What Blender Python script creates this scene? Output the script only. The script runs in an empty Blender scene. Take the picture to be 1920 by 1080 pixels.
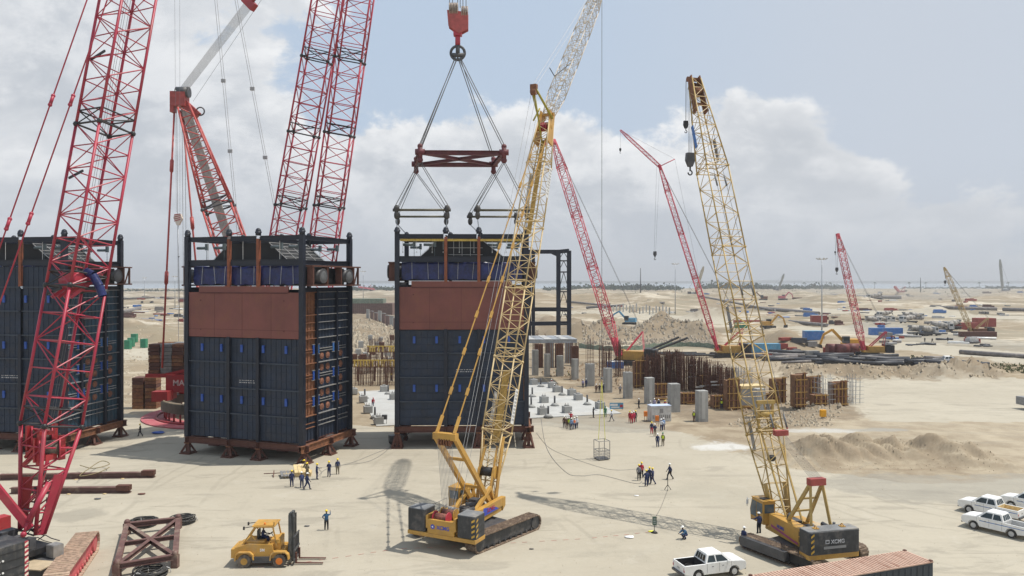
import bpy, math, random
from mathutils import Vector, Matrix, noise
R = math.radians
random.seed(7)
sc = bpy.context.scene
# ---------------------------------------------------------------- camera, sky, sun, exposure
F, H, HY = 1450.0, 22.7, 527.0          # lens in pixels of a 1920 wide picture, eye height, horizon row
cd = bpy.data.cameras.new('camera'); cam = bpy.data.objects.new('camera', cd); sc.collection.objects.link(cam)
cam.location = (0, 0, H); cam.rotation_euler = (R(90), 0, 0)
cd.sensor_width = 36; cd.lens = 36 * F / 1920; cd.shift_y = -13 / 1920; cd.clip_start = 0.5; cd.clip_end = 30000
sc.camera = cam
SUN = Vector((.415, .03, 1)).normalized()
el = math.asin(SUN.z); az = math.atan2(SUN.x, SUN.y)
sd = bpy.data.lights.new('sun', 'SUN'); so = bpy.data.objects.new('sun', sd); sc.collection.objects.link(so)
sd.energy = 4.3; sd.angle = R(0.6); sd.color = (1, .95, .87)
so.rotation_euler = SUN.to_track_quat('Z', 'Y').to_euler(); so.location = (30, 0, 200)
vs = sc.view_settings; vs.view_transform = 'Standard'; vs.look = 'None'; vs.gamma = 1; vs.exposure = 0.0; vs.use_curve_mapping = False
sc.cycles.volume_bounces = 0; sc.cycles.max_bounces = 5; sc.cycles.transparent_max_bounces = 8

class NT:
    def __init__(s, t): s.t = t
    def n(s, kind, **kw):
        nd = s.t.nodes.new(kind)
        for k, v in kw.items():
            if k.startswith('i_'):
                key = k[2:]; key = int(key) if key.isdigit() else key.replace('_', ' ')
                if isinstance(v, bpy.types.NodeSocket): s.t.links.new(v, nd.inputs[key])
                else: nd.inputs[key].default_value = v
            else: setattr(nd, k, v)
        return nd
    def m(s, op, a, b=0.0, c=None, clamp=False):
        nd = s.t.nodes.new('ShaderNodeMath'); nd.operation = op; nd.use_clamp = clamp
        for i, v in enumerate((a, b) if c is None else (a, b, c)):
            if isinstance(v, bpy.types.NodeSocket): s.t.links.new(v, nd.inputs[i])
            else: nd.inputs[i].default_value = v
        return nd.outputs[0]
    def mix(s, f, a, b, mode='MIX'):
        nd = s.t.nodes.new('ShaderNodeMix'); nd.data_type = 'RGBA'; nd.blend_type = mode
        for k, v in ((0, f), (6, a), (7, b)):
            if isinstance(v, bpy.types.NodeSocket): s.t.links.new(v, nd.inputs[k])
            else: nd.inputs[k].default_value = v if k == 0 else (*v[:3], 1)
        return nd.outputs[2]
    def ss(s, x, lo, hi):
        nd = s.t.nodes.new('ShaderNodeMapRange'); nd.interpolation_type = 'SMOOTHSTEP'
        s.t.links.new(x, nd.inputs[0]); nd.inputs[1].default_value = lo; nd.inputs[2].default_value = hi
        return nd.outputs[0]
    def noise(s, vec, scale, det=4, rough=.55, dist=0.0):
        nd = s.n('ShaderNodeTexNoise'); s.t.links.new(vec, nd.inputs['Vector'])
        nd.inputs['Scale'].default_value = scale; nd.inputs['Detail'].default_value = det
        nd.inputs['Roughness'].default_value = rough; nd.inputs['Distortion'].default_value = dist
        return nd.outputs[0]
    def vmul(s, vec, k):
        nd = s.n('ShaderNodeVectorMath', operation='MULTIPLY'); s.t.links.new(vec, nd.inputs[0]); nd.inputs[1].default_value = k
        return nd.outputs[0]

def make_world():
    w = bpy.data.worlds.new('World'); sc.world = w; w.use_nodes = True
    t = w.node_tree; t.nodes.clear(); g = NT(t)
    out = g.n('ShaderNodeOutputWorld'); bg = g.n('ShaderNodeBackground')
    t.links.new(bg.outputs[0], out.inputs[0])
    sky = g.n('ShaderNodeTexSky', sky_type='NISHITA', sun_disc=False)
    sky.sun_elevation = el; sky.sun_rotation = az; sky.air_density = 1.0; sky.dust_density = 2.5; sky.ozone_density = 1.0
    tc = g.n('ShaderNodeTexCoord'); d = tc.outputs['Generated']
    xyz = g.n('ShaderNodeSeparateXYZ'); t.links.new(d, xyz.inputs[0]); X, Y, Z = xyz.outputs
    elv = g.m('MULTIPLY', g.m('ARCSINE', Z), 57.2958)
    azm = g.m('MULTIPLY', g.m('ARCTAN2', X, Y), 57.2958)
    # clear sky: Nishita washed towards a milky blue
    base = g.mix(.86, g.vmul(sky.outputs[0], (.085, .085, .085)), (.52, .63, .775))
    base = g.mix(g.m('MULTIPLY', g.ss(azm, -2, 30), .75), base, (.575, .615, .68))
    comb = g.n('ShaderNodeCombineXYZ'); t.links.new(azm, comb.inputs[0]); t.links.new(g.m('MULTIPLY', elv, 1.5), comb.inputs[1])
    cv = comb.outputs[0]
    sh = g.n('ShaderNodeVectorMath', operation='ADD'); t.links.new(cv, sh.inputs[0]); sh.inputs[1].default_value = (.9, 2.4, 0)
    n1 = g.noise(cv, .085, 10, .60, .15); n1s = g.noise(sh.outputs[0], .085, 10, .60, .15)
    n2 = g.noise(cv, .03, 3, .5, .2)
    def bump(ax, ex, wa, we, amp):
        a = g.m('DIVIDE', g.m('SUBTRACT', azm, ax), wa); e = g.m('DIVIDE', g.m('SUBTRACT', elv, ex), we)
        r = g.m('ADD', g.m('MULTIPLY', a, a), g.m('MULTIPLY', e, e))
        return g.m('MULTIPLY', g.m('EXPONENT', g.m('MULTIPLY', r, -1.0)), amp)
    bias = g.m('MULTIPLY', g.ss(elv, 14, 2), .24)
    for a in ((14, 6, 9, 7.5, .34), (-4, 7, 9, 7.5, .30), (-22, 9, 13, 16, .36), (-30, 20, 9, 8, .16), (-3, 20, 8, 6.5, -.20), (-13, 15, 5, 4, -.10),
              (9, 17.5, 9, 5, -.20), (28, 16, 9, 7, -.26), (12.5, 13.0, 2.8, 2.4, .20), (16.5, 12.2, 3.2, 2.4, .20), (3.5, 11, 3, 2.5, .16), (20.5, 9.2, 3.2, 2.4, .20), (23.5, 6.6, 3, 2.0, .16), (28.5, 4.3, 3.5, 1.3, .16), (8.5, 21, 4, 1.3, .22), (12, 20.4, 3, .8, .12)):
        bias = g.m('ADD', bias, bump(*a))
    dens = g.m('ADD', g.m('ADD', g.m('MULTIPLY', g.m('SUBTRACT', n1, .5), 1.25), g.m('MULTIPLY', n2, .35)), g.m('ADD', bias, .5))
    denss = g.m('ADD', dens, g.m('MULTIPLY', g.m('SUBTRACT', n1s, n1), 1.25))
    mask = g.ss(dens, .80, .90)
    lit = g.ss(g.m('SUBTRACT', dens, denss), -.10, .16)
    edge = g.m('SUBTRACT', 1.0, g.ss(dens, .84, 1.06))
    bright = g.m('ADD', g.m('MULTIPLY', lit, .85), g.m('MULTIPLY', edge, .50), clamp=True)
    ccol = g.mix(bright, (.55, .58, .62), (.90, .905, .91))
    ccol = g.mix(g.m('MULTIPLY', g.ss(dens, .95, 1.3), .22), ccol, (.52, .555, .61))
    ccol = g.mix(g.m('MULTIPLY', g.ss(azm, 10, 32), .35), ccol, (.58, .605, .64))
    col = g.mix(g.m('MULTIPLY', mask, .92), base, ccol)
    col = g.mix(g.m('MULTIPLY', g.ss(elv, 8.5, 0), .80), col, (.50, .545, .61))
    under = g.ss(elv, 0, -4)
    col = g.mix(under, col, (.40, .37, .31))
    t.links.new(col, bg.inputs[0]); bg.inputs[1].default_value = 1.05
make_world()

# ---------------------------------------------------------------- geometry helpers
def G(px, py, z=0.0):
    Y = (H - z) * F / (py - HY); return Vector(((px - 960) / F * Y, Y, z))
def P(px, py, Y): return Vector(((px - 960) / F * Y, Y, H - (py - HY) / F * Y))
V = Vector
UP = V((0, 0, 1))

SPLIT = {k: k for k in ('cladding_batten', 'tie_rope', 'drum_flange', 'sheave', 'mast_sheave', 'corrugation', 'roller', 'side_step', 'brace', 'hoist_rope', 'luffing_rope', 'jib_pendant', 'pendant_rope', 'boom_hoist_rope', 'warning_stripe', 'slab_joint', 'louvre', 'clip_bracket', 'wall_post', 'soldier_bar', 'pipe_bracket', 'roof_corrugation', 'prop', 'work_lamp', 'foot_arm')}
SPLIT.update({'hanger_rods': 'hanger_rod', 'stencil_marks': 'stencil_mark', 'window_bars': 'window_bar', 'anchor_bolts': 'anchor_bolt', 'white_marks': 'white_mark'})
class MB:
    def __init__(s): s.v = []; s.f = []; s.mi = []; s.sm = []; s.cur = 0
    def add(s, vs, fs, smooth=False):
        b = len(s.v); s.v.extend(tuple(x) for x in vs)
        for f in fs: s.f.append(tuple(b + i for i in f)); s.mi.append(s.cur); s.sm.append(smooth)
        return s
    def mat(s, i): s.cur = i; return s
    def frame(s, c, ax, ay, az, sx, sy, sz):
        c = V(c); vs = [c + ax * (i * sx) + ay * (j * sy) + az * (k * sz) for k in (-.5, .5) for j in (-.5, .5) for i in (-.5, .5)]
        return s.add(vs, [(0, 2, 3, 1), (4, 5, 7, 6), (0, 1, 5, 4), (2, 6, 7, 3), (0, 4, 6, 2), (1, 3, 7, 5)])
    def box(s, cx, cy, cz, sx, sy, sz, rz=0.0):
        c, n = math.cos(rz), math.sin(rz)
        return s.frame((cx, cy, cz), V((c, n, 0)), V((-n, c, 0)), UP, sx, sy, sz)
    def bx(s, x0, x1, y0, y1, z0, z1): return s.box((x0 + x1) / 2, (y0 + y1) / 2, (z0 + z1) / 2, x1 - x0, y1 - y0, z1 - z0)
    def bar(s, p, q, w, h=None, up=UP):
        p, q = V(p), V(q); a = (q - p); L = a.length
        if L < 1e-6: return s
        a /= L; h = h or w
        x = a.cross(up)
        if x.length < 1e-3: x = a.cross(V((0, 1, 0)))
        x.normalize(); y = x.cross(a)
        return s.frame((p + q) / 2, x, a, y, w, L, h)
    def ibeam(s, p, q, w, h, t=.03, up=UP):
        p, q = V(p), V(q); a = (q - p).normalized(); x = a.cross(up)
        if x.length < 1e-3: x = a.cross(V((0, 1, 0)))
        x.normalize(); y = x.cross(a); o = y * (h / 2 - t / 2)
        s.bar(p + o, q + o, w, t, up); s.bar(p - o, q - o, w, t, up); return s.bar(p, q, t, h - 2 * t, up)
    def tube(s, p, q, r, n=6, r2=None, cap=True, smooth=True):
        p, q = V(p), V(q); a = q - p
        if a.length < 1e-6: return s
        a.normalize(); r2 = r if r2 is None else r2
        x = a.cross(UP)
        if x.length < 1e-2: x = a.cross(V((1, 0, 0)))
        x.normalize(); y = a.cross(x); vs = []
        for c, rr in ((p, r), (q, r2)):
            for i in range(n):
                t = 2 * math.pi * i / n; vs.append(c + (x * math.cos(t) + y * math.sin(t)) * rr)
        fs = [(i, i + n, (i + 1) % n + n, (i + 1) % n) for i in range(n)]
        s.add(vs, fs, smooth and n > 4)
        if cap:
            b = len(s.v) - 2 * n
            s.f.append(tuple(b + i for i in range(n))); s.f.append(tuple(b + n + i for i in reversed(range(n))))
            s.mi += [s.cur] * 2; s.sm += [False] * 2
        return s
    def path(s, pts, r, n=5):
        for a, b in zip(pts, pts[1:]): s.tube(a, b, r, n, cap=False)
        return s
    def ring(s, c, axis, R0, r, seg=24, n=6, a0=0, a1=2 * math.pi):
        axis = V(axis).normalized(); x = axis.orthogonal().normalized(); y = axis.cross(x); c = V(c)
        pts = [c + (x * math.cos(a0 + (a1 - a0) * i / seg) + y * math.sin(a0 + (a1 - a0) * i / seg)) * R0 for i in range(seg + 1)]
        return s.path(pts, r, n)
    def prism(s, poly, d0, d1, axis='x'):
        n = len(poly); f = {'x': lambda a, b, d: (d, a, b), 'y': lambda a, b, d: (a, d, b), 'z': lambda a, b, d: (a, b, d)}[axis]
        vs = [f(a, b, d0) for a, b in poly] + [f(a, b, d1) for a, b in poly]
        fs = [tuple(range(n))[::-1], tuple(range(n, 2 * n))] + [(i, (i + 1) % n, (i + 1) % n + n, i + n) for i in range(n)]
        return s.add(vs, fs)
    def hexa(s, a, b):   # two quads (4 points each, same winding) joined
        return s.add(list(a) + list(b), [(3, 2, 1, 0), (4, 5, 6, 7)] + [(i, (i + 1) % 4, (i + 1) % 4 + 4, i + 4) for i in range(4)])
    def sphere(s, c, rx, ry=None, rz=None, u=10, w=7):
        ry = ry or rx; rz = rz or rx; vs = [(c[0], c[1], c[2] + rz)]
        for j in range(1, w):
            t = math.pi * j / w
            for i in range(u):
                p = 2 * math.pi * i / u; vs.append((c[0] + rx * math.sin(t) * math.cos(p), c[1] + ry * math.sin(t) * math.sin(p), c[2] + rz * math.cos(t)))
        vs.append((c[0], c[1], c[2] - rz)); fs = [(0, 1 + i, 1 + (i + 1) % u) for i in range(u)]
        for j in range(w - 2):
            for i in range(u):
                a = 1 + j * u; fs.append((a + i, a + u + i, a + u + (i + 1) % u, a + (i + 1) % u))
        e = len(vs) - 1; a = 1 + (w - 2) * u; fs += [(e, a + (i + 1) % u, a + i) for i in range(u)]
        return s.add(vs, fs, True)
    def islands(s):
        par = list(range(len(s.v)))
        def find(i):
            while par[i] != i: par[i] = par[par[i]]; i = par[i]
            return i
        for f in s.f:
            a = find(f[0])
            for j in f[1:]: par[find(j)] = a
        key = {}; out = {}
        for k, f in enumerate(s.f):
            r = find(f[0]); q = out.setdefault(r, MB()); mp = key.setdefault(r, {})
            for j in f:
                if j not in mp: mp[j] = len(q.v); q.v.append(s.v[j])
            q.f.append(tuple(mp[j] for j in f)); q.mi.append(s.mi[k]); q.sm.append(s.sm[k])
        return list(out.values())
    def build(s, name, mats, parent=None, fix=True):
        if name in SPLIT and parent is not None:
            isl = s.islands()
            if 1 < len(isl) < 130: return [q.build1(SPLIT[name], mats, parent, fix) for q in isl][0]
        return s.build1(name, mats, parent, fix)
    def build1(s, name, mats, parent=None, fix=True):
        me = bpy.data.meshes.new(name); me.from_pydata(s.v, [], s.f)
        if not isinstance(mats, (list, tuple)): mats = [mats]
        for m in mats: me.materials.append(m)
        me.polygons.foreach_set('material_index', s.mi); me.polygons.foreach_set('use_smooth', s.sm)
        if fix:
            import bmesh
            bm = bmesh.new(); bm.from_mesh(me); bmesh.ops.recalc_face_normals(bm, faces=bm.faces); bm.to_mesh(me); bm.free()
        me.update()
        o = bpy.data.objects.new(name, me); sc.collection.objects.link(o)
        if parent: o.parent = parent
        return o

def tag(o, label=None, cat=None, group=None, kind=None):
    if label: o['label'] = label
    if cat: o['category'] = cat
    if group: o['group'] = group
    if kind: o['kind'] = kind
    return o
def thing(name, label, cat, loc=(0, 0, 0), rz=0.0, group=None):
    o = bpy.data.objects.new(name, None); sc.collection.objects.link(o); o.location = loc; o.rotation_euler = (0, 0, rz)
    o.empty_display_size = .3
    return tag(o, label, cat, group)
KIDS = {}
def copy_tree(o, parent=None):
    c = o.copy(); sc.collection.objects.link(c)
    if parent: c.parent = parent
    for ch in kids(o): copy_tree(ch, c)
    return c
def kids(o):
    if not KIDS or KIDS.get('n') != len(sc.collection.objects):
        KIDS.clear()
        for x in sc.collection.objects:
            if x.parent: KIDS.setdefault(x.parent.name, []).append(x)
        KIDS['n'] = len(sc.collection.objects)
    return list(KIDS.get(o.name, []))
def copies(proto, specs, group=None):   # specs: (loc, rz, label); the first moves the original; the tree is read once
    ch = [(c, list(kids(c))) for c in kids(proto)]
    outl = []
    for i, (loc, rz, label) in enumerate(specs):
        if i == 0: o = proto
        else:
            o = proto.copy(); sc.collection.objects.link(o)
            for c, gs in ch:
                c2 = c.copy(); sc.collection.objects.link(c2); c2.parent = o
                for g_ in gs:
                    g2 = g_.copy(); sc.collection.objects.link(g2); g2.parent = c2
        o.location = loc; o.rotation_euler = (0, 0, rz); tag(o, label, None, group); outl.append(o)
    return outl
def clone(o, parent, loc=None, rz=None):
    c = o.copy(); sc.collection.objects.link(c); c.parent = parent
    if loc is not None: c.location = loc
    if rz is not None: c.rotation_euler = (0, 0, rz)
    return c

# ---------------------------------------------------------------- materials
MATS = {}
def pm(name, col, rough=.6, var=.18, scale=1.2, dirt=None, damt=.35, dscale=.6, metal=0.0, bump=.0, bscale=30, streak=0.0, alpha=None):
    if name in MATS: return MATS[name]
    m = bpy.data.materials.new(name); m.use_nodes = True; t = m.node_tree; g = NT(t)
    b = t.nodes['Principled BSDF']; tc = g.n('ShaderNodeTexCoord'); v = tc.outputs['Object']
    oi = g.n('ShaderNodeObjectInfo')
    ad = g.n('ShaderNodeVectorMath', operation='ADD'); t.links.new(v, ad.inputs[0])
    rv = g.n('ShaderNodeCombineXYZ'); t.links.new(g.m('MULTIPLY', oi.outputs['Random'], 57.0), rv.inputs[0]); t.links.new(rv.outputs[0], ad.inputs[1])
    v = ad.outputs[0]
    n = g.noise(v, scale, 5, .6)
    dk = [c * (1 - var) for c in col]; lt = [min(1, c * (1 + var)) for c in col]
    c = g.mix(g.ss(n, .3, .7), dk, lt)
    if streak:
        sv = g.vmul(v, (3.0, 3.0, .18)); sn = g.noise(sv, 1.6, 5, .65)
        c = g.mix(g.m('MULTIPLY', g.ss(sn, .5, .75), streak), c, dirt or (.2, .15, .1))
    if dirt:
        n2 = g.noise(v, dscale, 7, .68)
        c = g.mix(g.m('MULTIPLY', g.ss(n2, .48, .68), damt), c, dirt)
    t.links.new(c, b.inputs['Base Color'])
    b.inputs['Metallic'].default_value = metal
    t.links.new(g.m('ADD', g.m('MULTIPLY', n, .25), rough - .12, clamp=True), b.inputs['Roughness'])
    if bump:
        bn = g.n('ShaderNodeBump', i_Strength=bump, i_Distance=.05); t.links.new(g.noise(v, bscale, 4), bn.inputs['Height']); t.links.new(bn.outputs[0], b.inputs['Normal'])
    MATS[name] = m; return m
DUST = (.42, .36, .27); RUSTC = (.16, .06, .03)
red = pm('crane_red', (.37, .026, .055), .45, .15, .5, (.30, .10, .08), .4)
pinkred = pm('faded_red_mat', (.52, .10, .11), .7, .12, .8, DUST, .5)
ringred = pm('ring_crane_red', (.36, .03, .035), .45, .15, .5, (.22, .06, .05), .4)
brightred = pm('bright_red', (.42, .035, .06), .45, .1, .5, (.4, .05, .05), .3)
fadered = pm('faded_red', (.50, .11, .14), .6, .1, .5, (.5, .2, .2), .4)
yel = pm('crane_yellow', (.48, .27, .055), .42, .12, .8, (.33, .19, .07), .5, .9)
yelpale = pm('pale_yellow', (.55, .41, .20), .5, .12, .8, (.5, .42, .3), .5)
grn_y = pm('olive_yellow', (.32, .27, .03), .5, .1)
greylat = pm('grey_lattice', (.50, .44, .36), .5, .12, 1.0, (.45, .36, .22), .4)
cwt = pm('counterweight_black', (.035, .038, .042), .55, .25, 1.2, (.16, .14, .12), .5, 1.2, streak=.25)
blk = pm('black_steel', (.018, .018, .02), .5, .3, 2, (.10, .09, .08), .3)
dgrey = pm('dark_grey_steel', (.06, .062, .068), .5, .25, 2, (.16, .14, .12), .4)
mgrey = pm('mid_grey_steel', (.22, .22, .22), .5, .2, 2, DUST, .3)
lgrey = pm('light_grey_steel', (.48, .48, .47), .5, .15, 2, DUST, .25)
shoe = pm('track_shoe', (.17, .12, .085), .8, .3, 4, (.38, .29, .20), .8, 1.5)
shoe_r = pm('rusty_track_shoe', (.42, .30, .22), .8, .3, 3, (.42, .32, .22), .7, 1.0)
rope = pm('wire_rope', (.13, .13, .13), .6, .2, 3)
ropel = pm('pale_wire_rope', (.36, .36, .36), .6, .2, 3)
glass = pm('dark_glass', (.03, .045, .05), .12, .2, .8)
glassb = pm('sky_tinted_glass', (.07, .10, .12), .1, .2, .8)
navy = pm('module_navy', (.007, .011, .023), .5, .25, .5, (.03, .032, .038), .35, .7, bump=.15, bscale=3)
navyp = pm('module_panel_navy', (.015, .027, .052), .6, .22, .45, (.045, .042, .045), .45, .8, bump=.2, bscale=2, streak=.32)
tealp = pm('module_panel_teal', (.030, .075, .115), .6, .25, .6, (.10, .06, .04), .45, .8, streak=.25)
prim = pm('primer_red', (.19, .067, .055), .75, .14, .22, (.21, .085, .05), .6, .30, bump=.2, bscale=1.2, streak=.45)
primd = pm('primer_seam', (.095, .030, .026), .8, .2, 1)
rustb = pm('rusted_beam', (.115, .045, .03), .75, .3, 1.5, (.05, .03, .025), .6, 1.5)
rusto = pm('rust_orange', (.20, .085, .04), .8, .3, 2.5, (.12, .05, .03), .6, 2)
rustpost = pm('rust_post', (.24, .075, .035), .75, .2, 2, (.15, .05, .03), .5)
tarp = pm('blue_tarpaulin', (.008, .014, .085), .36, .4, 1.2, (.02, .04, .19), .45, 2.2, bump=.9, bscale=2.5)
bluet = pm('blue_tag', (.025, .085, .36), .5, .15, 3)
bluec = pm('blue_paint', (.04, .15, .42), .5, .15, 1, DUST, .3)
cyanb = pm('sun_faded_blue', (.10, .30, .46), .6, .15, 1, DUST, .3)
blkroof = pm('black_casing', (.007, .008, .010), .6, .3, 1)
white = pm('white_paint', (.78, .78, .76), .35, .05, 1, (.6, .55, .46), .35)
whitep = pm('white_bag', (.8, .8, .8), .5, .05)
cream = pm('cream_plank', (.62, .48, .25), .8, .15, 3)
yply = pm('yellow_timber_beam', (.62, .44, .09), .7, .2, 3, (.3, .2, .08), .4)
ply = pm('brown_plywood', (.20, .10, .045), .75, .3, 1.2, (.08, .045, .03), .6, 1.4)
plyo = pm('ochre_waler', (.42, .25, .07), .7, .25, 2, (.14, .08, .04), .5)
rebar = pm('rebar_rust', (.10, .042, .026), .85, .35, 2.5, (.17, .08, .045), .5, 2)
conc = pm('concrete', (.33, .33, .315), .85, .12, .6, (.22, .22, .21), .5, .5, bump=.2, bscale=8, streak=.3)
concl = pm('pale_concrete', (.43, .43, .41), .85, .08, .35, (.44, .41, .35), .6, .12, bump=.15, bscale=6)
galv = pm('galvanised_steel', (.36, .38, .40), .4, .2, 1, metal=.3)
green = pm('green_paint', (.03, .22, .12), .6, .2)
netgreen = pm('green_netting', (.17, .22, .17), .9, .3, 1.5, (.3, .28, .2), .5)
tyre = pm('tyre_rubber', (.022, .022, .022), .85, .2, 3, (.16, .13, .10), .6, 2)
tyred = pm('dusty_tyre', (.10, .085, .07), .9, .25, 3, (.25, .21, .17), .7, 2)
orange = pm('orange_plastic', (.72, .20, .02), .5, .1)
conpink = pm('container_roof_pink', (.50, .34, .26), .75, .1, .4, (.30, .15, .10), .8, .35)
condark = pm('container_side_dark', (.03, .04, .05), .6, .2)
redc = pm('container_red', (.30, .055, .04), .65, .15, .6, (.25, .12, .08), .4)
dirtm = pm('loose_rubble', (.42, .36, .27), .95, .25, .8, (.25, .19, .13), .5)
pipeb = pm('pipe_black', (.035, .037, .045), .5, .3, .8, (.12, .11, .10), .5)
pipeg = pm('pipe_grey', (.16, .145, .14), .6, .25, .8, DUST, .4)
wlogo = pm('logo_white', (.8, .8, .8), .5, .05)
glogo = pm('logo_grey', (.45, .45, .46), .5, .05)
blogo = pm('logo_blue', (.05, .08, .45), .5, .05)
strpw = pm('stripe_cream', (.72, .62, .52), .6, .1)
slingy = pm('yellow_sling', (.75, .75, .03), .6, .05)

# ---------------------------------------------------------------- terrain
MOUNDS = []   # cx, cy, half width along a, half width along b, angle, height, roughness
def mound(px, py, ra, rb, h, ang=0.0, rg=.3):
    p = G(px, py); MOUNDS.append((p.x, p.y, ra, rb, R(ang), h, rg, p.y - 3 * rb - ra, p.y + 3 * rb + ra))
mound(1765, 860, 5.8, 3.2, 2.4, -12, .45); mound(1815, 868, 3.4, 2.2, .9, -20, .5)
mound(1560, 860, 7, 3.4, 1.7, 3, .5); mound(1640, 856, 6, 3.0, 1.6, -6, .5); mound(1495, 856, 5, 3, 1.5, 0, .5); mound(1600, 835, 9, 2.0, .9, 4, .5)
mound(1870, 878, 7, 1.1, .45, -22, .4); mound(1700, 838, 8, 1.4, .5, -10, .5); mound(1560, 770, 7, 2.5, .9, 0, .5); mound(1470, 766, 7, 2.2, .7, 0, .5)
for i in range(10): mound(1475 + i * 40, 703 + 3 * math.sin(i * 1.9) + (i * .5), 5.5 + 1.5 * math.sin(i), 3.4, 1.7 + .4 * math.sin(i * 2.3), 0, .5)
mound(1790, 706, 7, 4, 2.2, -8, .5); mound(1850, 708, 7, 2.5, 1.2, -14, .3)
mound(1085, 640, 7, 6, 6.5, 0, .25); mound(1125, 636, 8, 6, 7.5, 0, .25); mound(1160, 640, 7, 6, 4.5, 0, .25); mound(1030, 640, 8, 6, 4, 0, .25)
mound(1205, 636, 9, 6, 5, 0, .25); mound(1240, 633, 10, 7, 8.5, 0, .2); mound(1290, 636, 10, 6, 6, 0, .25); mound(1325, 638, 7, 6, 3.5, 0, .25)
mound(1475, 655, 7.5, 7, 6.8, 0, .06); mound(1440, 650, 7, 6, 4, 0, .2)
mound(1345, 598, 17, 14, 8.5, 0, .12); mound(1230, 582, 30, 16, 8, 0, .15); mound(1180, 585, 24, 14, 4, 0, .15)
mound(305, 640, 7, 6, 3.2, 0, .3); mound(250, 622, 8, 6, 2.6, 0, .3); mound(1575, 640, 12, 8, 2.5, 0, .3); mound(1760, 588, 24, 12, 4.5, 0, .3)
for i in range(60):
    mound(random.uniform(150, 1920), random.uniform(548, 575), random.uniform(25, 90), random.uniform(14, 40), random.uniform(2.5, 8), random.uniform(-8, 8), .25)
for i in range(110):
    mound(random.choice((random.uniform(150, 380), random.uniform(640, 760), random.uniform(1000, 1200), random.uniform(1400, 1900))), random.uniform(575, 625), random.uniform(6, 18), random.uniform(5, 12), random.uniform(1, 2.6), random.uniform(-8, 8), .35)
FLATS = []
def gh(x, y):
    h = 0.0
    if y > 118:
        k = min(1.0, (y - 118) / 60.0)
        h += k * .28 * noise.noise(V((x * .09, y * .09, 1.3)))
        if y > 260: h += min(1, (y - 260) / 400.0) * 2.2 * noise.noise(V((x * .012, y * .02, 5.1)))
        if y > 130: h += .12 * k * noise.noise(V((x * .5, y * .5, 8.0)))
    for (cx, cy, ra, rb, an, hh, rg, y0, y1) in MOUNDS:
        if y < y0 or y > y1: continue
        dx, dy = x - cx, y - cy
        if abs(dx) > 3 * ra + rb: continue
        c, s = math.cos(an), math.sin(an); a = (dx * c + dy * s) / ra; b = (-dx * s + dy * c) / rb
        r2 = a * a + b * b
        if r2 > 6: continue
        q = math.exp(-r2 * 1.15)
        if rg: q *= 1 + rg * 1.6 * noise.fractal(V((x / rb * 1.1, y / rb * 1.1, cx)), .9, 2.1, 4)
        if rg > .4: q *= 1 - .45 * (1 - abs(noise.noise(V((x * .55 + y * .25, y * .22, 4.4)))) * 3.2 if abs(noise.noise(V((x * .55 + y * .25, y * .22, 4.4)))) < .3 else 0)
        h += hh * max(0, q)
    return h
WHITE = [(*G(1360, 838)[:2], 4.5, 3.2, (.60, .60, .58), .9), (*G(1545, 808)[:2], 7, 2.2, (.50, .50, .48), .8), (*G(1640, 806)[:2], 6, 1.6, (.30, .30, .28), .7), (*G(860, 960)[:2], 5, 3, (.30, .29, .25), .3), (*G(150, 965)[:2], 3, 2.5, (.20, .19, .16), .5), (*G(1350, 925)[:2], 9, 4, (.33, .31, .25), .35)]
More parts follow.
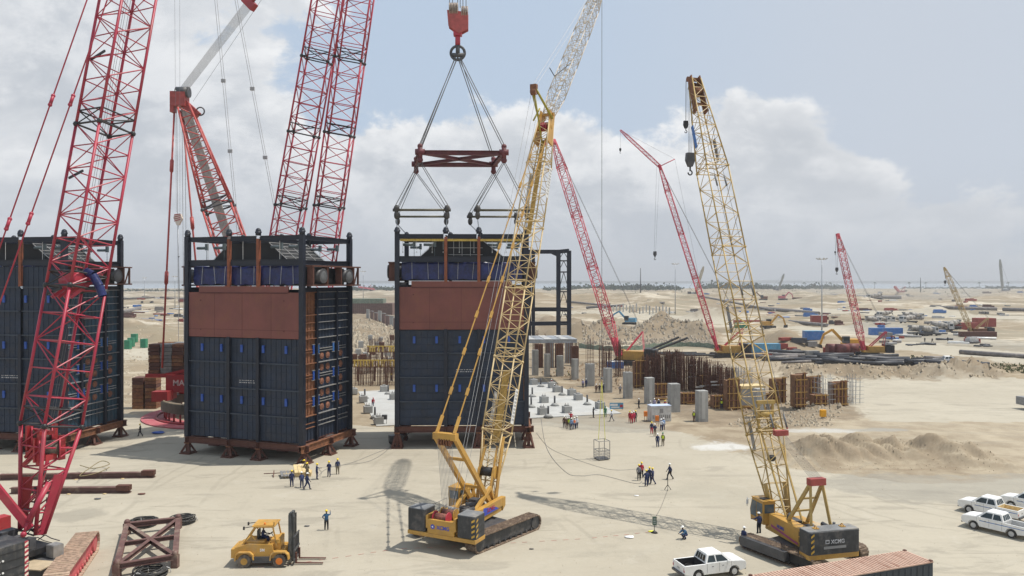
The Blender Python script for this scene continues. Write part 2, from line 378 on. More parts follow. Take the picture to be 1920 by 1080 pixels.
def ground_mat():
    m = bpy.data.materials.new('sandy_ground'); m.use_nodes = True; t = m.node_tree; g = NT(t); b = t.nodes['Principled BSDF']
    geo = g.n('ShaderNodeNewGeometry'); P_ = geo.outputs['Position']
    sx = g.n('ShaderNodeSeparateXYZ'); t.links.new(P_, sx.inputs[0]); X, Y, Z = sx.outputs
    at = g.n('ShaderNodeAttribute', attribute_name='zone'); zc = g.n('ShaderNodeSeparateColor'); t.links.new(at.outputs['Color'], zc.inputs[0])
    pad, dirtz, greyz = zc.outputs
    big = g.noise(P_, .035, 6, .6, .4); mid = g.noise(P_, .22, 7, .65, .3); fine = g.noise(P_, 2.6, 6, .7)
    strk = g.noise(g.vmul(P_, (.10, .62, 1)), .5, 7, .68, .6)
    big2 = g.noise(P_, .012, 4, .5, .6)
    jit = g.m('MULTIPLY', g.m('SUBTRACT', g.noise(P_, .5, 6, .7), .5), 1.3)
    pad = g.ss(g.m('ADD', pad, jit), .3, .7); dirtz = g.m('MULTIPLY', g.ss(g.m('ADD', dirtz, jit), .2, .7), .75); greyz = g.m('MULTIPLY', g.ss(g.m('ADD', greyz, jit), .2, .7), .7)
    padc = g.mix(g.ss(big, .35, .65), (.395, .358, .283), (.455, .416, .333))
    padc = g.mix(g.m('MULTIPLY', g.ss(strk, .50, .72), .42), padc, (.29, .268, .218))
    padc = g.mix(g.m('MULTIPLY', g.ss(mid, .56, .76), .35), padc, (.47, .44, .37))
    sand = g.mix(g.ss(mid, .32, .66), (.195, .145, .092), (.375, .312, .22))
    farv = g.noise(g.vmul(P_, (.006, .018, .1)), 1.0, 8, .66, .8)
    far_amt = g.ss(Y, 170, 420)
    sand = g.mix(g.m('MULTIPLY', g.ss(farv, .40, .52), far_amt), sand, (.24, .19, .125))
    sand = g.mix(g.m('MULTIPLY', g.ss(farv, .56, .62), far_amt), sand, (.62, .55, .43))
    ms_ = g.noise(g.vmul(P_, (.035, .11, .1)), 1.0, 8, .70, .5); ms2 = g.noise(g.vmul(P_, (.012, .045, .1)), 1.0, 8, .66, 1.2)
    nm = g.m('MULTIPLY', g.ss(Y, 125, 170), 1.0)
    sand = g.mix(g.m('MULTIPLY', g.m('MULTIPLY', g.ss(ms_, .48, .56), nm), .8), sand, (.215, .155, .092))
    sand = g.mix(g.m('MULTIPLY', g.m('MULTIPLY', g.ss(ms_, .44, .38), nm), .75), sand, (.60, .54, .43))
    sand = g.mix(g.m('MULTIPLY', g.m('MULTIPLY', g.ss(ms2, .50, .54), g.ss(Y, 180, 300)), .85), sand, (.15, .135, .088))
    sand = g.mix(g.m('MULTIPLY', g.m('MULTIPLY', g.ss(ms2, .46, .42), g.ss(Y, 180, 300)), .8), sand, (.60, .55, .45))
    sand = g.mix(g.m('MULTIPLY', g.ss(big2, .46, .6), .55), sand, (.27, .205, .125))
    sand = g.mix(g.m('MULTIPLY', g.ss(big2, .50, .40), .25), sand, (.56, .49, .37))
    sand = g.mix(g.m('MULTIPLY', g.m('MULTIPLY', g.ss(strk, .50, .62), g.ss(big, .40, .62)), .8), sand, (.22, .16, .10))
    sand = g.mix(g.m('MULTIPLY', g.ss(fine, .56, .72), .35), sand, (.52, .46, .35))
    dcol = g.mix(g.ss(mid, .35, .65), (.115, .078, .046), (.21, .152, .094))
    gcol = g.mix(g.ss(strk, .35, .65), (.215, .207, .182), (.30, .286, .245))
    sc1 = g.noise(P_, .30, 10, .74, .3); sc2 = g.noise(g.vmul(P_, (.10, .34, 1)), 1.0, 7, .66, .8)
    padc = g.mix(g.m('MULTIPLY', g.ss(sc1, .52, .66), .30), padc, (.27, .25, .205))
    padc = g.mix(g.m('MULTIPLY', g.m('MULTIPLY', g.ss(sc2, .53, .63), g.ss(big, .38, .55)), .6), padc, (.27, .248, .203))
    padc = g.mix(g.m('MULTIPLY', g.ss(sc1, .46, .34), .25), padc, (.53, .50, .43))
    c = g.mix(pad, sand, padc)
    c = g.mix(dirtz, c, dcol); c = g.mix(greyz, c, gcol)
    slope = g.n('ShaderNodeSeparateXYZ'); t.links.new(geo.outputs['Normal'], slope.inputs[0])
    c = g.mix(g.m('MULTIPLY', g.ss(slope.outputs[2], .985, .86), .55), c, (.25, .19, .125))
    for (wx, wy, ra, rb, wc, wk) in WHITE:
        q_ = g.n('ShaderNodeVectorMath', operation='DISTANCE'); t.links.new(g.vmul(P_, (1 / ra, 1 / rb, 0)), q_.inputs[0]); q_.inputs[1].default_value = (wx / ra, wy / rb, 0)
        c = g.mix(g.m('MULTIPLY', g.ss(g.m('ADD', q_.outputs['Value'], g.m('MULTIPLY', g.m('SUBTRACT', mid, .5), 3.0)), 1.1, .5), wk), c, wc)
    # tyre tracks: thin arcs scuffed in the pad
    for (cx, cy, wob, k) in ((30, 20, 1.4, .22), (70, 96, 1.0, .34), (52, 84, .5, .3)):
        d2 = g.n('ShaderNodeVectorMath', operation='DISTANCE'); t.links.new(P_, d2.inputs[0]); d2.inputs[1].default_value = (cx, cy, 0)
        rr = g.m('ADD', d2.outputs['Value'], g.m('MULTIPLY', big, 6.0 * wob))
        w_ = g.m('SINE', g.m('MULTIPLY', rr, .9)); w2 = g.ss(w_, .955, 1.0)
        ms = g.noise(g.vmul(P_, (.05, .05, 1)), .8, 3)
        c = g.mix(g.m('MULTIPLY', g.m('MULTIPLY', w2, g.ss(ms, .52, .6)), k), c, (.25, .23, .185))
    vor = g.n('ShaderNodeTexVoronoi'); t.links.new(P_, vor.inputs['Vector']); vor.inputs['Scale'].default_value = .9
    c = g.mix(g.m('MULTIPLY', g.ss(vor.outputs['Distance'], .07, .03), .55), c, (.20, .17, .13))
    c = g.mix(.22, c, g.mix(fine, (.26, .22, .16), (.52, .47, .38)), 'MIX')
    t.links.new(c, b.inputs['Base Color']); b.inputs['Roughness'].default_value = .95; b.inputs['Specular IOR Level'].default_value = .15
    bn = g.n('ShaderNodeBump', i_Strength=.45, i_Distance=.12)
    t.links.new(g.m('ADD', g.m('MULTIPLY', mid, .8), g.m('MULTIPLY', fine, .35)), bn.inputs['Height']); t.links.new(bn.outputs[0], b.inputs['Normal'])
    return m
def inpoly(x, y, poly):
    c = False; n = len(poly)
    for i in range(n):
        x1, y1 = poly[i]; x2, y2 = poly[i - 1]
        if (y1 > y) != (y2 > y) and x < (x2 - x1) * (y - y1) / (y2 - y1) + x1: c = not c
    return c
PAD = [(-400, 1400), (-400, 868), (250, 775), (352, 800), (700, 800), (1000, 792), (1160, 800), (1300, 815), (1420, 865), (1500, 885), (1700, 905), (1920, 900), (2400, 900), (2400, 1400)]
ROADS = [[(1000, 588), (1110, 593), (1430, 613), (1430, 601), (1100, 583), (1000, 579)], [(1640, 652), (2100, 700), (2100, 674), (1700, 640)], [(1480, 585), (2100, 606), (2100, 599), (1500, 577)], [(1480, 622), (1700, 632), (1700, 618), (1480, 612)], [(230, 676), (352, 668), (352, 645), (230, 652)]]
PAD2 = [(1480, 712), (1860, 706), (2500, 735), (2500, 800), (1640, 790), (1500, 730)]
GREYP = [[(1500, 905), (1660, 885), (1900, 890), (2500, 900), (2500, 955), (1700, 945)], [(1560, 615), (1700, 640), (1980, 665), (2400, 690), (2400, 668), (1900, 640), (1640, 605)], [(990, 735), (1300, 815), (1180, 812), (980, 800)]]
DIRTP = [[(985, 694), (1100, 724), (1190, 755), (1330, 803), (1480, 803), (1620, 785), (1600, 740), (1380, 700), (1200, 690), (985, 674)], [(1000, 645), (1360, 645), (1360, 612), (1000, 606)], [(640, 700), (760, 700), (760, 560), (640, 560)],
         [(1300, 600), (1400, 600), (1390, 575), (1310, 575)], [(1480, 712), (1880, 712), (1880, 680), (1460, 680)]]
def make_ground():
    import bmesh
    rows = []; d = 820.0
    while d > 13.6:
        rows.append(H * F / d); d -= 1.15 if d > 380 else (.95 if d > 130 else .6)
    nx = 460; vs = []; fs = []; zone = []
    back = [-260, -60, 0, 25]
    for y in back + rows:
        for i in range(nx + 1):
            u = i / nx * 2 - 1
            x = u * (.80 * y + 14) if y > 25 else u * 300 if y < 0 else u * (260 - 8 * y)
            if y in back: z = 0.0
            else: z = gh(x, y)
            edge = abs(u) > .995 and y not in back
            vs.append((x * (1 if not edge else 2.6), y, z))
            if y in back: zone.append((1, 0, 0, 1)); continue
            px = 960 + x / y * F; py = HY + H * F / y
            w = 20 * noise.noise(V((x * .09, y * .09, 3))) + 8 * noise.noise(V((x * .4, y * .4, 9)))
            a = dz = gz = 0.0
            oj = min(8, (py - 540) * .06); w *= min(1, (py - 540) / 120)
            if py > 545:
                for (ox, oy) in ((0, 0), (16, 1), (-16, -1), (8, -oj), (-8, oj)):
                    X_, Y_ = px + w + ox, py + w * .4 + oy
                    a += .2 * (inpoly(X_, Y_, PAD) or inpoly(X_, Y_, PAD2) or any(inpoly(X_, Y_, q) for q in ROADS)); dz += .2 * any(inpoly(X_, Y_, q) for q in DIRTP); gz += .2 * any(inpoly(X_, Y_, q) for q in GREYP)
            zone.append((a, dz * .75, gz * .7, 1))
    n = nx + 1
    for j in range(len(back) + len(rows) - 1):
        for i in range(nx): fs.append((j * n + i, j * n + i + 1, (j + 1) * n + i + 1, (j + 1) * n + i))
    me = bpy.data.meshes.new('ground'); me.from_pydata(vs, [], fs)
    ca = me.color_attributes.new('zone', 'FLOAT_COLOR', 'POINT'); ca.data.foreach_set('color', [q for z in zone for q in z])
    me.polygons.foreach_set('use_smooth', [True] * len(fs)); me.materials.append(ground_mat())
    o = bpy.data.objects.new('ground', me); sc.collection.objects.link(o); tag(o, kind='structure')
make_ground()
def hz(p, dz=0.0): return V((p.x, p.y, gh(p.x, p.y) + dz))
def GZ(px, py, dz=0.0): return hz(G(px, py), dz)

def make_far():
    m = bpy.data.materials.new('lagoon_water'); m.use_nodes = True; t = m.node_tree; g = NT(t); b = t.nodes['Principled BSDF']
    geo = g.n('ShaderNodeNewGeometry')
    n = g.noise(g.vmul(geo.outputs['Position'], (.002, .012, 1)), 1, 5)
    t.links.new(g.mix(n, (.24, .29, .33), (.30, .35, .39)), b.inputs['Base Color']); b.inputs['Roughness'].default_value = .35
    w = MB(); w.add([(-14000, 2000, -1.5), (14000, 2000, -1.5), (14000, 15000, -1.5), (-14000, 15000, -1.5)], [(0, 1, 2, 3)])
    # the ground slopes under the water behind the shore: a skirt closes it
    tag(w.build('water', m), kind='structure')
    s = MB(); prev = None; vs = []; N = 160
    for i in range(N + 1):
        x = -9000 + 18000 * i / N; hh = 24 + 14 * noise.noise(V((i * .11, 0, 0))) + 4 * noise.noise(V((i * .9, 2, 0)))
        vs += [(x, 8200, -3), (x, 8400, max(6, hh)), (x, 8900, max(6, hh) * .9), (x, 9300, -3)]
    fs = []
    for i in range(N):
        for k in range(3): fs.append((i * 4 + k, i * 4 + k + 1, i * 4 + k + 5, i * 4 + k + 4))
    s.add(vs, fs, True)
    tag(s.build('far_shore', pm('far_forest', (.045, .06, .045), .95, .2, .004)), kind='structure')
    # continuation of the land left and right of the finely meshed sheet
    e = MB()
    for sg in (-1, 1): e.add([(sg * 260, -260, -.6), (sg * 9000, -260, -.6), (sg * 9000, 2250, -.9), (sg * 1700, 2250, -.9)], [(0, 1, 2, 3)])
    tag(e.build('outer_land', pm('outer_sand', (.40, .34, .25), .95, .25, .01)), kind='structure')
make_far()
def haze():
    b = MB(); b.bx(-10000, 10000, -400, 9800, -3.5, 172)
    m = bpy.data.materials.new('haze_air'); m.use_nodes = True; t = m.node_tree; t.nodes.clear(); g = NT(t)
    o_ = g.n('ShaderNodeOutputMaterial'); v = g.n('ShaderNodeVolumePrincipled')
    v.inputs['Color'].default_value = (.90, .92, .95, 1); v.inputs['Density'].default_value = HAZE; v.inputs['Anisotropy'].default_value = .2
    t.links.new(v.outputs[0], o_.inputs['Volume'])
    tag(b.build('haze', m), kind='stuff')
HAZE = .00019
USE_HAZE = True
if USE_HAZE: haze()
# ---------------------------------------------------------------- the three boiler modules
def module(label, origin, rz, z0, side_teal=False, group='boiler modules on jack stands', W=17.6, D=11.2, plain=False, grid=False):
    t = thing('boiler_module', label, 'boiler module', origin, rz, group)
    Z = lambda z: z + z0
    xs = [0, 6.6, 11.1, W]; ys = [0, 3.2, 7.9, D]
    def dome(x, y):
        c = MB().tube((x, y, Z(26.2)), (x, y, Z(26.75)), .36, 10); c.sphere((x, y, Z(26.75)), .36, .36, .42, 10, 6); c.tube((x - .42, y, Z(26.6)), (x + .42, y, Z(26.6)), .14, 8)
        return c
    for i, x in enumerate(xs):
        for j, y in enumerate(ys):
            if i in (1, 2) and j in (1, 2): continue
            corner = i in (0, 3) and j in (0, 3)
            if corner or (i in (0, 3)):
                w = .62 if corner else .34
                m = MB().box(x, y, Z(13.1 if corner else 9.6), w, w, 26.2 if corner else 19.2)
                p = m.build('corner_post' if corner else 'side_post', navy, t)
                if corner: dome(x, y).build('lifting_lug', navy, p)
            elif j == 0:
                m = MB().box(x, 0, Z(6.6), .42, .5, 13.2); m.build('face_post', navy, t)
                q = MB().box(x, .02, Z(22.7), .40, .4, 6.2); p = q.build('upper_post', rustpost, t)
                dome(x, 0).build('lifting_lug', navy, t)
            elif False: pass
            else:
                MB().box(x, y, Z(13.1), .42, .5, 26.2).build('back_post', navy, t); dome(x, y).build('lifting_lug', navy, t)
    def beam(p, q, w, h, mt=navy, nm='girder'): return MB().ibeam(p, q, w, h, .05).build(nm, mt, t)
    for y in (0, D):
        for a, b in zip(xs, xs[1:]):
            beam((a + .3, y, Z(25.85)), (b - .3, y, Z(25.85)), .36, .60)
            beam((a + .3, y, Z(22.75)), (b - .3, y, Z(22.75)), .36, .80)
    for x in (0, W):
        beam((x, .3, Z(25.85)), (x, D - .3, Z(25.85)), .36, .55); beam((x, .3, Z(22.75)), (x, D - .3, Z(22.75)), .36, .55)
        beam((x, .3, Z(19.3)), (x, D - .3, Z(19.3)), .4, .55)
    for x in (6.6, 11.1): beam((x, .3, Z(25.8)), (x, D - .3, Z(25.8)), .3, .45)
    if grid:
        MB().bx(.4, W - .4, .05, .35, Z(25.20), Z(25.5)).build('timber_strip', yply, t)
    # lower face: three bays of four stiffened panels, each with its own ribs
    rows = [0.05, 3.35, 6.65, 9.95, 13.1] + ([16.3, 19.5, 22.3] if plain else [])
    for a, b in zip(xs, xs[1:]):
        for z1, z2 in zip(rows, rows[1:]):
            m = MB(); x1, x2 = a + .22, b - .22
            m.bx(x1, x2, .22, .32, Z(z1 + .06), Z(z2 - .06)); n = max(4, round((x2 - x1) / .78))
            for k in range(n + 1):
                x = x1 + (x2 - x1) * k / n; m.bx(x - .025, x + .025, .17, .22, Z(z1 + .06), Z(z2 - .06))
            for k in (1, 2):
                z = z1 + (z2 - z1) * k / 3; m.bx(x1, x2, .13, .22, Z(z) - .035, Z(z) + .035)
            m.build('wall_panel', navyp, t)
    for z in rows[1:-1]:
        for a, b in zip(xs, xs[1:]): MB().bx(a + .21, b - .21, -.12, .20, Z(z) - .08, Z(z) + .06).build('stiffener', pm('stiffener_skylit', (.040, .054, .076), .5, .2, .5), t)  # paler than the panels: sky light on the stiffeners painted into the colour
    # back and left skins
    m = MB(); m.bx(.3, W - .3, D - .3, D - .1, Z(.1), Z(19.2)); m.build('rear_wall', navyp, t)
    m = MB(); m.bx(.05, .22, .3, D - .3, Z(.1), Z(19.2)); m.build('end_wall', navyp, t)
    m = MB(); m.bx(.25, W - .25, .35, D - .3, Z(.05), Z(.2)); m.build('floor_plate', rustb, t)
    # primer plates, bolted seams and streaks
    if not plain:
        m = MB(); m.bx(.32, W - .32, -.14, .16, Z(13.15), Z(18.95)); p = m.build('primer_plate', prim, t)
        m = MB(); m.bx(1.95, W - 2.0, -.16, .14, Z(18.955), Z(19.75)); m.build('primer_plate', prim, t)
    if not plain:
        m = MB()
        for x in (2.2, 15.0):
            for z in (14.1, 17.9): m.tube((x, -.17, Z(z)), (x, -.13, Z(z)), .09, 8)
        [m.bx(x, x + .03, -.15, -.139, Z(13.2), Z(18.9)) for x in (4.4, 8.7, 13.1)]; m.bx(.34, W - .34, -.155, -.139, Z(14.15), Z(14.19)); m.bx(2.0, W - 2.0, -.185, -.141, Z(18.80), Z(18.95)); m.build('plate_seam', primd, p)
    for (z, ln) in ((11.75, .95), (5.15, .95)) + (((17.9, .95),) if plain else ()):
        for x in (2.3, 5.35, 8.5, 11.8, 15.2):
            m = MB(); m.bx(x - .17, x + .17, -.02, .12, Z(z) - ln / 2, Z(z) + ln / 2); m.bx(x - .12, x + .12, -.07, -.02, Z(z) + .1, Z(z) + .38); m.build('lifting_tag', bluet, t)
    # stencilled lines, too small to read
    m = MB()
    for r in range(2):
        x = 8.0
        while x < 10.4:
            w = random.uniform(.08, .3); m.bx(x, x + w, .205, .219, Z(7.6) - r * .28, Z(7.72) - r * .28); x += w + random.uniform(.05, .14)
    m.build('stencil_marks', glogo, t)
    # right hand side: bays with ledges, flanges and clips
    sm = tealp if side_teal else navyp
    zr = [0.05, 3.35, 6.65, 9.95, 13.1, 16.1, 19.0]
    for bi, (a, b) in enumerate(zip(ys, ys[1:])):
        for ri, (z1, z2) in enumerate(zip(zr, zr[1:])):
            y1, y2 = a + .18, b - .18
            m = MB(); m.bx(W - .42, W - .30, y1, y2, Z(z1 + .05), Z(z2 - .05)); n = max(2, round((y2 - y1) / .75))
            for k in range(n + 1):
                y = y1 + (y2 - y1) * k / n; m.bx(W - .30, W - .20, y - .03, y + .03, Z(z1 + .05), Z(z2 - .05))
            rust_bay = (bi == 0 and not side_teal)
            m.build('side_panel', rusto if (rust_bay and ri >= 1) else sm, t)
            m = MB()
            for k in ((0, 1.35, 1.65) if 1 <= ri <= 3 else ((0, 1, 2) if ri else (0, .9, 1.4))):
                z = z2 - (z2 - z1) * k / 3
                ya, yb = (y1, y2) if (k == 0 or ri in (0, 4, 5)) else (y1 + .7, y2 - .6)
                m.bx(W - .30, W + (.12 if k == 0 else -.08), ya, max(ya + .3, yb), Z(z) - .05, Z(z) + .03)
            m.build('ledge', rusto if (rust_bay or (bi == 1 and ri in (1, 2, 3) and k == 0 and not side_teal)) else (galv if side_teal and ri % 2 else mgrey), t)
            if 1 <= ri <= 3:
                pos = [(y1 + .45,)] if bi == 0 else ([(y1 + 1.35,), (y1 + 2.75,)] if bi == 1 else [(y1 + 1.2,)])
                for (yy,) in pos:
                    for zz in ((z1 + .75, z2 - .75) if ri < 3 else (z1 + .75,)):
                        m = MB(); m.tube((W - .32, yy, Z(zz)), (W - .20, yy, Z(zz)), .44, 18); m.tube((W - .20, yy, Z(zz)), (W - .17, yy, Z(zz)), .34, 18, .2); m.build('flange', pm('flange_rose', (.24, .105, .065), .75, .25, 2), t)
                for yy in ([y2 - .35] if bi == 0 else ([y1 + .35, y2 - .4] if bi == 1 else [y1 + .35])):
                    m = MB(); m.bx(W - .22, W - .06, yy - .14, yy + .14, Z(z1 + 1.15), Z(z1 + 2.25)); m.build('clip', bluet if ri < 3 or bi == 0 else bluec, t)
                    m = MB(); m.bx(W - .22, W - .08, yy - .34, yy + .34, Z(z1 + 1.02), Z(z1 + 1.12)); m.bx(W - .22, W - .08, yy - .34, yy + .34, Z(z1 + 2.28), Z(z1 + 2.38)); m.build('clip_bracket', mgrey, t)
    # pipe stubs in rusty brackets below the roof frame
    def stubs(x, sgn):
        m = MB()
        for y in (.7, 3.9, 7.2, 10.4): m.bx(x, x + sgn * .9, y - .1, y + .1, Z(19.9), Z(22.2))
        m.bx(x, x + sgn * .95, .3, D + .9, Z(19.75), Z(19.95)); m.bx(x, x + sgn * .95, .3, D + .9, Z(22.2), Z(22.38))
        m.bar((x + sgn * .5, D - .1, Z(20)), (x + sgn * .5, D + .85, Z(22.1)), .14); m.bx(x + sgn * .4, x + sgn * .62, D + .75, D + .95, Z(19.95), Z(22.2))
        m.build('pipe_bracket', rustb, t)
        for y in (2.4, 8.6):
            m = MB().tube((x - sgn * .6, y, Z(21.05)), (x + sgn * 1.15, y, Z(21.05)), .82, 18); m.tube((x + sgn * 1.15, y, Z(21.05)), (x + sgn * 1.25, y, Z(21.05)), .95, 18)
            p = m.build('pipe_stub', dgrey, t); MB().sphere((x + sgn * 1.15, y, Z(21.05)), .18, .8, .8, 12, 6).build('end_cover', pm('cover_grey', (.12, .125, .13), .6, .2), p)
    stubs(W + .32, 1); stubs(-.32, -1)
    # bank of tubes wrapped in blue tarpaulin
    vs = []; NX, NZ = 66, 9; m = MB()
    for j in range(NZ + 1):
        for i in range(NX + 1):
            u = i / NX; x = .55 + u * (W - 1.1); k = j / NZ
            if k < .78: z = 19.95 + 2.35 * k / .78; y = .42
            else: z = 22.3 + .12 * math.sin(x * 1.3); y = .42 + (k - .78) * 5
            y += .10 * noise.noise(V((x * .9, z * .8, 2 + z0))) + .05 * math.sin(x * 2.1 + math.sin(z * 2)) + .08 * noise.noise(V((x * 2.6, z * 1.9, 4)))
            z += (.14 * noise.noise(V((x * .8, 3, z0))) + (.08 * math.sin(x * 3.1) if j in (0,) else 0))
            vs.append((x, y, Z(z)))
    m.add(vs, [(j * (NX + 1) + i, j * (NX + 1) + i + 1, (j + 1) * (NX + 1) + i + 1, (j + 1) * (NX + 1) + i) for j in range(NZ) for i in range(NX)], True)
    tp = m.build('tarpaulin', tarp, t, fix=False)
    m = MB()
    for x in (2.0, 4.2, 5.6, 8.2, 10.2, 12.6, 14.2, 16.1): m.bar((x, .28, Z(20.0)), (x + random.uniform(-.25, .25), .28, Z(22.3)), .035)
    m.build('tie_rope', lgrey, tp)
    MB().bx(.5, W - .5, .8, D - .6, Z(19.8), Z(22.1)).build('tube_bank', blkroof, t)
    # black casing with sloping shoulders
    y0, y1 = 1.4, D - 1.2
    pr = [(2.3, 22.1), (W - 2.4, 22.1), (W - 2.4, 22.5), (11.6, 25.3), (5.4, 25.3), (2.3, 22.5)]
    m = MB(); m.prism([(a, Z(b)) for a, b in pr], y0, y1, 'y'); cs = m.build('casing_roof', blkroof, t)
    m = MB()
    for k in range(5):
        for (xa, za, xb, zb) in ((11.7, 25.35, W - 2.4, 22.55), (5.3, 25.35, 2.3, 22.55)):
            y = y0 + (y1 - y0) * k / 4; m.bar((xa, y, Z(za)), (xb, y, Z(zb)), .05)
    for k in range(7):
        u = k / 6; m.bar((11.7 + (W - 14.1) * u, y0, Z(25.38 - 2.8 * u)), (11.7 + (W - 14.1) * u, y1, Z(25.38 - 2.8 * u)), .06)
    m.build('cladding_batten', lgrey, cs)
    m = MB()
    if grid:
        for z in (23.35, 24.3): m.bx(6.9, 11.6, .95, 1.02, Z(z), Z(z) + .05)
        for k in range(4): m.bx(7.6 + k * 1.15, 7.65 + k * 1.15, .95, 1.02, Z(22.6), Z(25.3))
        for x in (.7, 2.6, 4.7, 6.2, 8.4, 10.4, 12.9, 14.8): m.bx(x, x + .05, .3, .36, Z(23.6 + random.uniform(0, .5)), Z(25.55)); m.bx(x - .03, x + .08, .28, .38, Z(23.6), Z(23.8))
        m.build('hanger_rods', lgrey, t)
    else:
        for x in (2.8, 8.3, 13.9): m.bx(x, x + .05, .5, .55, Z(22.9), Z(25.5))
        m.build('hanger_rods', lgrey, t)
    for x in (1.6, 4.4, 13.2, 15.9):
        for y in (1.0, D - 1.4):
            m = MB().tube((x - .9, y, Z(24.75)), (x + .7, y, Z(24.75)), .19, 8); m.bx(x + .45, x + .8, y - .16, y + .16, Z(24.45), Z(25.3)); m.tube((x + .6, y, Z(24.4)), (x + .6, y, Z(23.0)), .035, 5)
            m.build('spring_hanger', pm('hanger_grey', (.10, .13, .14), .5, .2), t)
    # rusted transport frame under the module
    b = .75
    for y in (0, D / 2, D): beam((-.4, y, Z(-.42)), (W + 1.0, y, Z(-.42)), .5, .8, rustb, 'base_beam')
    for x in xs: beam((x, -.8 if x == W else -.5, Z(-.44)), (x, D + .7, Z(-.44)), .45, .72, rustb, 'base_beam')
    beam((W + .45, -.9, Z(-.45)), (W + .45, D + .6, Z(-.45)), .36, .85, rusto, 'base_beam')
    return t
def stand_proto(h):
    t = thing('jack_stand', 'x', 'jack stand')
    m = MB(); m.bx(-.8, .8, -.8, .8, 0, .14); m.bx(-.66, .66, -.66, .66, .14, .22); m.build('base_plate', rustb, t)
    for sx in (-1, 1):
        for sy in (-1, 1): MB().bar((sx * .62, sy * .62, .2), (sx * .14, sy * .14, h - .25), .24, .24).build('strut', rustb, t)
    m = MB(); m.box(0, 0, h / 2, .44, .44, h - .3); m.build('column', rustb, t); MB().bx(-.36, .36, -.36, .36, h - .18, h).build('head_plate', rusto, t)
    return t
def along(o, rz, x, y): c, s = math.cos(rz), math.sin(rz); return V((o.x + x * c - y * s, o.y + x * s + y * c, 0))
M2O = V((-42.74, 101.93, 0)); M2R = R(-19.0)
m2 = module('dark navy boiler module with rust red plate, standing between leftmost and lifted modules', M2O, M2R, 2.3)
M1R = R(-9.2); M1B = V((-59.05, 102.0, 0)); M1O = along(M1B, M1R, -17.6, 0)
m1 = module('leftmost boiler module, blue green ribbed side behind the big red lattice boom', M1O, M1R, 2.4, side_teal=True, plain=True)
M3O = V((-15.62, 105.2, 0)); M3R = R(1.2)
m3 = module('boiler module hanging under the crane spreader, behind the yellow lattice boom', M3O, M3R, 2.95, grid=True)
def stands(O, rz, h, who, xs=(0, 6.6, 11.1, 17.6), ys=(.1, 5.6, 11.2), zoff=0):
    s = []
    nm = {0: 'first', 1: 'second', 2: 'third', 3: 'fourth'}; row = {0: 'front row', 1: 'middle row', 2: 'back row'}
    for j, y in enumerate(ys):
        for i, x in enumerate(xs):
            p = along(O, rz, x + (.3 if i == 3 else 0), y); s.append((p, rz, 'rusty jack stand under %s, %s, %s from left' % (who, row[j], nm[i + (4 - len(xs))])))
    copies(stand_proto(h), s, 'jack stands under the modules')
stands(M2O, M2R, 1.48, 'the middle navy module')
stands(M3O, M3R, 2.13, 'the lifted module')
stands(M1O, M1R, 1.58, 'the leftmost module', xs=(6.6, 11.1, 17.6))
# trolley wheels and a heap of chain at the left foot of the lifted module
t = thing('hydraulic_trolley', 'black hydraulic trolley with two wheels parked at left foot of the lifted module', 'trolley', G(743, 833), R(20))
m = MB()
for x in (-.6, .5): m.tube((x, -.2, .45), (x, .2, .45), .45, 14)
m.build('wheel', blk, t); MB().bx(-1, .9, -.5, .5, .5, 1.3).build('power_pack', dgrey, t); MB().bar((.9, 0, .8), (2.0, 0, 1.6), .08).build('tow_bar', blk, t)
# ---------------------------------------------------------------- lifting gear over the third module
def rope_thing(name, label, pts, r, m=rope, cat='sling', group=None):
    o = V(pts[0]); q = MB(); q.path([V(p) - o for p in pts], r, 5)
    ob = q.build(name, m); ob.location = o; return tag(ob, label, cat, group)
caps = [along(M3O, M3R, x, 0) + V((0, 0, 29.6)) for x in (0, 6.6, 11.1, 17.6)]
capb = [along(M3O, M3R, x, 11.2) + V((0, 0, 29.6)) for x in (0, 6.6, 11.1, 17.6)]
sp = thing('lifting_spreader', 'dark red spreader frame with crossed braces hanging below the red hook block', 'spreader frame', (-7.6, 111.5, 40.2))
NL, NR, FL, FR = V((-12.6, 106, 40.3)), V((-1.1, 106.4, 40.3)), V((-14.5, 117, 40.3)), V((-2.8, 117.2, 40.3)); o = sp.location
dkred = pm('dark_red_spreader', (.12, .025, .03), .6, .25, 1, RUSTC, .5)
for p, q in ((NL, NR), (FL, FR), (NL, FL), (NR, FR)): MB().ibeam(p - o, q - o, .55, .62, .06).build('main_beam', dkred, sp)
for p, q in ((NL, FR), (NR, FL)): MB().ibeam(p - o, q - o, .4, .45, .05).build('cross_brace', dkred, sp)
for p in (NL, NR, FL, FR):
    m = MB().tube(p - o + V((0, 0, -1.0)), p - o + V((0, 0, .9)), .34, 10); m.tube(p - o + V((-.65, 0, .1)), p - o + V((.65, 0, .1)), .42, 10); m.sphere(p - o + V((0, 0, -1.0)), .42); m.sphere(p - o + V((0, 0, .9)), .38)
    m.build('corner_joint', dkred, sp)
RINGP = V((-7.8, 111.2, 55.4))
for p, lb in ((NL, 'near left'), (NR, 'near right'), (FL, 'far left'), (FR, 'far right')):
    for k in (-.16, .16):
        a = RINGP + V((k + (p.x - RINGP.x) * .03, 0, -.5)); b = p + V((k, 0, .9))
        rope_thing('wire_sling', '%s of two wire slings from the hook ring to the spreader frame %s corner' % ('left' if k < 0 else 'right', lb), [a, a.lerp(b, .33), b], .065, rope, group='slings above the spreader frame')
bars = []
